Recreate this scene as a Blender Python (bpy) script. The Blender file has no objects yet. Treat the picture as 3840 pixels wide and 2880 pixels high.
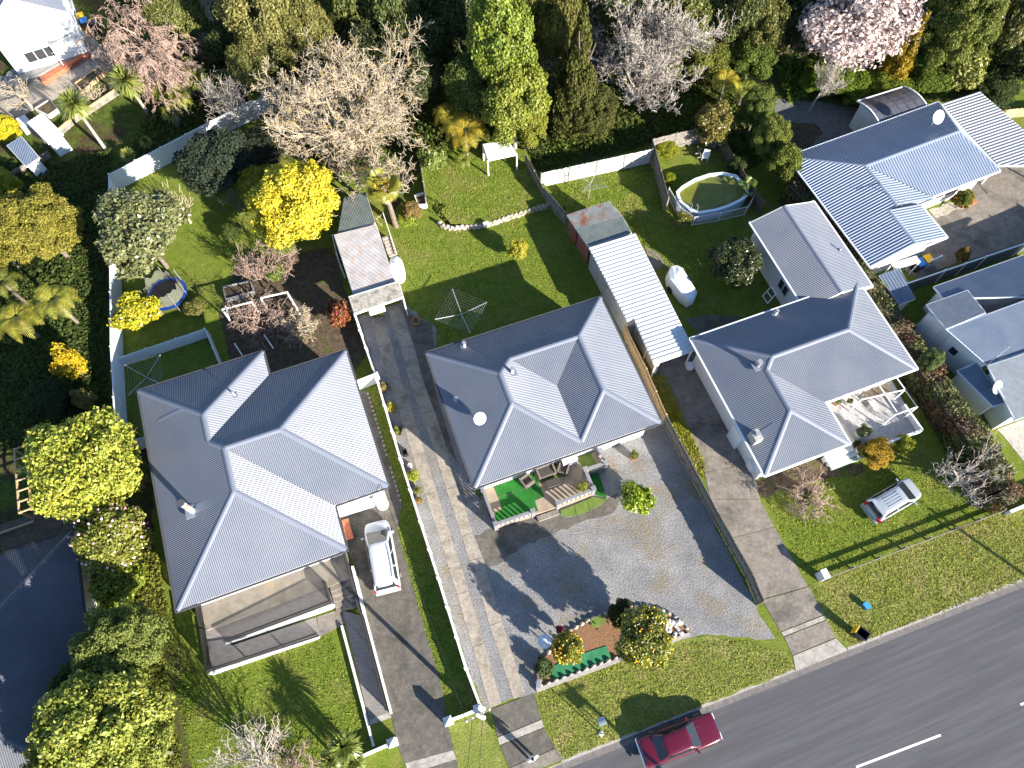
import bpy, bmesh, math, random
import numpy as np
from mathutils import Vector, Matrix
R = math.radians
rnd = random.Random(11)
scene = bpy.context.scene
col = scene.collection

# ------------------------------------------------------------------ camera
CAMH = 49.0
FPX = 2795.5                       # focal length in pixels of the 3840 px wide picture
_p, _r = R(65.01), R(-0.87)
_f = Vector((0, math.cos(_p), -math.sin(_p)))
_u = Vector((0, math.sin(_p), math.cos(_p)))
_x = Vector((1, 0, 0))
CX = _x * math.cos(_r) + _u * math.sin(_r)
CU = _u * math.cos(_r) - _x * math.sin(_r)
cam_d = bpy.data.cameras.new('camera')
cam = bpy.data.objects.new('camera', cam_d)
col.objects.link(cam)
cam_d.sensor_width = 36.0
cam_d.lens = 36.0 * FPX / 3840.0
cam_d.clip_end = 1500
cam.matrix_world = Matrix(((CX.x, CU.x, -_f.x, 0), (CX.y, CU.y, -_f.y, 0), (CX.z, CU.z, -_f.z, CAMH), (0, 0, 0, 1)))
scene.camera = cam

# ------------------------------------------------------------------ sky, sun, exposure
SUN_EL = R(22.0)
sun_from = Vector((0.749 * math.cos(SUN_EL), -0.663 * math.cos(SUN_EL), math.sin(SUN_EL)))
world = bpy.data.worlds.new('World')
scene.world = world
world.use_nodes = True
wn = world.node_tree
wn.nodes.clear()
w_out = wn.nodes.new('ShaderNodeOutputWorld')
w_bg = wn.nodes.new('ShaderNodeBackground')
w_sky = wn.nodes.new('ShaderNodeTexSky')
w_sky.sky_type = 'NISHITA'
w_sky.sun_disc = False
w_sky.sun_elevation = SUN_EL
w_sky.sun_rotation = math.atan2(sun_from.x, sun_from.y)
w_sky.altitude = 50
w_sky.air_density = 1.0
w_sky.dust_density = 0.2
w_sky.ozone_density = 3.0
w_bg.inputs['Strength'].default_value = 0.08
wn.links.new(w_sky.outputs[0], w_bg.inputs['Color'])
wn.links.new(w_bg.outputs[0], w_out.inputs['Surface'])
sun_d = bpy.data.lights.new('sun', 'SUN')
sun_d.energy = 5.0
sun_d.angle = R(0.5)
sun_d.color = (1.0, 0.92, 0.80)
sun = bpy.data.objects.new('sun', sun_d)
col.objects.link(sun)
sun.rotation_euler = (-sun_from).to_track_quat('-Z', 'Y').to_euler()
sun.location = (60, -50, 60)
scene.view_settings.view_transform = 'Standard'
scene.view_settings.look = 'None'
scene.view_settings.exposure = 1.85
scene.view_settings.gamma = 1.0
scene.view_settings.use_curve_mapping = False

# ------------------------------------------------------------------ survey helpers (picture point at a known height -> place)
def P(px, py, z=0.0):
    d = _f + CX * ((px - 1920) / FPX) - CU * ((py - 1440) / FPX)
    t = (z - CAMH) / d.z
    return Vector((d.x * t, d.y * t, z))
_ROW = (0, 700, 1420, 2130)
_COL = (0, 950, 1900, 2840)
def px(c, r, x, y):
    s = 1.269 if (r == 3 and c >= 2) else 2.212
    return (_COL[c] + x / s, _ROW[r] + y / s)
def T(c, r, x, y, z=0.0):
    return P(*px(c, r, x, y), z)
def zb5(x, y, z=0.0): return P(1780 + x / 2.266, 1700 + y / 2.266, z)
def zb7(x, y, z=0.0): return P(700 + x / 1.5875, 2050 + y / 1.5875, z)
def zb1(x, y, z=0.0): return P(1640 + x / 3.1725, 2580 + y / 3.1725, z)
def zb6(x, y, z=0.0): return P(1980 + x / 2.048, 2240 + y / 2.048, z)
def zb8(x, y, z=0.0): return P(3050 + x / 2.38, 1400 + y / 2.38, z)
def mpp(v):                        # metres per picture pixel at a place
    return (v - Vector((0, 0, CAMH))).dot(_f) / FPX
def on_plane(pxy, p0, n):
    d = _f + CX * ((pxy[0] - 1920) / FPX) - CU * ((pxy[1] - 1440) / FPX)
    o = Vector((0, 0, CAMH))
    return o + d * ((p0 - o).dot(n) / d.dot(n))
def plane_pts(pxs, zs):
    a, b, c = [P(*pxs[i], zs[i]) for i in range(3)]
    n = (b - a).cross(c - a).normalized()
    return [a, b, c] + [on_plane(q, a, n) for q in pxs[3:]]

# ------------------------------------------------------------------ materials
MATS = {}
def mat(name, c, c2=None, rough=0.85, metal=0.0, var=0.12, scale=3.0, bump=0.0, bscale=30.0, spec=0.3,
        c3=None, scale3=0.4, lo3=0.5, hi3=0.65, world_co=False, coat=0.0, stretch=None, fine=None):
    if name in MATS: return MATS[name]
    m = bpy.data.materials.new(name); m.use_nodes = True
    nt = m.node_tree; b = nt.nodes['Principled BSDF']; L = nt.links
    b.inputs['Roughness'].default_value = rough
    b.inputs['Metallic'].default_value = metal
    b.inputs['Specular IOR Level'].default_value = spec
    b.inputs['Coat Weight'].default_value = coat
    if world_co:
        src = nt.nodes.new('ShaderNodeNewGeometry').outputs['Position']
    else:
        src = nt.nodes.new('ShaderNodeTexCoord').outputs['Object']
    if stretch:
        mp = nt.nodes.new('ShaderNodeMapping'); mp.inputs['Scale'].default_value = stretch[:3]
        mp.inputs['Rotation'].default_value = (0, 0, stretch[3] if len(stretch) > 3 else 0)
        mp.vector_type = 'TEXTURE' if len(stretch) > 3 else 'POINT'
        L.new(src, mp.inputs['Vector']); src = mp.outputs['Vector']
    def noise(s, det=5.0, ro=0.6):
        n = nt.nodes.new('ShaderNodeTexNoise'); n.inputs['Scale'].default_value = s
        n.inputs['Detail'].default_value = det; n.inputs['Roughness'].default_value = ro
        L.new(src, n.inputs['Vector']); return n.outputs['Fac']
    def ramp(f, lo, hi):
        r = nt.nodes.new('ShaderNodeMapRange'); r.inputs['From Min'].default_value = lo; r.inputs['From Max'].default_value = hi
        L.new(f, r.inputs['Value']); return r.outputs['Result']
    def mix(f, a, bb):
        n = nt.nodes.new('ShaderNodeMix'); n.data_type = 'RGBA'
        L.new(f, n.inputs[0])
        for i, q in ((6, a), (7, bb)):
            if isinstance(q, tuple): n.inputs[i].default_value = (*q, 1)
            else: L.new(q, n.inputs[i])
        return n.outputs[2]
    if c2 is None:
        a = tuple(max(0, x * (1 - var)) for x in c); bb = tuple(min(1, x * (1 + var)) for x in c)
    else: a, bb = c, c2
    out = mix(ramp(noise(scale), 0.32, 0.68), a, bb)
    if c3: out = mix(ramp(noise(scale3, 6.0, 0.65), lo3, hi3), out, c3)
    if fine:
        vn = nt.nodes.new('ShaderNodeHueSaturation'); fr = nt.nodes.new('ShaderNodeMapRange')
        fr.inputs[1].default_value = 0.3; fr.inputs[2].default_value = 0.7; fr.inputs[3].default_value = 1 - fine[1]; fr.inputs[4].default_value = 1 + fine[1]
        L.new(noise(fine[0], 3.0, 0.75), fr.inputs[0]); L.new(fr.outputs[0], vn.inputs['Value']); L.new(out, vn.inputs['Color']); out = vn.outputs[0]
    L.new(out, b.inputs['Base Color'])
    if bump:
        bn = nt.nodes.new('ShaderNodeBump'); bn.inputs['Strength'].default_value = bump; bn.inputs['Distance'].default_value = 0.05
        L.new(noise(bscale, 4.0, 0.7), bn.inputs['Height']); L.new(bn.outputs[0], b.inputs['Normal'])
    MATS[name] = m
    return m

def leaf_mat(name, trans=0.3, rough=0.5, alt=None, altscale=0.6, lo=0.5, hi=0.6, spec=0.35):
    """foliage: the object's own colour, varied from leaf to leaf"""
    m = bpy.data.materials.new(name); m.use_nodes = True
    nt = m.node_tree; b = nt.nodes['Principled BSDF']; L = nt.links
    oi = nt.nodes.new('ShaderNodeObjectInfo'); ge = nt.nodes.new('ShaderNodeNewGeometry')
    cc = oi.outputs['Color']
    if alt:
        no = nt.nodes.new('ShaderNodeTexNoise'); no.inputs['Scale'].default_value = altscale; no.inputs['Detail'].default_value = 5
        L.new(ge.outputs['Position'], no.inputs['Vector'])
        mr = nt.nodes.new('ShaderNodeMapRange'); mr.inputs[1].default_value = lo; mr.inputs[2].default_value = hi
        L.new(no.outputs['Fac'], mr.inputs[0])
        mx = nt.nodes.new('ShaderNodeMix'); mx.data_type = 'RGBA'; L.new(mr.outputs[0], mx.inputs[0]); L.new(cc, mx.inputs[6]); mx.inputs[7].default_value = (*alt, 1)
        cc = mx.outputs[2]
    hs = nt.nodes.new('ShaderNodeHueSaturation')
    mv = nt.nodes.new('ShaderNodeMapRange'); mv.inputs[3].default_value = 0.62; mv.inputs[4].default_value = 1.45
    L.new(ge.outputs['Random Per Island'], mv.inputs[0]); L.new(mv.outputs[0], hs.inputs['Value'])
    wn_ = nt.nodes.new('ShaderNodeTexWhiteNoise'); wn_.noise_dimensions = '1D'; L.new(ge.outputs['Random Per Island'], wn_.inputs['W'])
    mh = nt.nodes.new('ShaderNodeMapRange'); mh.inputs[3].default_value = 0.475; mh.inputs[4].default_value = 0.525
    L.new(wn_.outputs['Value'], mh.inputs[0]); L.new(mh.outputs[0], hs.inputs['Hue'])
    L.new(cc, hs.inputs['Color'])
    L.new(hs.outputs[0], b.inputs['Base Color'])
    b.inputs['Roughness'].default_value = rough; b.inputs['Specular IOR Level'].default_value = spec
    tr = nt.nodes.new('ShaderNodeBsdfTranslucent'); L.new(hs.outputs[0], tr.inputs['Color'])
    ms = nt.nodes.new('ShaderNodeMixShader'); ms.inputs[0].default_value = trans
    L.new(b.outputs[0], ms.inputs[1]); L.new(tr.outputs[0], ms.inputs[2])
    L.new(ms.outputs[0], nt.nodes['Material Output'].inputs['Surface'])
    MATS[name] = m
    return m

def glass_mat(name, c=(0.03, 0.035, 0.04), rough=0.06):
    m = bpy.data.materials.new(name); m.use_nodes = True
    b = m.node_tree.nodes['Principled BSDF']
    b.inputs['Base Color'].default_value = (*c, 1); b.inputs['Roughness'].default_value = rough
    b.inputs['Specular IOR Level'].default_value = 0.7
    MATS[name] = m
    return m

# ------------------------------------------------------------------ object helpers
def wloc(o):
    v = Vector((0, 0, 0))
    while o is not None:
        v = v + o.location; o = o.parent
    return v
def thing(name, label, cat, loc=(0, 0, 0), group=None, rz=0.0):
    o = bpy.data.objects.new(name, None); col.objects.link(o)
    o.location = loc; o.rotation_euler = (0, 0, rz)
    o.empty_display_size = 0.2
    o['label'] = label; o['category'] = cat
    if group: o['group'] = group
    return o
def tag(o, label, cat, group=None):
    o['label'] = label; o['category'] = cat
    if group: o['group'] = group
    return o
def mobj(name, v, f, m, parent=None, smooth=False, kind=None):
    me = bpy.data.meshes.new(name)
    if parent is not None:
        w = wloc(parent); v = [(a[0] - w.x, a[1] - w.y, a[2] - w.z) for a in v]
    me.from_pydata([tuple(a) for a in v], [], f)
    me.materials.append(m)
    if smooth: me.polygons.foreach_set('use_smooth', [True] * len(me.polygons))
    me.update()
    o = bpy.data.objects.new(name, me); col.objects.link(o)
    if parent is not None: o.parent = parent
    if kind: o['kind'] = kind
    return o
def npobj(name, v, fs, m, parent=None, kind=None):
    """fast mesh of equal faces: v (n,3) array, fs = vertices per face, used in order"""
    me = bpy.data.meshes.new(name); n = len(v); nf = n // fs
    me.vertices.add(n); me.vertices.foreach_set('co', np.asarray(v, dtype=np.float32).ravel())
    me.loops.add(n); me.loops.foreach_set('vertex_index', np.arange(n, dtype=np.int32))
    me.polygons.add(nf); me.polygons.foreach_set('loop_start', np.arange(0, n, fs, dtype=np.int32))
    me.materials.append(m); me.update(calc_edges=True)
    if name.startswith('_'): return me
    o = bpy.data.objects.new(name, me); col.objects.link(o)
    if parent is not None: o.parent = parent
    if kind: o['kind'] = kind
    return o
def copy_tree(o, parent=None):
    c = o.copy(); col.objects.link(c); c.parent = parent
    for ch in o.children: copy_tree(ch, c)
    return c

def V3(p, z=None):
    return Vector((p[0], p[1], p[2] if z is None else z))
class MB:
    def __init__(s): s.v = []; s.f = []
    def add(s, v, f):
        k = len(s.v); s.v += [tuple(a) for a in v]; s.f += [tuple(i + k for i in q) for q in f]; return s
    def box(s, c, d, rz=0.0, tilt=None):
        hx, hy, hz = d[0] / 2, d[1] / 2, d[2] / 2
        M = Matrix.Rotation(rz, 3, 'Z')
        if tilt: M = M @ Matrix.Rotation(tilt[0], 3, tilt[1])
        c = Vector(c)
        vs = [c + M @ Vector((x * hx, y * hy, z * hz)) for z in (-1, 1) for x, y in ((-1, -1), (1, -1), (1, 1), (-1, 1))]
        return s.add(vs, [(3, 2, 1, 0), (4, 5, 6, 7), (0, 1, 5, 4), (1, 2, 6, 5), (2, 3, 7, 6), (3, 0, 4, 7)])
    def bar(s, a, b, w, h, up=Vector((0, 0, 1))):
        """square bar from a to b, w across, h high"""
        a = Vector(a); b = Vector(b); d = (b - a).normalized()
        sx = d.cross(up)
        if sx.length < 1e-3: sx = Vector((1, 0, 0))
        sx.normalize(); sz = sx.cross(d)
        vs = [q + sx * (i * w / 2) + sz * (j * h / 2) for q in (a, b) for i, j in ((-1, -1), (1, -1), (1, 1), (-1, 1))]
        return s.add(vs, [(0, 1, 2, 3), (7, 6, 5, 4), (4, 5, 1, 0), (5, 6, 2, 1), (6, 7, 3, 2), (7, 4, 0, 3)])
    def prism(s, poly, z0, z1):
        """poly: list of xy(z); z0/z1 numbers (or z1 None: use each point's own z)"""
        a = sum(poly[i][0] * poly[(i + 1) % len(poly)][1] - poly[(i + 1) % len(poly)][0] * poly[i][1] for i in range(len(poly)))
        if a < 0: poly = poly[::-1]
        n = len(poly)
        vs = [(p[0], p[1], z0) for p in poly] + [(p[0], p[1], p[2] if z1 is None else z1) for p in poly]
        return s.add(vs, [tuple(range(n - 1, -1, -1)), tuple(range(n, 2 * n))] + [(i, (i + 1) % n, n + (i + 1) % n, n + i) for i in range(n)])
    def slab(s, pts, th):
        """thin plate: 3d polygon pushed down by th"""
        a = sum(pts[i][0] * pts[(i + 1) % len(pts)][1] - pts[(i + 1) % len(pts)][0] * pts[i][1] for i in range(len(pts)))
        if a < 0: pts = pts[::-1]
        n = len(pts)
        vs = [(p[0], p[1], p[2] - th) for p in pts] + [tuple(p) for p in pts]
        return s.add(vs, [tuple(range(n - 1, -1, -1)), tuple(range(n, 2 * n))] + [(i, (i + 1) % n, n + (i + 1) % n, n + i) for i in range(n)])
    def tube(s, a, b, r0, r1=None, n=8, cap=True):
        if r1 is None: r1 = r0
        a = Vector(a); b = Vector(b); d = (b - a)
        if d.length < 1e-6: return s
        d.normalize()
        e = Vector((0, 0, 1)) if abs(d.z) < 0.9 else Vector((1, 0, 0))
        x = d.cross(e).normalized(); y = d.cross(x)
        k = len(s.v)
        for q, r in ((a, r0), (b, r1)):
            for i in range(n):
                t = 2 * math.pi * i / n
                w = q + x * (r * math.cos(t)) + y * (r * math.sin(t)); s.v.append((w.x, w.y, w.z))
        for i in range(n):
            j = (i + 1) % n; s.f.append((k + j, k + i, k + n + i, k + n + j))
        if cap:
            s.f.append(tuple(k + i for i in range(n))); s.f.append(tuple(k + n + i for i in range(n - 1, -1, -1)))
        return s
    def lathe(s, c, prof, n=16):
        """prof: (radius, z) from bottom to top"""
        k = len(s.v); c = Vector(c)
        for r, z in prof:
            for i in range(n):
                t = 2 * math.pi * i / n; s.v.append((c.x + r * math.cos(t), c.y + r * math.sin(t), c.z + z))
        for j in range(len(prof) - 1):
            for i in range(n):
                i2 = (i + 1) % n
                s.f.append((k + j * n + i, k + j * n + i2, k + (j + 1) * n + i2, k + (j + 1) * n + i))
        s.f.append(tuple(k + i for i in range(n - 1, -1, -1))); m = (len(prof) - 1) * n
        s.f.append(tuple(k + m + i for i in range(n)))
        return s
    def ball(s, c, r, n=8, m=6):
        c = Vector(c); rr = r if hasattr(r, '__len__') else (r, r, r)
        k = len(s.v)
        for j in range(1, m):
            a = math.pi * j / m
            for i in range(n):
                t = 2 * math.pi * i / n
                s.v.append((c.x + rr[0] * math.sin(a) * math.cos(t), c.y + rr[1] * math.sin(a) * math.sin(t), c.z + rr[2] * math.cos(a)))
        s.v.append((c.x, c.y, c.z + rr[2])); s.v.append((c.x, c.y, c.z - rr[2])); top = k + (m - 1) * n
        for j in range(m - 2):
            for i in range(n):
                i2 = (i + 1) % n; s.f.append((k + j * n + i2, k + j * n + i, k + (j + 1) * n + i, k + (j + 1) * n + i2))
        for i in range(n):
            i2 = (i + 1) % n; s.f.append((top, k + i, k + i2)); s.f.append((top + 1, k + (m - 2) * n + i2, k + (m - 2) * n + i))
        return s
    def build(s, name, m, parent=None, smooth=False, kind=None):
        return mobj(name, s.v, s.f, m, parent, smooth, kind)

def inset(poly, d):
    """inset a counter-clockwise polygon"""
    n = len(poly); out = []
    for i in range(n):
        p0, p1, p2 = [Vector((q[0], q[1])) for q in (poly[i - 1], poly[i], poly[(i + 1) % n])]
        e1 = (p1 - p0).normalized(); e2 = (p2 - p1).normalized()
        n1 = Vector((-e1.y, e1.x)); n2 = Vector((-e2.y, e2.x))
        den = 1 + n1.dot(n2)
        q = p1 + (n1 + n2) * (d / max(den, 0.2)); out.append((q.x, q.y))
    return out
def ccw(poly):
    a = sum(poly[i][0] * poly[(i + 1) % len(poly)][1] - poly[(i + 1) % len(poly)][0] * poly[i][1] for i in range(len(poly)))
    return list(poly) if a > 0 else list(poly)[::-1]
def structure(name, mb, m, parent=None):
    o = mb.build(name, m, parent)
    if parent is None: o['kind'] = 'structure'
    return o
def ragged(pts, step=0.45, amp=0.1, seed=3):
    """break long edges into short uneven ones, as turf and loose gravel end"""
    r_ = random.Random(seed); out = []; n = len(pts)
    for i in range(n):
        a, b = Vector((pts[i][0], pts[i][1], 0)), Vector((pts[(i + 1) % n][0], pts[(i + 1) % n][1], 0)); k = max(1, int((b - a).length / step))
        if k > 150: out.append(a); continue
        for j in range(k):
            q = a.lerp(b, j / k); w = amp if j else amp * .3
            out.append(q + Vector((r_.uniform(-w, w), r_.uniform(-w, w), 0)))
    return out
def sheet(name, pts, z, m, th=0.06, rag=0.0):
    if rag: pts = ragged(pts, amp=rag)
    mb = MB(); mb.prism([(p[0], p[1]) for p in pts], z - th, z)
    return structure(name, mb, m)

def corrugate(pts, pitch=0.12, amp=0.012, lift=0.0, sample=4, trapezoid=False):
    """ribbed sheet metal over a planar 3d polygon, ribs running down the slope"""
    pts = [Vector(p) for p in pts]
    n = Vector((0, 0, 0))
    for i in range(len(pts)):
        a, b = pts[i], pts[(i + 1) % len(pts)]
        n += Vector(((a.y - b.y) * (a.z + b.z), (a.z - b.z) * (a.x + b.x), (a.x - b.x) * (a.y + b.y)))
    n.normalize()
    if n.z < 0: n = -n
    return n, pts
def rib_mesh(mb, pts, pitch=0.12, amp=0.012, lift=0.0, run=None, trap=False):
    n, pts = corrugate(pts)
    if run is None:
        dn = Vector((0, 0, -1)) - n * (-n.z)
        dn = dn.normalized() if dn.length > 0.02 else Vector((0, 1, 0))
    else:
        dn = (run - n * run.dot(n)).normalized()
    ac = n.cross(dn).normalized(); o = pts[0]
    q = [((p - o).dot(ac), (p - o).dot(dn)) for p in pts]
    s0 = min(a for a, _ in q); s1 = max(a for a, _ in q)
    br = set()
    if trap:
        k = math.floor(s0 / pitch)
        while k * pitch < s1 + pitch:
            for fr in (0.0, 0.5, 0.62, 0.88): br.add(round((k + fr) * pitch, 5))
            k += 1
    else:
        step = pitch / 4; k = math.floor(s0 / step)
        while k * step < s1 + step: br.add(round(k * step, 5)); k += 1
    br = [b for b in br if s0 < b < s1] + [a for a, _ in q]
    br = sorted(set(round(b, 5) for b in br))
    def off(s):
        if trap:
            fr = (s / pitch) % 1.0
            if fr < 0.5 or fr > 0.999: return 0.0
            if fr < 0.62: return amp * (fr - 0.5) / 0.12
            if fr <= 0.88: return amp
            return amp * (1 - fr) / 0.12
        return amp * math.cos(2 * math.pi * s / pitch)
    def cuts(s):
        ys = []
        for i in range(len(q)):
            (a, b), (c, d) = q[i], q[(i + 1) % len(q)]
            if (a > s) != (c > s): ys.append(b + (d - b) * (s - a) / (c - a))
        return sorted(ys)
    w = lambda s, d: o + ac * s + dn * d + n * (off(s) + lift)
    for i in range(len(br) - 1):
        a, b = br[i], br[i + 1]
        if b - a < 1e-4: continue
        e = (b - a) * 1e-3
        ca, cb = cuts(a + e), cuts(b - e)
        if len(ca) != len(cb): continue
        for j in range(0, len(ca) - 1, 2):
            mb.add([w(a, ca[j]), w(a, ca[j + 1]), w(b, cb[j + 1]), w(b, cb[j])], [(0, 1, 2, 3)])
    return n
def ridge_cap(mb, a, b, w=0.2, up=0.035, dn=0.05):
    a = Vector(a); b = Vector(b); d = (b - a).normalized(); s = d.cross(Vector((0, 0, 1))).normalized()
    prof = ((-w, -dn), (-0.06, up), (0.06, up), (w, -dn))
    vs = [q + s * x + Vector((0, 0, z)) for q in (a, b) for x, z in prof]
    mb.add(vs, [(0, 1, 5, 4), (1, 2, 6, 5), (2, 3, 7, 6), (3, 0, 4, 7), (3, 2, 1, 0), (4, 5, 6, 7)])
class Fr:
    def __init__(s, o, ang):
        s.o = Vector((o[0], o[1])); a = R(ang); s.ang = a
        s.U = Vector((math.cos(a), math.sin(a))); s.W = Vector((-math.sin(a), math.cos(a)))
    def w(s, u, v, z=0.0):
        q = s.o + s.U * u + s.W * v; return Vector((q.x, q.y, z))
    def loc(s, p):
        d = Vector((p[0], p[1])) - s.o; return d.dot(s.U), d.dot(s.W)
# ------------------------------------------------------------------ palette
M_LAWN = mat('lawn_grass', (0.082, 0.120, 0.016), (0.140, 0.170, 0.027), rough=0.95, scale=1.6, bump=0.9, bscale=9, spec=0.05, fine=(9, 0.4),
             c3=(0.165, 0.150, 0.045), scale3=0.33, lo3=0.50, hi3=0.78, world_co=True)
M_VERGE = mat('dry_verge_grass', (0.115, 0.150, 0.028), (0.180, 0.190, 0.050), rough=0.95, scale=1.1, bump=0.9, bscale=9, spec=0.05, fine=(9, 0.4),
              c3=(0.25, 0.205, 0.095), scale3=0.55, lo3=0.52, hi3=0.72, world_co=True)
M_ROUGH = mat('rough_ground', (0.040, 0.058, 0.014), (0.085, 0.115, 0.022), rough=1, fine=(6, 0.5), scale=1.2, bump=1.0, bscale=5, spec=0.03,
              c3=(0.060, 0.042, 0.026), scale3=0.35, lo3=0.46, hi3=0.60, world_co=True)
M_SOIL = mat('garden_soil', (0.055, 0.042, 0.030), (0.115, 0.088, 0.058), rough=1, fine=(9, 0.5), scale=2.5, bump=0.9, bscale=12, spec=0.05,
             c3=(0.06, 0.085, 0.02), scale3=0.9, lo3=0.56, hi3=0.66, world_co=True)
M_LITTER = mat('leaf_litter', (0.14, 0.075, 0.042), (0.26, 0.15, 0.085), rough=1, scale=9, bump=0.8, bscale=14, spec=0.05, world_co=True)
M_ASPH = mat('asphalt', (0.066, 0.066, 0.074), (0.093, 0.092, 0.100), rough=0.9, scale=3, bump=0.35, bscale=60, spec=0.2,
             c3=(0.062, 0.061, 0.067), scale3=0.9, lo3=0.46, hi3=0.74, world_co=True, stretch=(14.0, 0.8, 1.0, R(19.9)))
M_CONC = mat('old_concrete', (0.15, 0.130, 0.110), (0.225, 0.200, 0.175), rough=0.95, scale=1.4, bump=0.25, bscale=40, spec=0.15,
             c3=(0.085, 0.078, 0.070), scale3=0.5, lo3=0.50, hi3=0.72, fine=(5, 0.22), world_co=True)
M_CONCD = mat('damp_concrete', (0.085, 0.078, 0.068), (0.135, 0.122, 0.105), rough=0.95, scale=1.8, bump=0.25, bscale=40, spec=0.15,
              c3=(0.062, 0.060, 0.048), scale3=0.6, lo3=0.5, hi3=0.7, fine=(5, 0.22), world_co=True)
M_CONCL = mat('pale_concrete', (0.27, 0.25, 0.225), (0.36, 0.335, 0.30), rough=0.95, scale=2.0, bump=0.15, bscale=40, spec=0.15,
              c3=(0.19, 0.175, 0.155), scale3=0.8, lo3=0.52, hi3=0.72, fine=(5, 0.22), world_co=True)
M_STRIP = mat('driveway_strip_concrete', (0.23, 0.20, 0.165), (0.31, 0.275, 0.23), rough=0.95, scale=1.6, bump=0.15, bscale=40, spec=0.15,
              c3=(0.12, 0.11, 0.09), scale3=0.7, lo3=0.52, hi3=0.74, fine=(5, 0.22), world_co=True)
M_GRAVEL = mat('grey_gravel', (0.150, 0.150, 0.156), (0.235, 0.230, 0.225), rough=1, scale=0.55, bump=1.0, bscale=9, spec=0.08, fine=(11, 0.45),
               c3=(0.185, 0.155, 0.11), scale3=0.38, lo3=0.50, hi3=0.68, world_co=True)
M_GRAVEL2 = mat('dark_gravel', (0.105, 0.104, 0.108), (0.18, 0.175, 0.17), rough=1, scale=3, bump=0.8, bscale=30, spec=0.1, world_co=True)
M_WHITE = mat('white_paint', (0.62, 0.63, 0.65), rough=0.6, var=0.05, scale=1.5)
M_WHITE2 = mat('weathered_white_paint', (0.52, 0.52, 0.51), (0.70, 0.70, 0.69), rough=0.7, scale=1.2, c3=(0.36, 0.35, 0.33), scale3=1.5, lo3=0.6, hi3=0.75)
M_BLUEW = mat('pale_grey_fence', (0.60, 0.64, 0.68), rough=0.55, var=0.05, scale=1.0)
M_MARK = mat('road_marking_paint', (0.66, 0.66, 0.64), (0.78, 0.78, 0.76), rough=0.8, scale=8)
M_KERB = mat('kerb_concrete', (0.25, 0.23, 0.215), (0.36, 0.335, 0.315), rough=0.95, scale=4, bump=0.2, bscale=30, world_co=True)
M_CHAN = mat('channel_concrete', (0.105, 0.098, 0.096), (0.16, 0.148, 0.14), rough=0.95, scale=4, bump=0.2, bscale=30, world_co=True)
M_WOOD = mat('weathered_timber', (0.125, 0.112, 0.095), (0.235, 0.215, 0.19), rough=0.9, scale=3, bump=0.2, bscale=25)
M_WOODT = mat('tan_timber', (0.37, 0.255, 0.135), (0.50, 0.36, 0.21), rough=0.85, scale=3, bump=0.2, bscale=25)
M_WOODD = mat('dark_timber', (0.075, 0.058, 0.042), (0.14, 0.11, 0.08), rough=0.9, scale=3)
M_BLACK = mat('black_metal', (0.022, 0.021, 0.023), rough=0.5, var=0.1)
M_DARK = mat('dark_grey_paint', (0.06, 0.06, 0.065), rough=0.6)
M_GALV = mat('galvanised_steel', (0.42, 0.43, 0.44), rough=0.45, metal=0.6, var=0.1)
M_BRICK = mat('red_brick_paint', (0.29, 0.085, 0.045), (0.40, 0.135, 0.075), rough=0.85, scale=4)
M_STONE = mat('garden_stone', (0.22, 0.19, 0.155), (0.40, 0.365, 0.315), rough=0.95, scale=5, bump=0.3, bscale=20)
M_STONEW = mat('pale_stone', (0.45, 0.43, 0.41), (0.60, 0.585, 0.565), rough=0.95, scale=5, bump=0.3, bscale=20)
M_TURF = mat('artificial_turf', (0.006, 0.085, 0.008), (0.013, 0.125, 0.013), rough=0.9, scale=2.0, bump=0.3, bscale=40, c3=(0.02, 0.07, 0.012), scale3=0.8)
M_TURF2 = mat('olive_turf', (0.075, 0.12, 0.022), (0.125, 0.175, 0.035), rough=0.9, scale=2.0, bump=0.3, bscale=30)
M_GNET = mat('green_weed_mat', (0.018, 0.12, 0.055), (0.035, 0.19, 0.085), rough=0.8, scale=3, bump=0.4, bscale=8)
GLASS = glass_mat('window_glass')
CGLASS = glass_mat('car_glass', (0.02, 0.025, 0.03), 0.04)

# ------------------------------------------------------------------ terrain, road, kerb
k0, k1 = T(2, 3, 250, 930), T(3, 3, 1269, 55)
kd = (k1 - k0); kd.z = 0; kd.normalize(); kn = Vector((-kd.y, kd.x, 0))         # along the kerb / away from the road
KA, KB = k0 - kd * 120, k1 + kd * 120
mb = MB(); mb.add([(-200, -160, -0.124), (240, -160, -0.124), (240, 260, -0.124), (-200, 260, -0.124)], [(0, 1, 2, 3)])
structure('ground', mb, M_ROUGH)
mb = MB(); mb.prism([KA - kn * 0.3, KB - kn * 0.3, KB - kn * 9.3, KA - kn * 9.3], -0.3, -0.115)
structure('road', mb, M_ASPH)
mb = MB(); mb.prism([KA + kn * 0.0, KB + kn * 0.0, KB + kn * 200, KA + kn * 200], -0.3, 0.0)
structure('lawn', mb, M_LAWN)
mb = MB(); mb.prism([KA - kn * 0.02, KB - kn * 0.02, KB - kn * 0.42, KA - kn * 0.42], -0.3, -0.105)
structure('gutter_channel', mb, M_CHAN)
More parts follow.
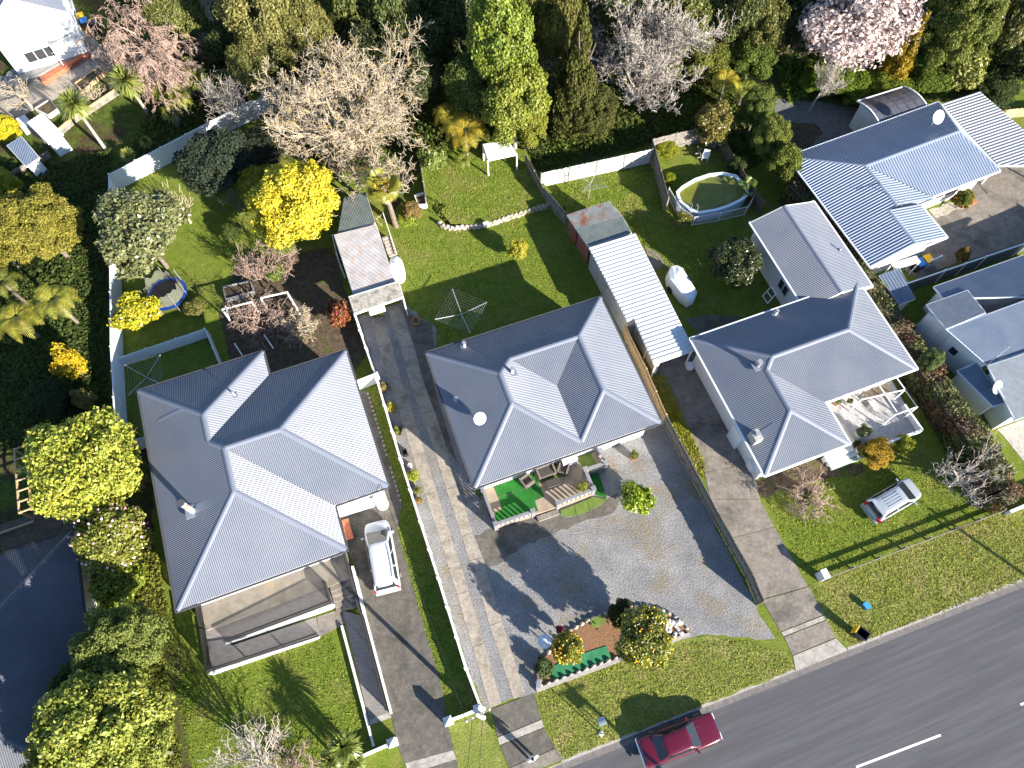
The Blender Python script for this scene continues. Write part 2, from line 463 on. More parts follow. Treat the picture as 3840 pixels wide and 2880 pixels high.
# kerb, lowered where the driveways cross
def along(p): return (Vector((p[0], p[1], 0)) - k0).dot(kd)
cross = []
for a, b in ((zb1(830, 1000), T(2, 3, 262, 925)), (T(3, 3, 180, 500), T(3, 3, 432, 388)), (zb1(-330, 1500), zb1(150, 1300))):
    cross.append((along(a), along(b)))
cross.sort()
def kerb_piece(a, b, h):
    mb = MB(); A = k0 + kd * a; B = k0 + kd * b
    mb.prism([A + kn * 0.12, B + kn * 0.12, B - kn * 0.06, A - kn * 0.06], -0.3, h)
    structure('kerb', mb, M_KERB)
s = -70.0
for a, b in cross:
    kerb_piece(s, a, 0.012); kerb_piece(a, b, -0.085); s = b
kerb_piece(s, 75, 0.012)
# verge beyond the front boundary
mb = MB(); V0, V1 = k0 + kd * 14.5, k0 + kd * 60
mb.prism(ragged([T(3, 3, 240, 85), T(3, 2, 590, 1650), T(3, 2, 2060, 1085), P(4400, 1660), k0 + kd * 45 + kn * 0.1, T(3, 3, 436, 382) + kn * .08, T(3, 3, 366, 322), T(3, 3, 320, 240)], amp=.06), -0.1, 0.012)
structure('roadside_verge', mb, M_VERGE)
mb = MB(); mb.prism(ragged([T(2, 3, 132, 600), T(2, 3, 500, 440), T(2, 3, 780, 350), T(2, 3, 880, 330), T(2, 3, 960, 325), T(2, 3, 1050, 350), T(2, 3, 1150, 345), T(2, 3, 1200, 370), T(2, 3, 1269, 390), T(3, 3, 130, 395), T(3, 3, 160, 430), T(3, 3, 182, 488) + kn * .06, T(2, 3, 262, 922) + kn * .06], amp=.07), -0.1, 0.016)
structure('roadside_verge', mb, M_VERGE)
mb = MB(); mb.prism([T(1, 3, 1610, 1300), T(1, 3, 1905, 1240), zb1(560, 400), zb1(640, 470), zb1(730, 700), zb1(850, 990), zb1(500, 1140) , zb1(260, 1000), zb1(210, 800), zb1(140, 470)], -0.1, 0.012)
structure('roadside_verge', mb, M_VERGE)
# centre line dashes
m0, m1, m2 = T(3, 3, 470, 948, -.1), T(3, 3, 873, 795, -.1), T(3, 3, 1240, 627, -.1)
md = (m1 - m0).normalized(); gap = (m2 - m1).dot(md); DASH = 5.6
for k in range(-3, 4):
    a = m1 + md * (k * (gap + DASH)); 
    mb = MB(); mn = Vector((-md.y, md.x, 0)) * 0.06; b = a - md * DASH
    mb.prism([a + mn, b + mn, b - mn, a - mn], -0.114, -0.109)
    structure('lane_marking', mb, M_MARK)

# ------------------------------------------------------------------ sheets of ground inside the lots
def S(name, pts, z, m): return sheet(name, pts, z, m, rag=0.13 if name in ('bush_floor', 'garden_soil', 'gravel_court', 'gravel_bed', 'path') else 0.0)
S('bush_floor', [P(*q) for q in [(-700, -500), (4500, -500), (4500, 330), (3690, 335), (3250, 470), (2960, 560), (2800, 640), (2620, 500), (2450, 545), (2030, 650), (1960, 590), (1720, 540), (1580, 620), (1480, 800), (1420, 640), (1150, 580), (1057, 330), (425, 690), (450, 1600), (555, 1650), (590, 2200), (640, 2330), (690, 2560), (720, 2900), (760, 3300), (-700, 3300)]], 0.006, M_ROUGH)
S('garden_soil', [P(*q) for q in [(820, 1190), (880, 1000), (1020, 960), (1240, 930), (1330, 1180), (1380, 1320), (1310, 1420), (1000, 1430), (880, 1400)]], 0.012, M_SOIL)
S('garden_soil', [P(*q) for q in [(1180, 600), (1250, 560), (1390, 560), (1420, 620), (1330, 640), (1240, 640)]], 0.018, M_LITTER)
# driveway of the left house
S('driveway', [T(1, 2, 885, 110), T(1, 2, 945, 95), T(1, 2, 1120, 650), T(1, 2, 1235, 1030), T(1, 2, 1195, 1280), T(1, 3, 1280, 0), T(1, 3, 1430, 540), T(1, 3, 1560, 960), T(1, 3, 1610, 1300), T(1, 3, 1712, 1700), T(1, 3, 1780, 1900), T(1, 3, 1390, 2050), T(1, 3, 1270, 1659), T(1, 3, 1200, 1480), T(1, 3, 1150, 1240), T(1, 3, 980, 600), T(1, 3, 850, 0), T(1, 2, 780, 1420), T(1, 2, 640, 1050)], 0.02, M_CONCD)
S('footpath', [T(1, 3, 1262, 1620), T(1, 3, 1655, 1512), T(1, 3, 1685, 1585), T(1, 3, 1285, 1710)], 0.026, M_CONCL)
# gravel court of the middle house
S('gravel_court', [P(*q) for q in [(1340, 1190), (1510, 1130), (1640, 1240), (1620, 1360), (1780, 1830), (1860, 1990), (1800, 1860), (2475, 1560), (2835, 2272), (2905, 2392), (2806, 2392), (2656, 2378), (2570, 2394), (2400, 2440), (2000, 2600), (1850, 2650), (1812, 2660), (1650, 2200), (1405, 1400)]], 0.014, M_GRAVEL)
def strip(pairs, name='driveway_strip'):
    """concrete wheel track cast in bays: each bay a slab of its own"""
    for i in range(len(pairs) - 1):
        (a, b), (c, d) = pairs[i], pairs[i + 1]
        e = (c - a).normalized() * 0.02
        mb = MB(); mb.prism([a + e, b + e, d - e, c - e], -0.05, 0.03)
        structure(name, mb, M_STRIP)
def tp(c, r, *q): return [(T(c, r, a, b), T(c, r, c2, d)) for a, b, c2, d in q]
strip(tp(1, 1, (975, 1100, 1075, 1070), (1040, 1330, 1145, 1300)) + tp(1, 2, (1120, 0, 1225, 0), (1205, 250, 1310, 230), (1320, 640, 1420, 610), (1425, 965, 1520, 935), (1560, 1365, 1645, 1335)) + tp(1, 3, (1620, 0, 1730, 0), (1692, 222, 1785, 190), (1820, 660, 1915, 620), (1965, 1165, 2058, 1125)))
strip(tp(1, 1, (1120, 1020, 1205, 1000), (1225, 1340, 1330, 1310)) + tp(1, 2, (1290, 0, 1400, 0), (1390, 290, 1500, 260), (1480, 530, 1580, 510), (1600, 920, 1692, 890), (1730, 1310, 1820, 1275)) + tp(1, 3, (1790, -60, 1905, -85), (1870, 150, 1962, 115), (1960, 480, 2060, 440), (2160, 1090, 2255, 1045)))
S('driveway_apron', [T(1, 1, 1235, 1010), T(1, 1, 1345, 1090), T(1, 1, 1480, 1130), T(1, 1, 1500, 1340), T(1, 2, 1480, 0), T(1, 2, 1600, 400), T(1, 2, 1700, 720), T(1, 2, 1600, 560), T(1, 2, 1500, 265), T(1, 2, 1405, 0), T(1, 1, 1335, 1320)], 0.021, M_CONCD)
# path around the middle house's front steps
S('path', [zb5(170, 640), zb5(520, 540), zb5(545, 580), zb5(720, 520), zb5(770, 555), zb5(1060, 440), zb5(1130, 395), zb5(1215, 330), zb5(1225, 430), zb5(1180, 500), zb5(1000, 560), zb5(560, 720), zb5(300, 860), zb5(180, 950), zb5(60, 960), zb5(0, 700)], 0.024, M_CONCD)
def bays(name, pts, m, z=0.022):
    for i in range(len(pts) - 1):
        (a, b), (c, d) = pts[i], pts[i + 1]; e = (c - a).normalized() * 0.015
        mb = MB(); mb.prism([a + e, b + e, d - e, c - e], -0.05, z); structure(name, mb, m)
# crossings
bays('driveway', [(zb1(640, 250), zb1(1140, 60)), (zb1(715, 585), zb1(1240, 372))], M_CONCD)
bays('footpath', [(zb1(715, 590), zb1(1240, 375)), (zb1(745, 682), zb1(1270, 468))], M_CONCL)
bays('driveway', [(zb1(745, 685), zb1(1270, 470)), (zb1(860, 950), zb1(1400, 715))], M_CONCD)
bays('crossing', [(zb1(860, 952), zb1(1400, 718)), (zb1(905, 1085), zb1(1500, 850))], M_CONC)
# driveway of the right house
bays('driveway', [(T(2, 1, 1180, 1380), T(2, 1, 1600, 1230)), (T(2, 2, 1290, 0), T(2, 2, 1660, -60)), (T(2, 2, 1440, 350), T(2, 2, 1850, 400)), (T(2, 2, 1640, 780), T(2, 2, 2030, 700)), (T(2, 2, 1690, 1000), T(3, 2, 20, 1000)), (T(2, 2, 1850, 1330), T(3, 2, 140, 1230)), (T(3, 3, 20, 150), T(3, 3, 240, 88))], M_CONC)
bays('driveway', [(T(3, 3, 22, 152), T(3, 3, 242, 90)), (T(3, 3, 112, 302), T(3, 3, 318, 222))], M_CONC)
bays('footpath', [(T(3, 3, 114, 304), T(3, 3, 320, 224)), (T(3, 3, 126, 326), T(3, 3, 328, 246))], M_CONCL)
bays('driveway', [(T(3, 3, 127, 328), T(3, 3, 329, 248)), (T(3, 3, 168, 416), T(3, 3, 372, 332))], M_CONC)
bays('crossing', [(T(3, 3, 169, 418), T(3, 3, 373, 334)), (T(3, 3, 184, 494), T(3, 3, 428, 390))], M_CONCL)
S('patio', [T(2, 1, 1480, 1100), T(2, 1, 1680, 1060), T(2, 1, 1960, 1080), T(2, 1, 1600, 1230)], 0.02, M_CONCD)
S('patio', [T(2, 1, 1145, 490), T(2, 1, 1280, 570), T(2, 1, 1305, 640), T(2, 1, 1260, 690), T(2, 1, 1200, 660)], 0.02, M_CONC)
# court of the house behind
S('driveway', [T(3, 0, 1700, 1640), T(3, 0, 1900, 1440), T(3, 0, 2212, 1300), P(4050, 560), P(4050, 940), T(3, 1, 2212, 480), T(3, 1, 1640, 640), T(3, 1, 1330, 760), T(3, 1, 1200, 690), T(3, 1, 1480, 430), T(3, 1, 1440, 240)], 0.02, M_CONC)
S('gravel_bed', [T(3, 1, 1420, 195), T(3, 1, 1600, 130), T(3, 1, 1740, 165), T(3, 1, 1480, 260)], 0.035, M_STONE)
S('gravel_court', [T(3, 0, 150, 820), T(3, 0, 640, 860), T(3, 0, 830, 900), T(3, 0, 840, 1010), T(3, 0, 720, 1140), T(3, 0, 260, 1290), T(3, 0, 140, 1000)], 0.02, M_GRAVEL2)
S('garden_soil', [T(3, 0, 240, 1010), T(3, 0, 480, 1030), T(3, 0, 540, 1110), T(3, 0, 420, 1230), T(3, 0, 270, 1210)], 0.04, M_SOIL)
S('patio', [T(3, 2, 1990, 420), T(3, 2, 2230, 330), P(3990, 1560), P(3990, 1790), T(3, 2, 2212, 690), T(3, 2, 2060, 500)], 0.02, M_CONCL)
S('garden_soil', [T(3, 2, -40, 880), T(3, 2, 200, 730), T(3, 2, 560, 640), T(3, 2, 630, 760), T(3, 2, 880, 690), T(3, 2, 850, 800), T(3, 2, 420, 860), T(3, 2, 50, 990)], 0.012, M_SOIL)
# far left neighbour's paving
S('patio', [T(0, 0, 700, 260), T(0, 0, 800, 340), T(0, 0, 980, 530), T(0, 0, 860, 620), T(0, 0, 250, 930), T(0, 0, 100, 1000), T(0, 0, -100, 880), T(0, 0, -60, 640), T(0, 0, 300, 600)], 0.02, M_STRIP)
S('path', [T(0, 0, 540, 90), T(0, 0, 470, -20), T(0, 0, 570, -40), T(0, 0, 760, 230), T(0, 0, 700, 260)], 0.018, M_SOIL)
# raised back lawn of the middle lot
mb = MB(); mb.prism([T(1, 0, 1385, 1370), T(1, 0, 1700, 1130), P(1972, 579), P(2036, 700), P(2120, 790), T(2, 1, 360, 165), T(2, 1, 0, 275), T(1, 1, 1980, 330), T(1, 1, 1770, 340), T(1, 1, 1640, 330), T(1, 1, 1560, 240), T(1, 1, 1600, 180), T(1, 0, 1430, 1640)], -0.2, 0.45)
structure('upper_lawn', mb, M_LAWN)
# ------------------------------------------------------------------ houses
M_ROOF = mat('grey_corrugated_roof', (0.118, 0.134, 0.172), (0.150, 0.164, 0.200), rough=0.45, metal=0.1, scale=0.35, spec=0.4, c3=(0.165, 0.170, 0.19), scale3=.25, lo3=.5, hi3=.8)
M_ROOFD = mat('charcoal_corrugated_roof', (0.058, 0.064, 0.084), (0.080, 0.086, 0.108), rough=0.55, metal=0.1, scale=0.5, spec=0.4)
M_CAP = mat('roof_ridge_metal', (0.150, 0.166, 0.212), rough=0.5, metal=0.0, var=0.05, scale=0.6, spec=0.3)
M_ROOF4 = mat('pale_blue_ribbed_roof', (0.185, 0.225, 0.30), (0.225, 0.265, 0.34), rough=0.4, metal=0.15, scale=0.5, spec=0.45)
M_ROOFW = mat('white_ribbed_roof', (0.50, 0.51, 0.54), rough=0.5, var=0.05, scale=0.8, c3=(0.40, 0.39, 0.39), scale3=.6, lo3=.55, hi3=.8)
M_ROOF5 = mat('blue_grey_roof', (0.10, 0.13, 0.185), (0.135, 0.165, 0.22), rough=0.45, metal=0.1, scale=0.7)
M_RUST = mat('rusty_iron', (0.16, 0.175, 0.17), (0.24, 0.25, 0.245), rough=0.8, scale=2, c3=(0.19, 0.06, 0.028), scale3=0.9, lo3=0.48, hi3=0.62)
M_GREENI = mat('green_iron', (0.10, 0.125, 0.12), (0.155, 0.18, 0.175), rough=0.75, scale=2, c3=(0.15, 0.09, 0.05), scale3=1.0, lo3=0.58, hi3=0.68)
M_OLDI = mat('old_garage_iron', (0.25, 0.235, 0.24), (0.37, 0.355, 0.36), rough=0.7, scale=1.2, c3=(0.30, 0.20, 0.145), scale3=1.6, lo3=0.55, hi3=0.70)
M_LICHEN = mat('lichened_concrete_roof', (0.16, 0.15, 0.13), (0.30, 0.285, 0.255), rough=1, scale=5, bump=0.3, bscale=20, c3=(0.10, 0.095, 0.085), scale3=2.0)
M_WALL = mat('white_weatherboard', (0.66, 0.66, 0.66), rough=0.7, var=0.05, scale=1.0)
M_CREAM = mat('cream_wall', (0.62, 0.54, 0.41), rough=0.8, var=0.07, scale=1.5)
M_REDW = mat('red_fibre_wall', (0.20, 0.075, 0.05), (0.28, 0.115, 0.08), rough=0.9, scale=2)
M_GREYW = mat('grey_block_wall', (0.24, 0.235, 0.225), (0.36, 0.35, 0.335), rough=0.95, scale=2, bump=0.2)

class House:
    def __init__(h, name, label, org, ang, z0, t, eave, planes, caps, rmat=M_ROOF, cmat=M_CAP, wmat=M_WALL, inset_d=0.55,
                 pitch=0.12, amp=0.02, trap=False, gutter=M_DARK, base=0.0, cat='house', walls=True):
        h.fr = Fr(org, ang); h.z0 = z0; h.t = t
        c = h.fr.w(sum(p[0] for p in eave) / len(eave), sum(p[1] for p in eave) / len(eave), 0)
        h.o = thing(name, label, cat, c)
        h.planes = [[h.fr.w(u, v, z0 + t * hh) for u, v, hh in pl] for pl in planes]
        for pl in h.planes:
            mb = MB(); rib_mesh(mb, pl, pitch, amp, trap=trap); mb.build('roof_slope', rmat, h.o)
        for a, b in caps:
            mb = MB(); ridge_cap(mb, h.fr.w(a[0], a[1], z0 + t * a[2]), h.fr.w(b[0], b[1], z0 + t * b[2]), .19, .03, .045); mb.build('ridge_cap', cmat, h.o)
        e = ccw([tuple(p) for p in eave]); n = len(e); h.eave = e
        go = inset(e, -0.07)
        for i in range(n):
            a, b = go[i], go[(i + 1) % n]
            mb = MB(); mb.bar(h.fr.w(*a, z0 - 0.055), h.fr.w(*b, z0 - 0.055), 0.12, 0.11); mb.build('gutter', gutter, h.o)
        mb = MB(); sf = inset(e, 0.02); mb.add([h.fr.w(*q, z0 - 0.06) for q in sf], [tuple(range(n - 1, -1, -1))]); mb.build('soffit', M_WHITE, h.o)
        h.foot = inset(e, inset_d)
        if walls:
            mb = MB(); mb.prism([h.fr.w(*q) for q in h.foot], -0.1, z0 - 0.07); mb.build('wall', wmat, h.o)
    def zat(h, x, y):
        for pl in h.planes:
            ins = False; n = len(pl)
            for i in range(n):
                a, b = pl[i], pl[(i + 1) % n]
                if (a.y > y) != (b.y > y) and x < a.x + (b.x - a.x) * (y - a.y) / (b.y - a.y): ins = not ins
            if ins:
                nn = (pl[1] - pl[0]).cross(pl[2] - pl[0])
                if abs(nn.z) < 1e-6: nn = (pl[2] - pl[0]).cross(pl[3] - pl[0])
                return pl[0].z - (nn.x * (x - pl[0].x) + nn.y * (y - pl[0].y)) / nn.z, nn.normalized() * (1 if nn.z > 0 else -1)
        return h.z0, Vector((0, 0, 1))
    def at(h, q):
        z = h.z0 + 0.6
        for _ in range(25):
            p = P(*q, z); z2, n = h.zat(p.x, p.y); z = z * 0.5 + z2 * 0.5
        return P(*q, z), n
    def flue(h, q, ht, r=0.1, m=None, cap=True, cowl=None):
        p, n = h.at(q); mb = MB()
        mb.tube(p - Vector((0, 0, 0.1)), p + Vector((0, 0, ht)), r, n=12); o = mb.build('flue', m or M_GALV, h.o)
        mb = MB(); mb.box(p + n * 0.03, (r * 5, r * 5, 0.05), h.fr.ang); mb.build('flashing', M_CAP, o)
        if cap:
            mb = MB(); mb.tube(p + Vector((0, 0, ht)), p + Vector((0, 0, ht + 0.12)), r * 1.35, n=12); mb.build('cowl', cowl or M_GALV, o)
        return o
    def dish(h, q, r, az, arm=0.7):
        p, n = h.at(q); mb = MB(); top = p + Vector((0, 0, arm))
        mb.tube(p, top, 0.03, n=6); pole = mb.build('dish_mount', M_GALV, h.o)
        ax = Vector((math.sin(az) * 0.75, math.cos(az) * 0.75, 0.66)).normalized()
        x = ax.cross(Vector((0, 0, 1))).normalized(); y = ax.cross(x)
        mb = MB(); N = 20; rings = 5; vs = []
        for off in (0.0, -0.03):
            for j in range(1, rings + 1):
                for i in range(N):
                    t_ = 2 * math.pi * i / N; rr = r * j / rings
                    vs.append(top + x * rr * math.cos(t_) + y * rr * math.sin(t_) * 1.08 + ax * (0.35 * rr * rr / r + 0.06 + off))
            vs.append(top + ax * (0.06 + off))
        half = rings * N + 1; fs = []
        for b, fl in ((0, 0), (half, 1)):
            for i in range(N):
                i2 = (i + 1) % N
                q3 = (b + half - 1, b + i, b + i2); fs.append(q3 if not fl else q3[::-1])
                for j in range(rings - 1):
                    q4 = (b + j * N + i, b + (j + 1) * N + i, b + (j + 1) * N + i2, b + j * N + i2); fs.append(q4 if not fl else q4[::-1])
        k = (rings - 1) * N
        for i in range(N):
            i2 = (i + 1) % N; fs.append((k + i, half + k + i, half + k + i2, k + i2))
        mb.add(vs, fs); d = mb.build('satellite_dish', M_WHITE, h.o, smooth=False)
        mb = MB(); tip = top + ax * (r * 0.95) - y * 0.05
        mb.tube(top + y * r * 0.95 + ax * 0.3 * r, tip, 0.015, n=5); mb.box(tip, (0.1, 0.06, 0.06)); mb.build('feed_arm', M_GALV, d)
    def aerial(h, q, ht=1.6, az=0.5):
        p, n = h.at(q); mb = MB(); tp_ = p + Vector((0, 0, ht)); mb.tube(p, tp_, 0.022, n=6)
        d = Vector((math.cos(az), math.sin(az), 0)); e = Vector((-d.y, d.x, 0))
        mb.tube(tp_ - d * 0.7, tp_ + d * 0.7, 0.016, n=5)
        for k in range(7):
            c = tp_ + d * (-0.65 + k * 0.21); L = 0.42 - 0.03 * k; mb.tube(c - e * L, c + e * L, 0.011, n=4)
        mb.build('television_aerial', M_GALV, h.o)
    def flash(h, qs):
        pts = [h.at(q)[0] + Vector((0, 0, 0.03)) for q in qs]
        mb = MB(); mb.slab(pts, 0.02); mb.build('flashing', M_CAP, h.o)
    def window(h, a, b, z0, z1, frame=M_WHITE, pane=None, panes=2, depth=0.06):
        """a,b world xy on the wall face, seen from outside with a on the left"""
        wall_window(h.o, a, b, z0, z1, frame, pane, panes, depth)
def wall_window(parent, a, b, z0, z1, frame=M_WHITE, pane=None, panes=2, depth=0.06):
    a = Vector((a[0], a[1], 0)); b = Vector((b[0], b[1], 0)); d = (b - a).normalized(); n = Vector((d.y, -d.x, 0))
    fw = 0.06; L = (b - a).length
    mb = MB()
    up = Vector((0, 0, 1))
    for zz in (z0 + fw / 2, z1 - fw / 2): mb.bar(a + n * depth / 2 + up * zz, b + n * depth / 2 + up * zz, depth, fw)
    for k in range(panes + 1):
        c = a + d * (fw / 2 + (L - fw) * k / panes) + n * depth / 2
        mb.box(c + up * (z0 + z1) / 2, (fw, depth * 0.98, z1 - z0 - 2 * fw), math.atan2(d.y, d.x))
    w = mb.build('window', frame, parent)
    for k in range(panes):
        s0 = a + d * (fw + (L - fw) * k / panes); s1 = a + d * ((L - fw) * (k + 1) / panes); mb = MB()
        mb.add([s0 + n * 0.02 + up * (z0 + fw), s1 + n * 0.02 + up * (z0 + fw), s1 + n * 0.02 + up * (z1 - fw), s0 + n * 0.02 + up * (z1 - fw)], [(0, 1, 2, 3)])
        mb.build('pane', pane or GLASS, w)

def caps_from(vs, *edges):
    return [(vs[a], vs[b]) for a, b in edges]

# --- left house
g = dict(SW=(.2, 0, 0), SE=(10.5, 0, 0), c=(10.5, 2.95, 0), BR=(14, 2.95, 0), TR=(14, 13.25, 0), b=(8.65, 13.25, 0), a=(8.65, 15.2, 0), TL=(.2, 15.2, 0),
         s=(5.35, 5.15, 5.15), m=(5.35, 8.1, 5.15), ra=(4.425, 9.025, 4.225), r=(4.425, 10.975, 4.225), ne=(8.85, 8.1, 5.15))
pl = lambda s: [g[k] for k in s.split()]
H1 = House('hip_roof_house', 'white house with an L-shaped grey iron roof and black-railed ramps in front', (-20.115, 6.647), 19.6, 3.7, 0.42,
           [g[k][:2] for k in 'SW SE c BR TR b a TL'.split()],
           [pl('SW s m ra r TL'), pl('TL r a'), pl('a r ra b'), pl('b ra m ne TR'), pl('TR ne BR'), pl('BR ne m c'), pl('c m s SE'), pl('SE s SW')],
           caps_from(g, ('SW', 's'), ('SE', 's'), ('s', 'm'), ('m', 'ra'), ('ra', 'r'), ('r', 'TL'), ('r', 'a'), ('m', 'ne'), ('ne', 'TR'), ('ne', 'BR')))
p1 = px(0, 2, 1600, 1100); H1.flue(p1, 1.75, 0.17, mat('flue_white', (0.6, 0.58, 0.55), rough=0.5), cowl=M_DARK)
_fp, _ = H1.at(p1); mb = MB(); mb.tube(_fp + Vector((0, 0, 1.0)), _fp + Vector((0, 0, 1.35)), 0.176, n=12); mb.build('flue_band', mat('flue_brown', (0.30, 0.17, 0.10)), H1.o)
H1.flue(px(0, 2, 1950, 140), 0.5, 0.06, M_WHITE)
H1.flash([px(0, 2, 1310, 340), px(0, 2, 1500, 245), px(0, 2, 1530, 258), px(0, 2, 1310, 365)])
H1.flash([px(0, 2, 1630, 1040), px(0, 2, 1940, 890), px(0, 2, 1940, 950), px(0, 2, 1600, 1130)])
# --- middle house
g = dict(A=(0, 10.25, 0), B=(13, 10.25, 0), C=(13, 0, 0), D=(0, 0, 0), r1=(10, 7.25, 3), r2=(5, 7.25, 3), r3=(4, 6.25, 4), r5=(4, 4, 4), r4=(10, 3, 3), v=(7.5, .5, .5), v2=(7.5, 4.75, .5))
H2 = House('hip_roof_house', 'low house with grey iron roof folded into a central valley, turfed porch in front', (-2.49, 14.06), 19.2, 3.35, 0.42,
           [g[k][:2] for k in 'D C B A'.split()],
           [pl('A r3 r2 r1 B'), pl('B r1 r4 C'), pl('C r4 v r5 D'), pl('D r5 r3 A'), pl('r3 r5 v v2 r2'), pl('r2 v2 r1'), pl('r1 v2 v r4')],
           caps_from(g, ('A', 'r3'), ('r3', 'r2'), ('r2', 'r1'), ('r1', 'B'), ('r1', 'r4'), ('r4', 'C'), ('r4', 'v'), ('v', 'r5'), ('r5', 'D'), ('r5', 'r3')))
H2.flue(px(1, 1, 2147, 1545), 0.6, 0.11, M_WHITE)
H2.flue(px(1, 1, 1752, 1330), 0.55, 0.1, M_WHITE)
H2.flue(px(1, 2, 1685, 190), 0.4, 0.12, M_GALV)
H2.dish(px(1, 2, 1875, 350), 0.42, R(150), 0.55)
# --- right house
g = dict(SW=(0, 0, 0), j=(6.2, 0, 0), i=(6.2, 3.1, 0), SE=(13.35, 3.1, 0), NE=(13.35, 10.6, 0), TL=(0, 10.6, 0), s=(3.1, 3.1, 3.1), w=(3.1, 6.2, 3.1), nw=(3.75, 6.85, 3.75), n=(9.6, 6.85, 3.75))
H3 = House('hip_roof_house', 'white house with grey L-shaped iron roof and a pale deck beside the hedge', (16.101, 14.639), 19.8, 3.2, 0.42,
           [g[k][:2] for k in 'SW j i SE NE TL'.split()],
           [pl('SW s w nw TL'), pl('TL nw n NE'), pl('NE n SE'), pl('SE n nw w i'), pl('i w s j'), pl('j s SW')],
           caps_from(g, ('SW', 's'), ('j', 's'), ('s', 'w'), ('w', 'nw'), ('nw', 'TL'), ('nw', 'n'), ('n', 'NE'), ('n', 'SE')), gutter=M_WHITE)
H3.flue(px(2, 1, 2080, 1490), 0.6, 0.13, M_GALV)
H3.flash([px(2, 1, 1990, 1505), px(2, 1, 2140, 1440), px(2, 1, 2150, 1470), px(2, 1, 2010, 1530)])
H3.flue(px(3, 1, 148, 1062), 0.5, 0.09, M_WHITE)
_p, _n = H3.at(px(2, 2, 2050, 500)); mb = MB(); mb.box(_p + Vector((0, 0, 0.3)), (0.55, 0.75, 0.9), H3.fr.ang); ch = mb.build('chimney', M_GREYW, H3.o)
mb = MB(); mb.tube(_p + Vector((0, 0, 0.75)), _p + Vector((0, 0, 1.0)), 0.15, n=10); mb.build('chimney_pot', M_GALV, ch)
H3.flash([px(2, 2, 2095, 440), px(2, 2, 2212, 365), px(2, 2, 2212, 450), px(2, 2, 2085, 520)])
# --- house behind the hedge, ribbed roof
g = dict(TL=(0, 11.3, 0), TR=(14.4, 11.3, 0), SE=(14.4, 3.65, 0), e=(12.7, 7.45, 3.8), w=(4, 7.45, 3.85), i=(8, 3.45, 0), k1=(4, 3.3, 4), k2=(3.35, 3.3, 3.35), k3=(3.35, 0, 3.35), z=(0, 0, 0),
         i2=(8, 3.3, 0), l1=(6.7, 3.3, 0), l0=(6.7, 0, 0))
g['TR'] = (14.4, 11.3, 0); g['w'] = (4, 7.45, 4); g['e'] = (12.7, 7.45, 4)
H4 = House('ribbed_roof_house', 'white house with pale blue ribbed roof and a dish, behind the long hedge', (26.478, 30.541), 22.4, 2.9, 0.30,
           [(0, 0), (6.7, 0), (6.7, 3.3), (8, 3.3), (8, 3.55), (14.4, 3.55), (14.4, 11.3), (0, 11.3)],
           [pl('TL w k1 k2 k3 z'), [g['k1'], g['w'], (8, 3.45, 0), (8, 3.3, 0)], [g['k2'], (6.7, 3.3, 0), g['l0'], g['k3']]], caps_from(g, ('TL', 'w'), ('w', 'e'), ('w', 'k1'), ('k2', 'k3'), ('e', 'SE'), ('e', 'TR')),
           rmat=M_ROOF4, cmat=M_ROOF4, pitch=0.23, amp=0.045, trap=True, gutter=M_BLUEW)
for pts in ([(0, 11.3, 0), (14.4, 11.3, 0), (12.7, 7.45, 4), (4, 7.45, 4)], [(14.4, 3.55, 0), (12.7, 7.45, 4), (4, 7.45, 4), (8, 3.55, 0)], [(14.4, 11.3, 0), (14.4, 3.55, 0), (12.7, 7.45, 4)]):
    q = [H4.fr.w(u, v, 2.9 + 0.3 * hh) for u, v, hh in pts]
    mb = MB(); rib_mesh(mb, q, 0.23, 0.045, trap=True); mb.build('roof_slope', M_ROOF4, H4.o); H4.planes.append(q)
# the stepped south gable
mb = MB(); a = H4.fr
mb.prism([a.w(0.5, 0.45), a.w(6.2, 0.45), a.w(6.2, 0.75), a.w(0.5, 0.75)], -0.1, 2.9)
mb.add([a.w(0.5, 0.3, 2.8), a.w(6.2, 0.3, 2.8), a.w(3.35, 0.3, 3.82), a.w(0.5, 0.5, 2.8), a.w(6.2, 0.5, 2.8), a.w(3.35, 0.5, 3.82)], [(0, 1, 2), (5, 4, 3), (0, 3, 4, 1), (1, 4, 5, 2), (2, 5, 3, 0)])
mb.build('gable_wall', M_WALL, H4.o)
for (u0, h0), (u1, h1) in (((0, 0), (3.35, 3.35)), ((3.35, 3.35), (6.7, 0))):
    mb = MB(); mb.bar(a.w(u0, 0.0, 2.9 + .3 * h0 - .08), a.w(u1, 0.0, 2.9 + .3 * h1 - .08), 0.05, 0.2); mb.build('barge_board', M_WHITE, H4.o)
H4.dish(px(3, 0, 1440, 1040), 0.5, R(165), 0.9)
H4.aerial(px(3, 1, 1190, 160), 1.3, 0.9)
H4.window(a.w(9.2, 4.1), a.w(11.9, 4.1), 1.0, 2.3)
mb = MB(); mb.prism([a.w(12.2, 3.4), a.w(13.6, 3.4), a.w(13.6, 4.1), a.w(12.2, 4.1)], 0, 0.5); mb.prism([a.w(12.2, 2.9), a.w(13.6, 2.9), a.w(13.6, 3.38), a.w(12.2, 3.38)], 0, 0.25); mb.build('entrance_steps', M_BRICK, H4.o)
mb = MB()
for k in range(9): mb.tube(a.w(13.75, 2.9 + k * .15, 0.3), a.w(13.75, 2.9 + k * .15, 1.3), 0.015, n=5)
mb.bar(a.w(13.75, 2.8, 1.3), a.w(13.75, 4.2, 1.3), 0.05, 0.05); mb.build('entrance_railing', M_DARK, H4.o)
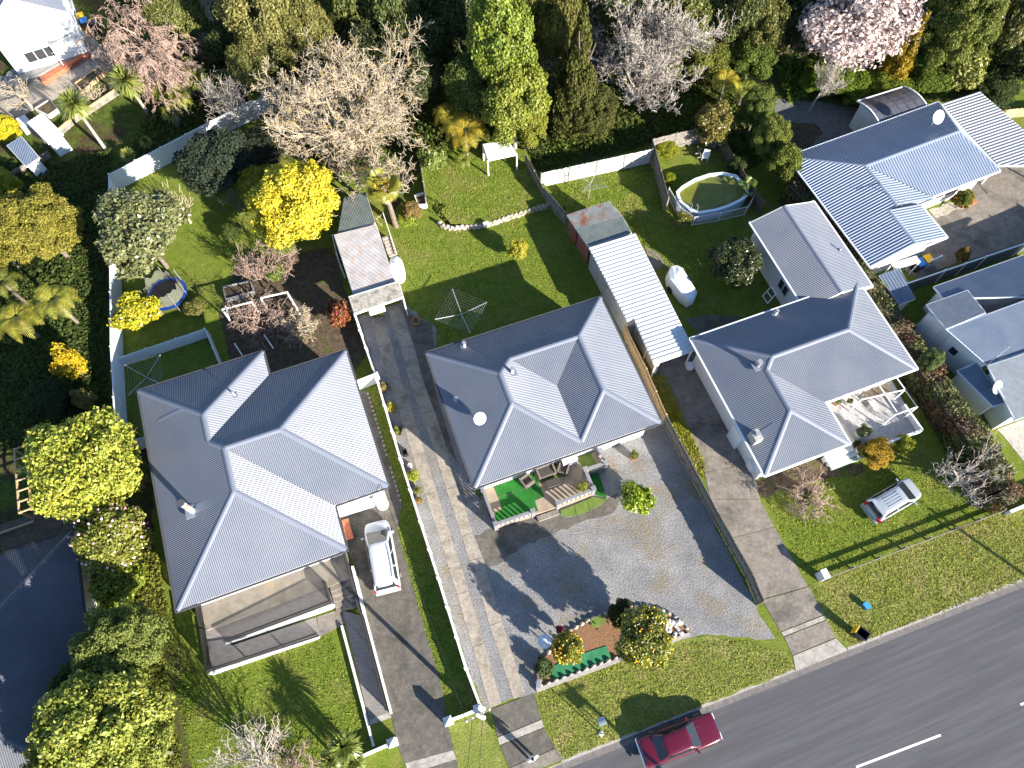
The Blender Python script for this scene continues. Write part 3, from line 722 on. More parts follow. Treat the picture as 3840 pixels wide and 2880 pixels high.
# carport on its right: a flat ribbed roof on posts
cp = plane_pts([px(3, 0, 1525, 865), px(3, 0, 1845, 760), px(3, 0, 2000, 1370), (3990, 620)], (2.75, 2.75, 2.55))
cp = [cp[0], cp[1], cp[3], cp[2]]
ct = thing('carport', 'ribbed white-grey carport roof joined to the right of the pale blue roof', 'carport', V3(cp[0], 0))
mb = MB(); rib_mesh(mb, cp, 0.27, 0.05, trap=True, run=(cp[1] - cp[0])); mb.build('roof_slope', mat('carport_roof', (0.25, 0.26, 0.29), rough=0.45, metal=0.1, var=0.06), ct)
for i in range(4):
    mb = MB(); mb.bar(cp[i] - Vector((0, 0, .09)), cp[(i + 1) % 4] - Vector((0, 0, .09)), 0.06, 0.16); mb.build('fascia', M_WHITE, ct)
for q in inset([(p.x, p.y) for p in ccw([tuple(p) for p in cp]) and [Vector(x) for x in ccw([tuple(p) for p in cp])]], 0.3):
    mb = MB(); mb.box((q[0], q[1], 1.25), (0.1, 0.1, 2.5)); mb.build('post', M_WHITE, ct)
# curved-roof conservatory behind it
cq = [T(3, 0, 825, 840, 2.7), T(3, 0, 1215, 718, 2.7), T(3, 0, 1420, 890, 2.7), T(3, 0, 1015, 1020, 2.7)]
cs = thing('garden_room', 'white garden room with curved dark translucent roof, behind the pale blue roof', 'garden room', V3((cq[0] + cq[2]) / 2, 0))
M_DARKP = mat('dark_polycarbonate', (0.045, 0.045, 0.06), (0.075, 0.075, 0.09), rough=0.25, scale=2, spec=0.6)
for k in range(6):
    mb = MB(); n = 6
    for side in range(n):
        pts = []
        for ss in (side / n, (side + 1) / n):
            for tt in (k / 6 + 0.004, (k + 1) / 6 - 0.004):
                a_ = cq[0].lerp(cq[1], tt); b_ = cq[3].lerp(cq[2], tt); q_ = a_.lerp(b_, ss); q_.z = 2.7 + 0.45 * math.sin(math.pi * (0.12 + 0.8 * ss)) - 0.17
                pts.append(q_)
        mb.slab([pts[0], pts[1], pts[3], pts[2]], 0.03)
    mb.build('roof_panel', M_DARKP, cs)
for tt in (0, 1):
    mb = MB()
    for side in range(6):
        f = lambda ss: (lambda q_: Vector((q_.x, q_.y, 2.72 + 0.45 * math.sin(math.pi * (0.12 + 0.8 * ss)) - 0.17)))(cq[0].lerp(cq[1], tt).lerp(cq[3].lerp(cq[2], tt), ss))
        mb.bar(f(side / 6), f((side + 1) / 6), 0.1, 0.1)
    mb.build('roof_edge', M_WHITE, cs)
mb = MB(); mb.bar(cq[0] + Vector((0, 0, -.03)), cq[1] + Vector((0, 0, -.03)), .1, .12); mb.build('gutter', M_WHITE, cs)
wq = inset(ccw([tuple(q) for q in cq]), 0.25)
mb = MB(); mb.prism([Vector((*q, 0)) for q in wq], 0, 2.55); mb.build('wall', M_WALL, cs)
mb = MB(); pa, pb = T(3, 0, 790, 1040, 0), T(3, 0, 890, 1080, 0)
for k in range(14): mb.tube(pa.lerp(pb, k / 13), pa.lerp(pb, k / 13) + Vector((0, 0, 1.0)), 0.02, n=5)
mb.bar(pa + Vector((0, 0, 1)), pb + Vector((0, 0, 1)), .05, .05); mb.build('railing', M_BLUEW, cs)

# --- sleep-out with a gable roof between the right house and the hedge
sA, sB, sC, sD = P(2806, 838, 3.0), P(3021, 1159, 3.0), P(3269, 1071, 3.0), P(3043, 759, 3.0)
sf = Fr((sB.x, sB.y), math.degrees(math.atan2(sC.y - sB.y, sC.x - sB.x)))
Ls = (sC - sB).length; Dsl = sf.loc(sA)[1]; ru = sf.loc(P(3159, 1087, 3.95))[0]
ru = min(max(ru, Ls * .4), Ls * .65)
H3b = House('sleepout', 'white sleep-out with grey gable roof between the house and the hedge', (sB.x, sB.y), math.degrees(sf.ang), 3.0, 0.30,
            [(0, 0), (Ls, 0), (Ls, Dsl), (0, Dsl)], [[(0, 0, 0), (0, Dsl, 0), (ru, Dsl, ru), (ru, 0, ru)], [(Ls, 0, (ru)*0), (ru, 0, ru), (ru, Dsl, ru), (Ls, Dsl, 0)]], [((ru, 0, ru), (ru, Dsl, ru))], gutter=M_WHITE, inset_d=0.35, cat='outbuilding')
for v_ in (0.36, Dsl - 0.56):
    mb = MB(); mb.add([sf.w(.36, v_, 2.85), sf.w(Ls - .36, v_, 2.85), sf.w(ru, v_, 2.93 + .3 * (ru - .3)), sf.w(.36, v_ + .2, 2.85), sf.w(Ls - .36, v_ + .2, 2.85), sf.w(ru, v_ + .2, 2.93 + .3 * (ru - .3))], [(0, 1, 2), (5, 4, 3), (0, 3, 4, 1), (1, 4, 5, 2), (2, 5, 3, 0)])
    mb.build('gable_wall', M_WALL, H3b.o)
for v_ in (-0.02, Dsl + 0.02):
    for (u0, h0), (u1, h1) in (((0, 0), (ru, ru)), ((ru, ru), (Ls, 0))):
        mb = MB(); mb.bar(sf.w(u0, v_, 3.0 + .3 * h0 - .09), sf.w(u1, v_, 3.0 + .3 * h1 - .09), 0.05, 0.2); mb.build('barge_board', M_WHITE, H3b.o)
H3b.flue(px(3, 1, 683, 530), 0.3, 0.05, M_WHITE)
H3b.window(sf.w(0.345, 3.4), sf.w(0.345, 2.2), 1.0, 2.1)
mb = MB(); wa, wb = T(3, 1, 110, 830, 1.2), T(3, 1, 158, 885, 1.2)
mb.bar(T(3, 1, 115, 828, 2.0), T(3, 1, 45, 905, 1.0), .06, .06); mb.bar(T(3, 1, 158, 885, 2.0), T(3, 1, 85, 968, 1.0), .06, .06); mb.bar(T(3, 1, 115, 828, 2.0), T(3, 1, 158, 885, 2.0), .06, .06); mb.bar(T(3, 1, 45, 905, 1.0), T(3, 1, 85, 968, 1.0), .06, .06); mb.bar(T(3, 1, 80, 866, 1.5), T(3, 1, 122, 926, 1.5), .05, .05)
mb.build('open_window', M_WHITE, H3b.o)

# --- sheds and garages: ribbed plate roofs on walls
def shed(name, label, cat, pxs, zs, rmat, wmat, pitch=0.12, amp=0.013, trap=False, inset_d=0.12, fascia=M_WHITE, run=None, order=None, walls=True, base=0.0):
    pts = plane_pts(pxs, zs)
    if order: pts = [pts[i] for i in order]
    c = sum(pts, Vector()) / len(pts)
    t_ = thing(name, label, cat, (c.x, c.y, 0))
    mb = MB(); rv = None
    if run is not None: rv = pts[run[1]] - pts[run[0]]
    rib_mesh(mb, pts, pitch, amp, trap=trap, run=rv); mb.build('roof_slope', rmat, t_)
    e = pts if ccw([tuple(p) for p in pts])[0] == tuple(pts[0]) else pts[::-1]
    n = len(e)
    for i in range(n):
        a, b = e[i], e[(i + 1) % n]; mb = MB(); mb.bar(a - Vector((0, 0, .08)), b - Vector((0, 0, .08)), 0.05, 0.13); mb.build('fascia', fascia, t_)
    if walls:
        q = inset([(p.x, p.y) for p in e], inset_d)
        mb = MB(); mb.prism([Vector((a[0], a[1], e[i].z - 0.05)) for i, a in enumerate(q)], base, None); mb.build('wall', wmat, t_)
    return t_, e
G2, e = shed('garage', 'old garage with pale rust-streaked iron roof at the end of the strip driveway', 'garage', [px(1, 1, 670, 400), px(1, 1, 1020, 315), px(1, 1, 1170, 790), px(1, 1, 830, 890)], (2.5, 2.5, 2.75), M_OLDI, M_WHITE2, run=(0, 1))
fp = plane_pts([px(1, 1, 790, 915), px(1, 1, 1205, 785), px(1, 1, 1240, 910), px(1, 1, 835, 1050)], (3.0, 3.0, 2.75))
mb = MB(); mb.slab(fp, 0.1); mb.build('front_canopy', M_LICHEN, G2)
mb = MB(); mb.bar(fp[3] - Vector((0, 0, .12)), fp[2] - Vector((0, 0, .12)), .08, .22); mb.build('fascia', M_WHITE2, G2)
mb = MB(); mb.bar(fp[0] - Vector((0, 0, .2)), fp[1] - Vector((0, 0, .2)), .08, .4); mb.build('parapet', M_WHITE2, G2)
for a_, b_ in ((fp[0], fp[3]), (fp[1], fp[2])):
    mb = MB(); mb.bar(Vector((a_.x, a_.y, 1.3)), Vector((b_.x, b_.y, 1.3)), .1, 2.6); mb.build('side_wall', M_WHITE2, G2)
mb = MB(); dq = [T(1, 1, 960, 1040, 1.6), T(1, 1, 1090, 1000, 1.6)]
mb.bar(Vector((dq[0].x, dq[0].y, 1.9)), Vector((dq[1].x, dq[1].y, 1.9)), 0.5, 0.08); mb.bar(Vector((dq[0].x, dq[0].y, 1.5)), Vector((dq[1].x, dq[1].y, 1.5)), 0.06, 0.8); mb.build('lifting_door', M_WHITE, G2)
shed('garden_shed', 'low shed with green mottled corrugated roof beside the palm', 'shed', [px(1, 1, 755, 90), px(1, 1, 930, 45), px(1, 1, 1010, 300), px(1, 1, 705, 385)], (2.0, 2.0, 2.35), M_GREENI, M_REDW, run=(1, 2))
shed('garden_shed', 'shed with half rusted, half green corrugated roof behind the white garage', 'shed', [px(2, 1, 500, 235), px(2, 1, 845, 120), px(2, 1, 955, 240), px(2, 1, 575, 345)], (2.15, 2.15, 2.25), M_RUST, M_REDW, run=(0, 3))
shed('lean_to', 'red walled lean-to with faded green corrugated roof, between rusted shed and white garage', 'shed', [px(2, 1, 576, 347), px(2, 1, 957, 242), px(2, 1, 1035, 380), px(2, 1, 678, 494)], (2.25, 2.25, 2.35), M_GREENI, M_REDW, run=(0, 3))
G3, e3 = shed('garage', 'long garage and carport with white ribbed roof beside the timber fence', 'garage', [px(2, 1, 683, 505), px(2, 1, 1065, 387), px(2, 1, 1555, 1355), px(2, 1, 1222, 1470), px(2, 1, 1055, 1085), px(2, 1, 1000, 1108)], (2.55, 2.6, 2.6), M_ROOFW, M_GREYW, pitch=0.33, amp=0.04, trap=True, run=(0, 1), walls=False)
q = [px(2, 1, 700, 520), px(2, 1, 1060, 400), px(2, 1, 1380, 1010), px(2, 1, 1010, 1110)]
mb = MB(); mb.prism([P(*a, 2.5) for a in q], 0, 2.5); mb.build('wall', M_GREYW, G3)
for a_ in (px(2, 1, 1245, 1455), px(2, 1, 1540, 1345), px(2, 1, 1180, 1290)):
    w = P(*a_, 2.5); mb = MB(); mb.box((w.x, w.y, 1.25), (0.1, 0.1, 2.5)); mb.build('post', M_WHITE, G3)
mb = MB(); mb.bar(T(2, 1, 1030, 1105, 1.1), T(2, 1, 1250, 1500, 1.1), 0.12, 2.2); mb.build('side_wall', M_WHITE2, G3)
# --- dark-roofed house at the lower left, mostly under trees
ne = P(*px(0, 2, 607, 1262), 3.0)
H0 = House('hip_roof_house', 'house with dark charcoal corrugated roof at the lower left, partly under trees', (ne.x, ne.y), 19.6, 3.0, 0.38,
           [(-14, -15), (0, -15), (0, 0), (-14, 0)], [[(0, 0, 0), (0, -15, 0), (-7, -8, 7), (-7, -7, 7)], [(0, 0, 0), (-7, -7, 7), (-14, 0, 0)], [(-14, 0, 0), (-7, -7, 7), (-7, -8, 7), (-14, -15, 0)], [(0, -15, 0), (-14, -15, 0), (-7, -8, 7)]],
           [((0, 0, 0), (-7, -7, 7)), ((-7, -7, 7), (-7, -8, 7)), ((-7, -8, 7), (0, -15, 0)), ((-14, 0, 0), (-7, -7, 7))], rmat=M_ROOFD, cmat=M_ROOFD, wmat=M_WHITE2, gutter=M_BLACK)
mb = MB(); a = P(0, 2065); b = P(275, 1975)
# timber deck and trellis behind it
dk = thing('timber_deck', 'dark timber deck with low wall behind the charcoal roof at lower left', 'deck', T(0, 2, 300, 1250))
for k in range(14):
    p0 = T(0, 2, 20 - k * 3, 1440 - k * 16, 0.4); p1 = T(0, 2, 640 - k * 8, 1250 - k * 17, 0.4)
    mb = MB(); mb.bar(p0, p1, 0.16, 0.05); mb.build('board', M_WOODD, dk)
mb = MB(); mb.bar(T(0, 2, -40, 1310, .3), T(0, 2, 300, 1190, .3), .12, .6); mb.build('low_wall', M_WOODT, dk)
tr = thing('pergola', 'timber pergola frame peeping out left of the bright green tree', 'pergola', T(0, 2, 150, 800))
for (x0, y0, x1, y1) in ((120, 580, 160, 1120), (210, 560, 260, 1090)):
    mb = MB(); mb.bar(T(0, 2, x0, y0, 2.2), T(0, 2, x1, y1, 2.2), .08, .14); mb.build('beam', M_WOODT, tr)
for k in range(7):
    y0 = 585 + k * 88; x0 = 122 + k * 6; mb = MB(); mb.bar(T(0, 2, x0, y0, 2.32), T(0, 2, x0 + 210, y0 - 75, 2.32), .06, .1); mb.build('rafter', M_WOODT, tr)
for (x0, y0) in ((122, 590), (158, 1105), (212, 570), (258, 1080)):
    q = T(0, 2, x0, y0, 2.15); mb = MB(); mb.box((q.x, q.y, 1.07), (.1, .1, 2.14)); mb.build('post', M_WOODT, tr)

# --- house at the right edge: three roofs at different heights
h5 = thing('house', 'white house with blue-grey roofs at the right edge, small windows towards the hedge', 'house', T(3, 1, 2000, 1100))
def roofpoly(pxs, zs, m, parent, order=None, cut=0.35, wallm=M_WALL, walls=True, fas=M_BLUEW):
    pts = plane_pts(pxs, zs)
    if order: pts = [pts[i] for i in order]
    mb = MB(); rib_mesh(mb, pts, 0.12, 0.013); r_ = mb.build('roof_slope', m, parent)
    e = [Vector(x) for x in ccw([tuple(p) for p in pts])]
    for i in range(len(e)):
        mb = MB(); mb.bar(e[i] - Vector((0, 0, .07)), e[(i + 1) % len(e)] - Vector((0, 0, .07)), .08, .12); mb.build('gutter', fas, parent)
    if walls:
        q = inset([(p.x, p.y) for p in e], cut); mb = MB(); mb.prism([Vector((a[0], a[1], e[i].z - 0.1)) for i, a in enumerate(q)], 0, None); mb.build('wall', wallm, parent)
    return e
roofpoly([px(3, 1, 1465, 830), (4000, 900), px(3, 1, 1545, 925), (4000, 1110)], (2.6, 2.6, 2.85), M_ROOF5, h5, order=(0, 1, 3, 2))
roofpoly([px(3, 1, 1405, 980), px(3, 1, 1745, 860), px(3, 1, 1895, 1045), px(3, 1, 1570, 1180)], (3.0, 3.0, 3.5), mat('light_iron', (0.22, 0.24, 0.265), rough=0.5, metal=0.1), h5)
roofpoly([px(3, 1, 1570, 1182), (4000, 1070), px(3, 1, 1905, 1475), (4000, 1262)], (3.5, 3.5, 3.0), M_ROOF5, h5, order=(0, 1, 3, 2))
roofpoly([px(3, 1, 1915, 1485), (4000, 1275), px(3, 2, 2140, 345), (4000, 1500)], (3.2, 3.2, 2.9), mat('light_iron', (0.3, 0.3, 0.3)), h5, order=(0, 1, 3, 2))
roofpoly([px(3, 1, 1660, 1525), px(3, 1, 1820, 1460), px(3, 2, 2060, 190), px(3, 2, 1960, 230)], (2.1, 2.5, 2.5), M_ROOF5, h5, cut=0.15)
_w = [P(*px(3, 1, 1420, 1050), 2.8), P(*px(3, 1, 1885, 1480), 2.8)]
wd = (_w[1] - _w[0]); wd.z = 0; wl = wd.length; wd.normalize(); wn_ = Vector((wd.y, -wd.x, 0))
if wn_.x > 0: wn_ = -wn_
mb = MB(); mb.prism([_w[0], _w[1], _w[1] - wn_ * .2, _w[0] - wn_ * .2], 0, 2.85); mb.build('wall', M_WALL, h5)
for s_, wdt in ((2.6, 0.75), (5.2, 0.6), (6.8, 0.75)):
    if s_ + wdt < wl: wall_window(h5, _w[0] + wd * s_ + wn_ * .003, _w[0] + wd * (s_ + wdt) + wn_ * .003, 1.3, 2.15, panes=1)
pd = T(3, 2, 1840, 90, 2.6)
class _D(House):
    def __init__(h, o, z, ang=0.35): h.o = o; h.z0 = z; h.planes = []; h.fr = Fr((0, 0), 20)
_D(h5, 2.4).dish(px(3, 2, 1920, 100), 0.45, R(150), 0.7)
_D(h5, 3.3).aerial(px(3, 1, 1900, 1480), 2.0, 0.6)
# lean-to roof and slatted cover by the bins
shed('lean_to', 'blue-grey ribbed lean-to roof beside the hedge, below the white gable', 'shed', [px(3, 1, 1010, 735), px(3, 1, 1180, 675), px(3, 1, 1310, 930), px(3, 1, 1180, 975)], (2.1, 2.1, 1.8), M_ROOF5, M_WHITE2, pitch=0.25, amp=0.03, trap=True)
mb = MB(); sl = thing('slatted_screen', 'white slatted cover fixed under the white gable', 'screen', T(3, 1, 1230, 640))
for k in range(9):
    mb = MB(); mb.bar(T(3, 1, 1110 + k * 3, 640 + k * 6, 1.9), T(3, 1, 1320 + k * 4, 575 + k * 6, 1.9), .05, .04); mb.build('slat', M_WHITE, sl)
for x, y in ((1115, 645), (1320, 580), (1150, 690), (1350, 620)):
    q = T(3, 1, x, y, 1.85); mb = MB(); mb.box((q.x, q.y, .93), (.07, .07, 1.86)); mb.build('post', M_WHITE, sl)

# --- two-storey white gable house at the top left
ap = P(*px(0, 0, 55, 10), 7.4); er = P(*px(0, 0, 545, 100), 4.9)
fa = R(24); U = Vector((math.cos(fa), math.sin(fa), 0))
HA = thing('gable_house', 'two-storey white gable house at the top left corner', 'house', V3(er, 0))
# the gable wall stands square to the street direction
base_r = V3(er, 0); wdt = (ap - er).dot(-U) * 2
frA = Fr((er.x - U.x * wdt, er.y - U.y * wdt), math.degrees(fa))
mb = MB(); ovh = 0.4
prof = [(ovh, 0), (wdt - ovh, 0), (wdt - ovh, 4.8), (wdt / 2, 7.2), (ovh, 4.8)]
n = len(prof); vs = [frA.w(u, 0.6, z) for u, z in prof] + [frA.w(u, 11, z) for u, z in prof]
mb.add(vs, [tuple(range(n)), tuple(range(2 * n - 1, n - 1, -1))] + [(i + n, (i + 1) % n + n, (i + 1) % n, i) for i in range(n)]); mb.build('wall', mat('bright_white_wall', (0.82, 0.82, 0.80), rough=0.7, var=0.03), HA)
for a_, b_ in (((0, 4.9), (wdt / 2, 7.4)), ((wdt / 2, 7.4), (wdt, 4.9))):
    mb = MB(); rib_mesh(mb, [frA.w(a_[0], 0, a_[1]), frA.w(b_[0], 0, b_[1]), frA.w(b_[0], 11.5, b_[1]), frA.w(a_[0], 11.5, a_[1])], .12, .013); mb.build('roof_slope', M_ROOF, HA)
    mb = MB(); mb.bar(frA.w(a_[0], 0, a_[1] - .1), frA.w(b_[0], 0, b_[1] - .1), .06, .22); mb.build('barge_board', M_WHITE, HA)
M_BLOWN = mat('blown_out_pane', (0.62, 0.50, 0.40), rough=0.3, var=0.05, spec=0.6)  # blown-out brightness of the panes is put into this colour
for u0, z0_ in ((wdt * .36, 5.0), (wdt * .53, 5.0), (wdt * .36, 3.9), (wdt * .53, 3.9)):
    wall_window(HA, frA.w(u0, 0.59), frA.w(u0 + 0.9, 0.59), z0_, z0_ + .8, pane=M_BLOWN, panes=1, depth=.05)
wall_window(HA, frA.w(wdt * .25, 0.59), frA.w(wdt * .62, 0.59), 1.0, 2.1, panes=3)
# terrace, brick steps and shade sail in front of it
ter = thing('terrace', 'grey terrace with red brick edge and planting bed beside the white gable house', 'terrace', T(0, 0, 400, 520))
mb = MB(); mb.prism([T(0, 0, 60, 600, .35), T(0, 0, 420, 390, .35), T(0, 0, 640, 260, .35), T(0, 0, 740, 400, .35), T(0, 0, 120, 720, .35), T(0, 0, 20, 690, .35)], 0, .35); mb.build('paving', M_GRAVEL, ter)
for (a_, b_, c_, d_, z_, m_) in (((470, 480), (700, 330), (715, 375), (490, 525), .40, M_BRICK), ((330, 640), (720, 415), (735, 440), (350, 680), .42, M_BRICK), ((310, 625), (710, 395), (718, 410), (325, 638), .38, M_CONCL)):
    mb = MB(); mb.prism([T(0, 0, *a_, z_), T(0, 0, *b_, z_), T(0, 0, *c_, z_), T(0, 0, *d_, z_)], 0, z_); mb.build('brick_step' if m_ is M_BRICK else 'coping', m_, ter)
mb = MB()
for k in range(7):
    q = T(0, 0, 460 + k * 42, 470 - k * 26, .4); mb.tube(q, q + Vector((0, 0, 1)), .02, n=5)
mb.bar(T(0, 0, 430, 440, 1.4), T(0, 0, 730, 395, 1.4), .05, .05); mb.build('handrail', M_WHITE, ter)
sail = thing('shade_sail', 'grey shade sail stretched beside the white gable house', 'shade sail', T(0, 0, 470, 270))
c4 = [T(0, 0, 320, 265, 2.6), T(0, 0, 510, 140, 2.9), T(0, 0, 605, 275, 2.5), T(0, 0, 415, 380, 2.5)]
mb = MB(); N = 8; vs = []
for i in range(N + 1):
    for j in range(N + 1):
        s_, t_ = i / N, j / N; q = c4[0].lerp(c4[1], s_).lerp(c4[3].lerp(c4[2], s_), t_)
        cen = (c4[0] + c4[2]) / 2; bow = (4 * s_ * (1 - s_) * abs(2 * t_ - 1) + 4 * t_ * (1 - t_) * abs(2 * s_ - 1)) * 0.10
        q = q.lerp(Vector((cen.x, cen.y, q.z)), bow); q.z -= 0.25 * 16 * s_ * (1 - s_) * t_ * (1 - t_); vs.append(q)
for off in (0, -0.012): mb.v += [(q.x, q.y, q.z + off) for q in vs]
nn = (N + 1) ** 2
for i in range(N):
    for j in range(N):
        a_ = i * (N + 1) + j; mb.f.append((a_, a_ + 1, a_ + N + 2, a_ + N + 1)); mb.f.append((nn + a_ + N + 1, nn + a_ + N + 2, nn + a_ + 1, nn + a_))
mb.build('sail_cloth', mat('grey_sail', (0.16, 0.16, 0.17), rough=0.8), sail)
for q in (c4[0], c4[2], c4[3]):
    mb = MB(); mb.tube((q.x, q.y, 0), q, .05, n=8); mb.build('post', M_WHITE, sail)
# small sheds of that neighbour
t_, e = shed('garden_shed', 'small white shed with pale ribbed roof in the top left garden', 'shed', [px(0, 0, 225, 1015), px(0, 0, 345, 935), px(0, 0, 520, 1110), px(0, 0, 400, 1190)], (2.0, 2.15, 1.9), M_ROOFW, M_BLUEW, pitch=.2, amp=.02)
t_, e = shed('garden_shed', 'grey-blue metal shed beside the sleeper wall at the left edge', 'shed', [px(0, 0, 55, 1205), px(0, 0, 175, 1130), px(0, 0, 325, 1305), px(0, 0, 215, 1380)], (1.9, 2.0, 1.8), M_ROOF5, M_BLUEW, pitch=.2, amp=.02)
mb = MB(); mb.box(T(0, 0, 215, 1035, .5), (.8, 1.1, 1.0), .6); tag(mb.build('freezer_box', M_WHITE), 'low white box beside the small white shed', 'box')
# ------------------------------------------------------------------ fences and walls
def poly_len(pts):
    return sum((pts[i + 1] - pts[i]).length for i in range(len(pts) - 1))
def panel_fence(name, label, pts, h, bay, pmat, post_mat, kind='solid', pw=0.1, th=0.05, group=None, cap=True, z=0.0, cat='fence', post_over=0.08, lean=0.0):
    """a fence along ground points: posts, and between them panels, each a part of its own"""
    pts = [V3(p, z) for p in pts]; t_ = thing(name, label, cat, pts[0], group)
    up = Vector((0, 0, 1)); first = True
    for i in range(len(pts) - 1):
        a, b = pts[i], pts[i + 1]; L = (b - a).length; n = max(1, round(L / bay)); d = (b - a) / L; rz = math.atan2(d.y, d.x)
        for k in range(n + 1):
            if k == 0 and not first: continue
            c = a + (b - a) * (k / n); mb = MB(); mb.box(c + up * (h + post_over) / 2, (pw, pw, h + post_over), rz)
            if cap: mb2 = MB(); mb2.box(c + up * (h + post_over + .015), (pw * 1.35, pw * 1.35, .03), rz)
            o = mb.build('post', post_mat, t_)
            if cap: mb2.build('post_cap', post_mat, o)
        first = False
        for k in range(n):
            c0 = a + (b - a) * (k / n) + d * (pw / 2 + .004); c1 = a + (b - a) * ((k + 1) / n) - d * (pw / 2 + .004); mb = MB(); l = (c1 - c0).length
            hh = h * (1 + rnd.uniform(-.012, .012))
            if kind == 'solid':
                mb.bar(c0 + up * hh / 2, c1 + up * hh / 2, th, hh); mb.build('panel', pmat, t_)
                if cap: mb = MB(); mb.bar(c0 + up * (hh + .02), c1 + up * (hh + .02), th + .05, .035); mb.build('panel_cap', post_mat, t_)
            elif kind == 'paling':
                m = max(2, int(l / .15)); nrm = Vector((-d.y, d.x, 0))
                for j in range(m):
                    q = c0 + d * (l * (j + .5) / m); ph = hh + rnd.uniform(-.035, .035)
                    mb.box(q + up * (ph / 2 + .03) + nrm * (.012 if j % 2 else 0), (l / m - .008, .022, ph), rz)
                o = mb.build('paling_panel', pmat, t_)
                for zz in (.35, hh - .3): mb = MB(); mb.bar(c0 + up * zz - nrm * .045, c1 + up * zz - nrm * .045, .05, .09); mb.build('rail', pmat, o)
            elif kind == 'mesh':
                mb.bar(c0 + up * .1, c1 + up * .1, .03, .03); mb.bar(c0 + up * hh, c1 + up * hh, .03, .03)
                m = max(2, int(l / .12))
                for j in range(m): mb.tube(c0 + d * (l * (j + .5) / m) + up * .1, c0 + d * (l * (j + .5) / m) + up * hh, .011, n=4, cap=False)
                mb.build('panel', pmat, t_)
    return t_
PW = (1.8,)
panel_fence('panel_fence', 'tall white panel fence around the back of the left yard', [P(1057, 318, 1.8), P(409, 655, 1.8), P(413, 1000, 1.8), P(416, 1300, 1.8), P(432, 1590, 1.8)], 1.8, 2.4, M_BLUEW, M_WHITE)
panel_fence('panel_fence', 'low white board fence enclosing the clothesline of the left house', [P(436, 1345, 1.15), P(768, 1233, 1.15), P(826, 1372, 1.15)], 1.15, 1.9, M_BLUEW, M_BLUEW, cap=False)
panel_fence('panel_fence', 'short pale wall panel between the bright green tree and left roof', [P(495, 1652, 1.6), P(575, 1628, 1.6)], 1.6, 1.8, M_BLUEW, M_BLUEW, cap=False)
panel_fence('paling_fence', 'old grey paling fence under the lichened bare tree', [P(1057, 321, 1.5), P(1095, 440, 1.5), P(1150, 590, 1.5)], 1.5, 2.2, M_WOOD, M_WOOD, kind='paling', cap=False)
panel_fence('paling_fence', 'short grey paling fence beside the raised back lawn', [T(1, 0, 1388, 1372, 1.2), T(1, 0, 1428, 1640, 1.2)], 1.2, 2.0, M_WOOD, M_WOOD, kind='paling', cap=False)
w12 = [T(1, 1, 832, 1045, 1.2), T(1, 1, 930, 1330, 1.2), T(1, 2, 1020, 0, 1.2), T(1, 2, 1215, 660, 1.2), T(1, 2, 1380, 1180, 1.2), T(1, 2, 1530, 1650, 1.2), T(1, 3, 1760, 830, 1.2), T(1, 3, 1882, 1150, 1.2)]
panel_fence('boundary_wall', 'white rendered boundary wall between the two driveways', w12, 1.15, 2.0, M_WHITE, M_WHITE, pw=0.19, th=0.11, cap=False, cat='wall', post_over=0.03)
panel_fence('panel_fence', 'white gate panel closing the side path of the left house', [T(1, 2, 850, 20, 1.5), T(1, 2, 1025, -50, 1.5)], 1.5, 1.1, M_WHITE, M_WHITE, cap=False, cat='gate')
panel_fence('panel_fence', 'white fence stub beside the old garage', [T(1, 1, 655, 405, 1.6), T(1, 1, 690, 560, 1.6), T(1, 1, 725, 660, 1.6)], 1.6, 1.4, M_WHITE, M_WHITE, cap=False)
f23 = [T(2, 1, 950, 1190), T(2, 1, 985, 1290), T(2, 2, 1130, 0), T(2, 2, 1290, 370)]
panel_fence('paling_fence', 'tan paling fence along the right side of the middle house', f23, 1.65, 2.4, M_WOODT, M_WOODT, kind='paling', cap=False)
panel_fence('paling_fence', 'weathered grey paling fence beside the gravel court', [T(2, 2, 1296, 384), T(2, 2, 1500, 770), T(2, 2, 1700, 1150), T(2, 2, 1985, 1659), P(2838, 2268)], 1.6, 2.4, M_WOOD, M_WOOD, kind='paling', cap=False)
panel_fence('paling_fence', 'pale paling fence behind the square clothesline', [P(2030, 650, 1.7), P(2240, 605, 1.7), P(2448, 560, 1.7)], 1.7, 2.3, mat('sun_lightened_timber', (0.36, 0.35, 0.33), (0.50, 0.49, 0.47), rough=0.9, scale=3), M_WOOD, kind='paling', cap=False)  # palings lightened: sun on this face is put into their colour
panel_fence('paling_fence', 'dark side of the paling fence left of the round pool', [P(2449, 526, 1.8), P(2480, 640, 1.8), P(2508, 742, 1.8)], 1.8, 2.3, M_WOOD, M_WOOD, kind='paling', cap=False)
panel_fence('paling_fence', 'paling fence behind the plastic garden chair', [P(2452, 522, 1.8), P(2540, 500, 1.8), P(2640, 478, 1.8), P(2700, 500, 1.8)], 1.8, 2.3, M_WOOD, M_WOOD, kind='paling', cap=False)
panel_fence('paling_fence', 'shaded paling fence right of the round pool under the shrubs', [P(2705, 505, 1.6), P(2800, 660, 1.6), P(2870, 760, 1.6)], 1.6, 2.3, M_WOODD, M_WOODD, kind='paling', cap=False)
panel_fence('paling_fence', 'grey paling fence between the lower lawn and the rusty shed', [P(1972, 581, 1.6), P(2036, 702, 1.6), P(2122, 797, 1.6)], 1.6, 2.3, M_WOOD, M_WOOD, kind='paling', cap=False)
panel_fence('pool_fence', 'white barred safety fence along the round pool', [T(2, 0, 1350, 1560, 1.1), T(2, 1, 1440, 170, 1.1), T(2, 1, 1560, 255, 1.1), T(2, 1, 1780, 215, 1.1), T(2, 1, 2000, 165, 1.1), T(2, 1, 2065, 60, 1.1)], 1.1, 2.0, M_WHITE, M_WHITE, kind='mesh', cap=False, pw=.05)
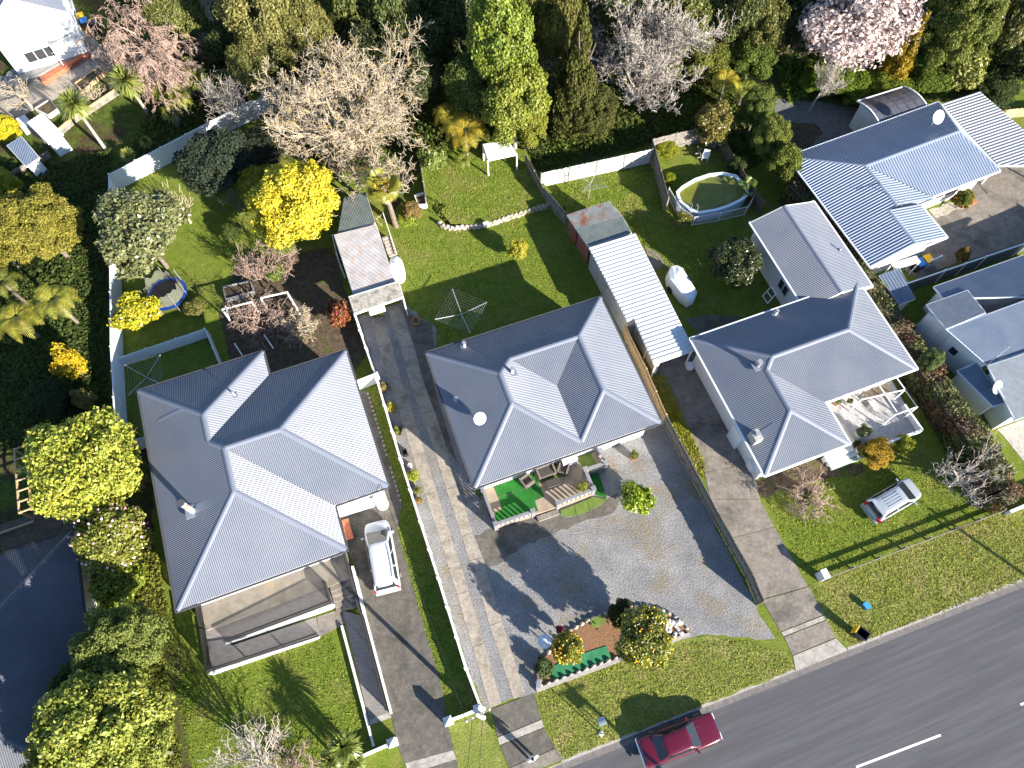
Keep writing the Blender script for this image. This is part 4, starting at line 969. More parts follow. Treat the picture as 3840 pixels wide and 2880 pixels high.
panel_fence('panel_fence', 'long dark corrugated fence between the right-hand neighbours', [T(3, 1, 1240, 805, 1.6), T(3, 1, 1560, 695, 1.6), T(3, 1, 1900, 580, 1.6), T(3, 1, 2212, 475, 1.6), P(4050, 820, 1.6)], 1.6, 2.4, mat('dark_fence_iron', (0.09, 0.095, 0.105), rough=0.6), M_BLUEW, cap=True)
panel_fence('panel_fence', 'short pale screen by the yellow and blue bins at the white gable', [T(3, 1, 1445, 610, 1.3), T(3, 1, 1530, 575, 1.3)], 1.3, 1.5, M_BLUEW, M_BLUEW, cap=False)
panel_fence('paling_fence', 'timber fence beside the carport at the right edge', [T(3, 0, 2010, 920, 1.0), T(3, 0, 2212, 900, 1.0), P(3990, 395, 1.0)], 1.0, 2.0, M_WOODT, M_WOODT, kind='paling', cap=False)
# sleeper retaining wall of the top left neighbour: each sleeper a part
rw = thing('sleeper_wall', 'pale timber sleeper retaining wall stepping through the top left garden', 'wall', T(0, 0, 650, 1050))
for a_, b_ in (((420, 1200), (640, 1010)), ((640, 1010), (800, 910)), ((800, 910), (1010, 770)), ((-40, 870), (130, 1000)), ((130, 1000), (400, 1210)), ((100, 1490), (430, 1300))):
    A, B = T(0, 0, *a_), T(0, 0, *b_); n = max(1, round((B - A).length / 1.8))
    for k in range(n):
        for j in range(3):
            mb = MB(); p0 = A.lerp(B, k / n); p1 = A.lerp(B, (k + 1) / n); e = (p1 - p0).normalized() * .01
            mb.bar(p0 + e + Vector((0, 0, .12 + j * .23)), p1 - e + Vector((0, 0, .12 + j * .23)), .12, .215); mb.build('sleeper', M_WOODT if j == 2 and a_[0] > 300 else M_WOOD, rw)
# raised timber garden beds
for i, (q, lab) in enumerate((([(640, 720), (700, 680), (770, 730), (700, 780)], 'raised timber bed with dark soil below the red steps'), ([(700, 680), (830, 590), (880, 625), (760, 720)], 'long raised bed with dark soil by the top left path'), ([(310, 930), (430, 855), (500, 930), (420, 985)], 'raised bed with a red plant beside the small white shed'))):
    b_ = thing('garden_bed', lab, 'garden bed', T(0, 0, *q[0]), 'raised beds')
    pts = [T(0, 0, x, y) for x, y in q]
    for k in range(4):
        mb = MB(); mb.bar(pts[k] + Vector((0, 0, .22)), pts[(k + 1) % 4] + Vector((0, 0, .22)), .08, .44); mb.build('side_board', M_STONEW if i == 2 else M_WOODT, b_)
    mb = MB(); mb.prism(pts, 0.0, .36); mb.build('soil', M_SOIL, b_)
# pyramidal gate pillars and low front walls of the left house
M_PIL = mat('pillar_render', (0.46, 0.47, 0.49), rough=0.8, var=0.06)
def pillar(p, lab, w=.46, h=1.05, rz=.34):
    t_ = thing('gate_pillar', lab, 'pillar', V3(p, 0), 'gate pillars with pyramid caps')
    mb = MB(); mb.box((p.x, p.y, h / 2), (w, w, h), rz); mb.build('shaft', M_WHITE, t_)
    mb = MB(); c, s_ = math.cos(rz), math.sin(rz); a = w * .56
    vs = [(p.x + (x * c - y * s_) * a, p.y + (x * s_ + y * c) * a, h) for x, y in ((-1, -1), (1, -1), (1, 1), (-1, 1))] + [(p.x, p.y, h + .22)]
    mb.add(vs, [(3, 2, 1, 0), (0, 1, 4), (1, 2, 4), (2, 3, 4), (3, 0, 4)]); mb.build('pyramid_cap', M_PIL, t_)
p1_ = T(1, 3, 1145, 1450, 1.1); p2_ = T(1, 3, 1612, 1270, 1.1); p3_ = zb1(485, 245, 1.1)
pillar(p1_, 'gate pillar left of the left house driveway mouth'); pillar(p2_, 'gate pillar right of the left house driveway mouth'); pillar(p3_, 'gate pillar where the white boundary wall meets the street')
def low_wall(pts, lab):
    t_ = thing('front_wall', lab, 'wall', V3(pts[0], 0))
    for k in range(len(pts) - 1):
        mb = MB(); a, b = V3(pts[k], .3), V3(pts[k + 1], .3); mb.bar(a, b, .16, .7); mb.build('wall_section', M_WHITE, t_)
low_wall([p1_ + Vector((-.2, -.08, 0)), T(1, 3, 880, 1570, .6)], 'low white front wall left of the left driveway')
low_wall([p2_ + Vector((.24, .1, 0)), zb1(300, 330, .6), p3_ - Vector((.24, .1, 0))], 'low white front wall between the two driveways')
# two-rail timber fence of the right house
rf = thing('rail_fence', 'weathered two-rail timber fence along the front lawn of the right house', 'fence', T(3, 2, 700, 1600))
fa_, fb_ = T(3, 2, 590, 1640, .65), T(3, 2, 2062, 1080, .65); n = 7
for k in range(n + 1):
    c = fa_.lerp(fb_, k / n); mb = MB(); mb.box((c.x, c.y, .33), (.1, .1, .66), .34); mb.build('post', M_WOOD, rf)
for k in range(n):
    for z_ in (.56, .24):
        a, b = V3(fa_.lerp(fb_, k / n), z_), V3(fa_.lerp(fb_, (k + 1) / n), z_); mb = MB(); mb.bar(a + Vector((.03, -.07, 0)), b + Vector((.03, -.07, 0)) - (b - a).normalized() * .01, .035, .14); mb.build('rail', M_WOOD, rf)
mb = MB(); c = T(3, 2, 555, 1625, .9); mb.box((c.x, c.y, .55), (.35, .55, 1.1), .34); mb.box((c.x, c.y, 1.13), (.42, .62, .06), .34); tag(mb.build('letterbox', M_WHITE), 'white letterbox pillar at the end of the two-rail fence', 'letterbox')
mb = MB(); mb.bar(T(3, 2, 2075, 1115, .35), P(3990, 1835, .35), .2, .7); tag(mb.build('front_wall', M_BLUEW), 'pale low wall at the foot of the hedge by the road', 'wall')
# stone retaining wall of the raised lawn: individual stones
st = thing('stone_wall', 'curved retaining wall of loose stones below the raised back lawn', 'wall', T(1, 1, 1800, 350))
path = [T(1, 1, 1530, 300), T(1, 1, 1580, 340), T(1, 1, 1650, 360), T(1, 1, 1770, 350), T(1, 1, 1890, 340), T(1, 1, 2000, 315), T(1, 1, 2110, 275), T(2, 1, 0, 280), T(2, 1, 150, 230), T(2, 1, 340, 170)]
def stone_mesh(seed):
    r_ = random.Random(seed); mb = MB(); mb.ball((0, 0, 0), (.24, .16, .16), 7, 5)
    mb.v = [(x * (1 + r_.uniform(-.2, .2)), y * (1 + r_.uniform(-.2, .2)), z * (1 + r_.uniform(-.2, .2))) for x, y, z in mb.v]
    o = mb.build('stone', M_STONE); me = o.data; bpy.data.objects.remove(o); return me
SM = [stone_mesh(k) for k in range(4)]
def stones(parent, path, step, rows=2, name='stone', m=None, zz=0.12, sc=1.0):
    base = wloc(parent)
    for i in range(len(path) - 1):
        a, b = path[i], path[i + 1]; L = (b - a).length; n = max(1, round(L / step)); rz = math.atan2((b - a).y, (b - a).x)
        for k in range(n):
            for j in range(rows):
                q = a.lerp(b, (k + .5 + (.5 if j % 2 else 0)) / n) - base
                o = bpy.data.objects.new(name, SM[rnd.randrange(4)]); col.objects.link(o); o.parent = parent
                o.location = (q.x, q.y, q.z + zz + j * .24); o.rotation_euler = (rnd.uniform(-.2, .2), rnd.uniform(-.2, .2), rz + rnd.uniform(-.25, .25))
                s_ = rnd.uniform(.85, 1.15) * sc; o.scale = (s_ * step / .45, s_, s_)
                if m: o.material_slots[0].link = 'OBJECT'; o.material_slots[0].material = m
stones(st, path, .42, 2)
mb = MB(); mb.box(T(1, 1, 1930, 310, .65), (.45, .3, .3), .3); tag(mb.build('concrete_block', M_STONEW), 'hollow concrete block on the stone retaining wall', 'block')
# timber edging stones along the left house's path
ed = thing('path_edging', 'row of pale edging stones along the side path of the left house', 'edging', T(1, 2, 1050, 500))
stones(ed, [T(1, 2, 950, 110), T(1, 2, 1115, 650)], .35, 1, zz=.03, sc=.55); stones(ed, [T(1, 2, 1135, 720), T(1, 2, 1230, 1030)], .35, 1, zz=.03, sc=.55)
# ------------------------------------------------------------------ porches, ramps, decks
up = Vector((0, 0, 1))
def railing(parent, a, b, h=1.0, spacing=.11, m=None):
    m = m or M_BLACK; L = (b - a).length; d = (b - a) / L
    mb = MB(); mb.bar(a + up * h, b + up * h, .07, .05); o = mb.build('handrail', m, parent)
    mb = MB(); mb.bar(a + up * .1, b + up * .1, .035, .035); mb.build('bottom_rail', m, parent)
    mb = MB(); n = int(L / spacing)
    for k in range(n + 1):
        q = a + d * (L * k / n); mb.box(q + up * (h / 2 + .05), (.036, .036, h - .1), math.atan2(d.y, d.x))
    mb.build('baluster_bars', m, parent, kind='stuff')
    n = max(1, round(L / 2.0))
    for k in range(n + 1):
        q = a + d * (L * k / n); mb = MB(); mb.box(q + up * (h / 2), (.05, .05, h), math.atan2(d.y, d.x)); mb.build('post', m, parent)
# left house: landing, two ramp flights, stair and long side ramp
rp = thing('access_ramp', 'concrete porch with switchback ramp, stairs and black railings before the left house', 'ramp', zb7(500, 450))
M_PORCH = mat('porch_concrete', (0.13, 0.115, 0.095), (0.20, 0.18, 0.155), rough=0.9, scale=1.5, bump=.15, c3=(0.22, 0.16, 0.075), scale3=.7, lo3=.6, hi3=.72)
M_RAMP = mat('ramp_concrete', (0.135, 0.125, 0.118), (0.215, 0.20, 0.19), rough=0.9, scale=2.5, bump=.15, stretch=(1, 6, 1))
mb = MB(); mb.prism([zb7(80, 330, 1), zb7(60, 250, 1), zb7(820, -20, 1), zb7(945, 30, 1), zb7(978, 185, 1), zb7(845, 237, 1), zb7(112, 497, 1)], 0, 1.0); mb.build('landing', M_PORCH, rp)
mb = MB(); mb.slab([zb7(835, 242, 1.0), zb7(862, 330, 1.0), zb7(235, 562, .62), zb7(200, 475, .62)], .5); mb.build('ramp_flight', M_RAMP, rp)
mb = MB(); mb.prism([zb7(112, 500, .6), zb7(200, 470, .6), zb7(235, 562, .6), zb7(270, 590, .6), zb7(275, 690, .6), zb7(150, 735, .6)], 0, .6); mb.build('turning_platform', M_RAMP, rp)
mb = MB(); mb.slab([zb7(270, 588, .6), zb7(770, 420, .06), zb7(795, 530, .06), zb7(276, 690, .6)], .4); mb.build('ramp_flight', M_RAMP, rp)
mb = MB(); A, B = zb7(258, 575, 0), zb7(888, 352, 0); mb.add([A + up * .0, B, B + up * 1.02, A + up * .66] + [q + Vector((-.05, -.14, 0)) for q in (A, B, B + up * 1.02, A + up * .66)], [(0, 1, 2, 3), (7, 6, 5, 4), (0, 4, 5, 1), (1, 5, 6, 2), (2, 6, 7, 3), (3, 7, 4, 0)]); mb.build('ramp_wall', M_WHITE, rp)
mb = MB(); A, B = zb7(160, 752, 0), zb7(795, 535, 0); mb.add([A, B, B + up * .12, A + up * .66] + [q + Vector((-.05, -.14, 0)) for q in (A, B, B + up * .12, A + up * .66)], [(0, 1, 2, 3), (7, 6, 5, 4), (0, 4, 5, 1), (1, 5, 6, 2), (2, 6, 7, 3), (3, 7, 4, 0)]); mb.build('ramp_wall', M_WHITE, rp)
railing(rp, zb7(250, 568, .62), zb7(868, 338, 1.0), .95); railing(rp, zb7(868, 338, 1.0), zb7(830, 215, 1.0), .95)
railing(rp, zb7(150, 742, .62), zb7(785, 530, .08), .95); railing(rp, zb7(112, 500, .65), zb7(150, 738, .65), .95); railing(rp, zb7(80, 335, 1), zb7(108, 480, 1), .95)
for k in range(5):                       # five stair treads
    y0 = 232 + k * 32; z_ = 1.0 - (k + 1) * .165
    mb = MB(); mb.prism([zb7(848 + k * 9, y0, z_), zb7(985 + k * 8, y0 - 45, z_), zb7(995 + k * 8, y0 - 8, z_), zb7(858 + k * 9, y0 + 36, z_)], 0, z_); mb.build('stair_tread', M_CONC, rp)
mb = MB(); mb.prism([zb7(775, 418, .05), zb7(890, 380, .05), zb7(930, 365, .05), zb7(945, 455, .05), zb7(910, 475, .05), zb7(795, 535, .05)], -.05, .055); mb.build('path_slab', M_CONC, rp)
railing(rp, zb7(945, 40, 1), zb7(985, 180, 1), .95); railing(rp, zb7(985, 180, 1), zb7(1045, 400, .2), .95)
sr = thing('side_ramp', 'long concrete side ramp with black railing beside the left driveway', 'ramp', zb7(1060, 600))
a0, a1 = zb7(925, 380, .18), zb7(1035, 410, .18); b0, b1 = T(1, 3, 960, 1260, .05), T(1, 3, 1120, 1200, .05)
mb = MB(); mb.slab([a0, a1, b1, b0], .3); mb.build('ramp_flight', M_RAMP, sr)
mb = MB(); mb.slab([b0, b1, T(1, 3, 1145, 1240, .04), T(1, 3, 970, 1300, .04)], .2); mb.build('path_slab', M_CONCL, sr)
mb = MB(); mb.bar(zb7(990, 120, .5), zb7(1060, 400, .25), .12, .8); mb.bar(zb7(1060, 400, .12), T(1, 3, 1145, 1210, .12), .12, .3); mb.build('side_kerb', M_WHITE2, sr)
mb = MB(); mb.bar(T(1, 3, 735, 480, .12), T(1, 3, 1000, 1480, .12), .12, .35); mb.build('edge_wall', M_WHITE2, sr)
railing(sr, zb7(1048, 405, .2), T(1, 3, 1115, 1180, .08), .95)
# wall of the left house seen at the inner corner: windows and a water cylinder
fr1 = H1.fr
for k in range(4): wall_window(H1.o, fr1.w(10.35 + k * .78, 3.49), fr1.w(10.9 + k * .78, 3.49), 2.2, 2.75, panes=1)
mb = MB(); mb.prism([fr1.w(10.1, 3.2), fr1.w(13.4, 3.2), fr1.w(13.4, 3.46), fr1.w(10.1, 3.46)], 0, 1.3); mb.build('base_wall', M_WHITE, H1.o)
c = T(1, 2, 1040, 990, 1.6); mb = MB(); mb.lathe((c.x, c.y, 0), [(.42, 0), (.42, 1.5), (.38, 1.62), (.1, 1.68)], 20); tag(mb.build('water_cylinder', M_WHITE), 'round white water cylinder at the corner of the left house', 'tank')
mb = MB(); q = [T(1, 2, 735, 1185, .5), T(1, 2, 790, 1170, .5), T(1, 2, 830, 1310, .5), T(1, 2, 770, 1330, .5)]
dw = thing('timber_crate', 'brown slatted timber bench beside the white van', 'bench', V3(q[0], 0))
for k in range(7):
    mb = MB(); mb.bar(q[0].lerp(q[3], k / 6.0), q[1].lerp(q[2], k / 6.0), .2, .03); mb.build('slat', M_BRICK, dw)
mb = MB(); mb.prism(inset(ccw([tuple(x) for x in q]), .05), 0, .47); mb.build('base', M_WOODD, dw)

# middle house: porch floor, balustrade, turf mats, furniture
po = thing('porch', 'concrete porch with white balustrade and green turf before the middle house', 'porch', zb5(500, 300))
PZ = .5
mb = MB(); mb.prism([zb5(62, 270, PZ), zb5(178, 628, PZ), zb5(508, 520, PZ), zb5(705, 455, PZ), zb5(1022, 335, PZ), zb5(955, 165, PZ), zb5(1122, 105, PZ), zb5(1070, -60, PZ), zb5(600, 60, PZ)], 0, PZ); mb.build('floor', mat('porch_tan_concrete', (0.20, 0.155, 0.112), (0.27, 0.22, 0.165), rough=.9, scale=2), po)
mb = MB(); mb.prism([zb5(525, 535, .3), zb5(700, 475, .3), zb5(715, 515, .3), zb5(545, 578, .3)], 0, .3); mb.build('front_step', M_CONC, po)
def mat_sheet(pts, m, name='turf_mat', z=PZ): mb = MB(); mb.prism([Vector((p.x, p.y, 0)) for p in pts], z, z + .018); mb.build(name, m, po)
mat_sheet([zb5(160, 282, PZ), zb5(500, 165, PZ), zb5(548, 262, PZ), zb5(200, 375, PZ)], M_TURF); mat_sheet([zb5(203, 380, PZ), zb5(550, 267, PZ), zb5(592, 368, PZ), zb5(512, 402, PZ), zb5(540, 490, PZ), zb5(180, 588, PZ), zb5(170, 510, PZ), zb5(232, 478, PZ)], M_TURF)
mat_sheet([zb5(505, 150, PZ), zb5(720, 75, PZ), zb5(765, 195, PZ), zb5(560, 250, PZ)], M_TURF2); mat_sheet([zb5(868, 35, PZ), zb5(985, -8, PZ), zb5(1030, 88, PZ), zb5(922, 130, PZ)], M_TURF2)
for k_, pts_ in enumerate(([(725, 488), (845, 440), (862, 530), (770, 545), (735, 520)], [(848, 440), (955, 395), (975, 490), (866, 530)], [(958, 395), (1000, 370), (1120, 392), (1070, 440), (978, 490)], [(975, 185), (1050, 170), (1122, 385), (1035, 355), (1005, 260)])):
    mb = MB(); mb.prism([zb5(*q_) for q_ in pts_], .03, .075 + .006 * k_); o = mb.build('ground_mat', M_TURF2 if k_ < 3 else M_TURF); tag(o, ('olive weed cloth left of three below the porch balustrade', 'olive weed cloth in the middle below the porch balustrade', 'olive weed cloth curving round the porch corner', 'dark green cloth strip in shade right of the porch')[k_], 'ground cloth', 'ground cloths')
M_BAL = mat('balustrade_white', (0.5, 0.5, 0.49), rough=.8, var=.05); M_RAILG = mat('balustrade_rail', (0.17, 0.17, 0.185), rough=.8, var=.08)
bm = MB(); bm.lathe((0, 0, 0), [(.075, 0), (.075, .06), (.045, .1), (.085, .26), (.05, .5), (.07, .56), (.07, .6)], 10); bo = bm.build('baluster', M_BAL); BALM = bo.data; bpy.data.objects.remove(bo)
def balustrade(a, b):
    a = V3(a, PZ); b = V3(b, PZ); L = (b - a).length; d = (b - a) / L; rz = math.atan2(d.y, d.x); base = wloc(po)
    mb = MB(); mb.bar(a + up * .66, b + up * .66, .2, .12); mb.build('top_rail', M_RAILG, po)
    n = max(2, round(L / .34))
    for k in range(n):
        q = a + d * (L * (k + .5) / n) - base; o = bpy.data.objects.new('baluster', BALM); col.objects.link(o); o.parent = po; o.location = q; o.rotation_euler = (0, 0, rz)
def corner(p):
    p = V3(p, 0); mb = MB(); mb.box(p + up * .65, (.26, .26, 1.3), .33); mb.box(p + up * 1.33, (.32, .32, .06), .33); mb.build('corner_post', M_RAILG, po)
cz = PZ + .6
B0, B1, B2, B3, B4, B5, B6, B7 = [zb5(*q, cz) for q in ((62, 285), (178, 605), (495, 495), (708, 425), (1008, 305), (940, 140), (1112, 85), (1065, -20))]
for a_, b_ in ((B0, B1), (B1, B2), (B3, B4), (B4, B5), (B5, B6), (B6, B7)): balustrade(a_, b_)
for q in (B0, B1, B2, B3, B4, B5, B6, B7): corner(q)
M_RATT = mat('rattan', (0.085, 0.07, 0.062), (0.16, 0.14, 0.125), rough=.9, scale=14, bump=.3, bscale=40)
M_CUSH = mat('dark_cushion', (0.04, 0.034, 0.032), rough=.9)
def seat(lab, p, w, d, rz, name='rattan_chair', cat='armchair', group='rattan porch seats'):
    t_ = thing(name, lab, cat, (p.x, p.y, PZ + .02), group); t_.rotation_euler = (0, 0, rz)
    def part(nm, c_, s_, m, tilt=None): mb = MB(); mb.box(c_, s_, 0, tilt); me = mb.build(nm, m); me.parent = t_
    part('seat', (0, 0, .25), (w, d, .26), M_RATT); part('cushion', (0, .0, .42), (w - .24, d - .14, .08), M_CUSH)
    part('backrest', (0, d / 2 - .04, .52), (w, .1, .62), M_RATT, (-.18, 'X'))
    for s_ in (-1, 1): part('armrest', (s_ * (w / 2 - .055), 0, .45), (.11, d, .36), M_RATT)
    for sx in (-1, 1):
        for sy in (-1, 1): part('leg', (sx * (w / 2 - .06), sy * (d / 2 - .06), .06), (.06, .06, .12), M_RATT)
seat('rattan armchair on the bright turf, left of the sofa', zb5(445, 235, PZ + .4), .72, .75, R(125)); seat('rattan armchair right of the sofa on the middle porch', zb5(755, 125, PZ + .4), .72, .75, R(-18))
seat('two-seat rattan sofa against the wall of the middle porch', zb5(605, 150, PZ + .4), 1.25, .75, R(20), 'rattan_sofa', 'sofa')
p = zb5(665, 250, PZ + .35); tt = thing('rattan_table', 'low rattan table with dark top before the sofa', 'table', (p.x, p.y, PZ + .02)); tt.rotation_euler = (0, 0, R(18))
for nm, c_, s_, m in (('top', (0, 0, .36), (.95, .5, .05), M_CUSH), ('apron', (0, 0, .25), (.9, .46, .16), M_RATT)) + tuple(('leg', (x * .42, y * .2, .1), (.06, .06, .2), M_RATT) for x in (-1, 1) for y in (-1, 1)):
    mb = MB(); mb.box(c_, s_); o = mb.build(nm, m); o.parent = tt
mb = MB(); p = zb5(800, 55, PZ + .6); mb.box((p.x, p.y, PZ + .5), (1.0, .5, .96), .33); mb.box((p.x, p.y, PZ + 1.0), (1.06, .56, .05), .33); tag(mb.build('cabinet', M_WHITE), 'white cabinet standing at the wall of the middle porch', 'cabinet')
def pot(p, r, h, m, lab, z=0.0, plant=None, name='plant_pot', group='plant pots'):
    t_ = thing(name, lab, 'plant pot', (p.x, p.y, z), group)
    mb = MB(); mb.lathe((p.x, p.y, z), [(r * .7, 0), (r, h), (r * 1.06, h), (r * 1.06, h + .03), (r * .9, h + .03), (r * .88, h - .03)], 14); mb.build('pot', m, t_)
    mb = MB(); mb.lathe((p.x, p.y, z), [(r * .85, h - .08), (r * .87, h - .02)], 14); mb.build('soil', M_SOIL, t_)
    return t_
M_TERRA = mat('terracotta', (0.34, 0.16, 0.085), rough=.9); M_POTW = mat('white_pot', (0.6, 0.58, 0.55), rough=.7); M_POTB = mat('blue_glaze_pot', (0.10, 0.09, 0.22), rough=.3)
POTS = []
POTS.append((pot(zb5(915, 300, PZ + .3), .28, .42, M_POTW, 'white pot with yellow-green bush at the porch corner', PZ), .42, .38, (.20, .22, .03)))
POTS.append((pot(T(2, 2, 1052, 645, .3), .3, .42, M_TERRA, 'terracotta pot with small bush on the gravel near the white wall'), .42, .32, (.13, .15, .03)))
POTS.append((pot(T(1, 1, 1350, 1112, .3), .3, .35, M_TERRA, 'empty terracotta pot by the old garage driveway'), 0, 0, None))
for i, (x, y, r_, m, lab, pc) in enumerate(((430, 535, .42, M_POTW, 'large white tub with dark plant at the deck corner', (.05, .07, .02)), (318, 258, .2, M_POTW, 'small pale pot on the deck under the eave', (.12, .13, .04)), (215, 265, .17, M_TERRA, 'small terracotta pot at the inner corner of the deck', (.10, .14, .03)), (480, 645, .24, M_POTB, 'dark glazed pot left of its twin on the deck edge', None), (522, 675, .26, M_POTB, 'dark blue glazed pot at the deck edge above the yellow shrub', None), (380, 635, .22, M_DARK, 'black pot on the steps below the eave', (.04, .06, .02)), (410, 680, .25, M_POTW, 'pale pot with golden plant on the deck steps', (.25, .17, .03)), (425, 730, .24, M_POTW, 'lowest pale pot on the deck steps', (.10, .12, .03)))):
    zz = .7 if i in (0, 1, 2, 3, 4) else .45
    POTS.append((pot(zb8(x, y, zz + .3), r_, .4, m, lab, zz), .4, r_ * 1.1, pc))
# right house deck with frame pergola
DZ = .7
M_DECKW = mat('bleached_deck', (0.30, 0.29, 0.285), (0.43, 0.42, 0.415), rough=.9, scale=3, bump=.15, c3=(.30, .29, .28), scale3=.9)
dk3 = thing('deck', 'bleached timber deck at the front corner of the right house', 'deck', zb8(550, 400))
A, B, C_, D_ = zb8(120, 262, DZ), zb8(700, 60, DZ), zb8(950, 520, DZ), zb8(450, 715, DZ)
nb = 34
for k in range(nb):
    a = A.lerp(D_, k / nb); b = B.lerp(C_, k / nb); a2 = A.lerp(D_, (k + .94) / nb); b2 = B.lerp(C_, (k + .94) / nb)
    mb = MB(); mb.slab([a, b, b2, a2], .05); mb.build('board', M_DECKW, dk3)
mb = MB(); mb.prism(inset(ccw([tuple(q) for q in (A, B, C_, D_)]), .08), 0, DZ - .06); mb.build('base', M_WHITE2, dk3)
mb = MB(); mb.bar(zb8(800, 290, 1.0), zb8(958, 515, 1.0), .14, .55); mb.bar(zb8(958, 515, 1.0), zb8(540, 668, 1.0), .14, .5); mb.build('parapet', M_WHITE, dk3)
for k, (x, y, w_) in enumerate(((115, 740, 1.0), (140, 790, .55), (160, 830, .28))):
    mb = MB(); z_ = DZ - .2 * k - .05; mb.prism([zb8(100 + k * 22, 735 + k * 40, z_), zb8(345 + k * 22, 640 + k * 42, z_), zb8(370 + k * 22, 685 + k * 42, z_), zb8(122 + k * 22, 778 + k * 42, z_)], 0, z_); mb.build('front_step', M_WHITE2 if k < 2 else mat('step_sage', (.35, .40, .38)), dk3)
pg = thing('pergola', 'open white pipe pergola frame over the pale deck', 'pergola', zb8(800, 250))
ph = 2.7
fr = [((740, 35), (930, 298)), ((430, 235), (820, 145)), ((720, 375), (930, 298)), ((590, 110), (745, 345)), ((820, 145), (930, 298))]
for a_, b_ in fr: mb = MB(); mb.bar(zb8(*a_, ph), zb8(*b_, ph), .07, .07); mb.build('beam', M_WHITE, pg)
for q in ((930, 298), (720, 375), (430, 235), (820, 145)):
    w_ = zb8(*q, ph); mb = MB(); mb.box((w_.x, w_.y, (ph + .7) / 2), (.07, .07, ph - .7)); mb.build('post', M_WHITE, pg)
ot = thing('outdoor_table', 'long grey-brown table beside the wall on the pale deck', 'table', zb8(580, 170))
q = [zb8(440, 170, 1.45), zb8(655, 85, 1.45), zb8(700, 150, 1.45), zb8(480, 235, 1.45)]
mb = MB(); mb.slab([Vector(x) for x in q], .05); mb.build('table_top', M_WOODD, ot)
for x in q: mb = MB(); mb.box((x.x * .94 + q[0].x * .03 + q[2].x * .03, x.y * .94 + q[0].y * .03 + q[2].y * .03, 1.06), (.07, .07, .72)); mb.build('leg', M_WOODD, ot)
lg = thing('sun_lounger', 'pale folding lounger lying on the deck below the table', 'lounger', zb8(530, 290))
mb = MB(); mb.slab([zb8(490, 250, 1.0), zb8(545, 235, 1.0), zb8(590, 310, 1.0), zb8(560, 340, 1.0)], .05); mb.build('bed', M_POTW, lg)
for x, y in ((495, 252), (545, 240), (585, 308), (560, 335)): w_ = zb8(x, y, .95); mb = MB(); mb.box((w_.x, w_.y, .83), (.04, .04, .24)); mb.build('leg', M_GALV, lg)
# meter box, water heater on the right house's left wall
mb = MB(); mb.box(T(2, 2, 1925, 470, 1.0), (.8, 1.1, 2.0), H3.fr.ang); tag(mb.build('cupboard', M_BLUEW), 'pale lean-to cupboard against the left wall of the right house', 'cupboard')
mb = MB(); mb.box(T(2, 2, 2030, 720, .9), (.35, .55, .8), H3.fr.ang); tag(mb.build('gas_heater', M_WHITE), 'white gas water heater on the corner wall of the right house', 'heater')
# ------------------------------------------------------------------ yard things
def rotary(lab, c, r, rz, hub=2.0, rise=.35, m=None):
    m = m or M_GALV; t_ = thing('clothesline', lab, 'clothesline', V3(c, 0), 'rotary clotheslines'); c = V3(c, 0)
    mb = MB(); mb.tube(c, c + up * (hub + .1), .035, n=8); mb.build('mast', m, t_)
    tips = []
    for k in range(4):
        a = rz + k * math.pi / 2; tip = c + Vector((math.cos(a) * r, math.sin(a) * r, hub + rise)); tips.append(tip)
        mb = MB(); mb.tube(c + up * hub, tip, .024, n=6); mb.build('arm', m, t_)
    mb = MB()
    for f in (.35, .48, .61, .74, .87, .99):
        q = [(c + up * hub).lerp(t, f) for t in tips]
        for k in range(4): mb.tube(q[k], q[(k + 1) % 4], .005, n=3, cap=False)
    mb.build('lines', M_GALV, t_, kind='stuff')
rotary('rotary clothesline in the white-fenced corner of the left house', T(0, 1, 1215, 1580, 2.0), 1.75, R(62))
rotary('rotary clothesline leaning above the middle back lawn', T(1, 1, 1730, 1075, 1.6), 2.0, R(20), hub=1.9, rise=.5)
rotary('square clothesline with bright lines near the pale paling fence', T(2, 0, 695, 1515, 1.9), 1.45, R(58), hub=1.8, rise=.5)
# pool
pool_px = [(0, 1410, 1585), (0, 1450, 1545), (0, 1560, 1480), (0, 1680, 1440), (0, 1790, 1428), (0, 1905, 1450), (0, 1990, 1535), (0, 2008, 1610), (1, 1995, 80), (1, 1950, 115), (1, 1850, 165), (1, 1740, 200), (1, 1600, 222), (1, 1510, 190), (1, 1430, 120), (1, 1405, 45)]
rim = [T(2, r_, x, y, 1.15) for r_, x, y in pool_px]
pool = thing('swimming_pool', 'above-ground pool with white rim and murky green water', 'pool', V3(sum(rim, Vector()) / len(rim), 0))
ri = ccw([tuple(p) for p in rim]); inn = inset(ri, .2); n = len(ri)
M_POOLW = mat('pool_liner', (0.62, 0.68, 0.75), rough=.5, var=.04)
mb = MB()
for i in range(n):
    j = (i + 1) % n
    mb.add([(*ri[i][:2], 1.18), (*ri[j][:2], 1.18), (*inn[j], 1.18), (*inn[i], 1.18)], [(0, 1, 2, 3)])
    mb.add([(*ri[i][:2], 1.10), (*ri[j][:2], 1.10), (*ri[j][:2], 1.18), (*ri[i][:2], 1.18)], [(0, 1, 2, 3)])
    mb.add([(*inn[j], 1.0), (*inn[i], 1.0), (*inn[i], 1.18), (*inn[j], 1.18)], [(0, 1, 2, 3)])
mb.build('rim', M_POOLW, pool)
mb = MB(); w1 = inset(ri, .05); w2 = inset(ri, .09)
for i in range(n):
    j = (i + 1) % n
    mb.add([(*w1[i], 0), (*w1[j], 0), (*w1[j], 1.12), (*w1[i], 1.12)], [(0, 1, 2, 3)]); mb.add([(*w2[j], 0), (*w2[i], 0), (*w2[i], 1.12), (*w2[j], 1.12)], [(0, 1, 2, 3)])
mb.build('wall', mat('pool_wall', (.36, .45, .58), rough=.5), pool)
mb = MB(); mb.add([(*q, .98) for q in w2], [tuple(range(n))])
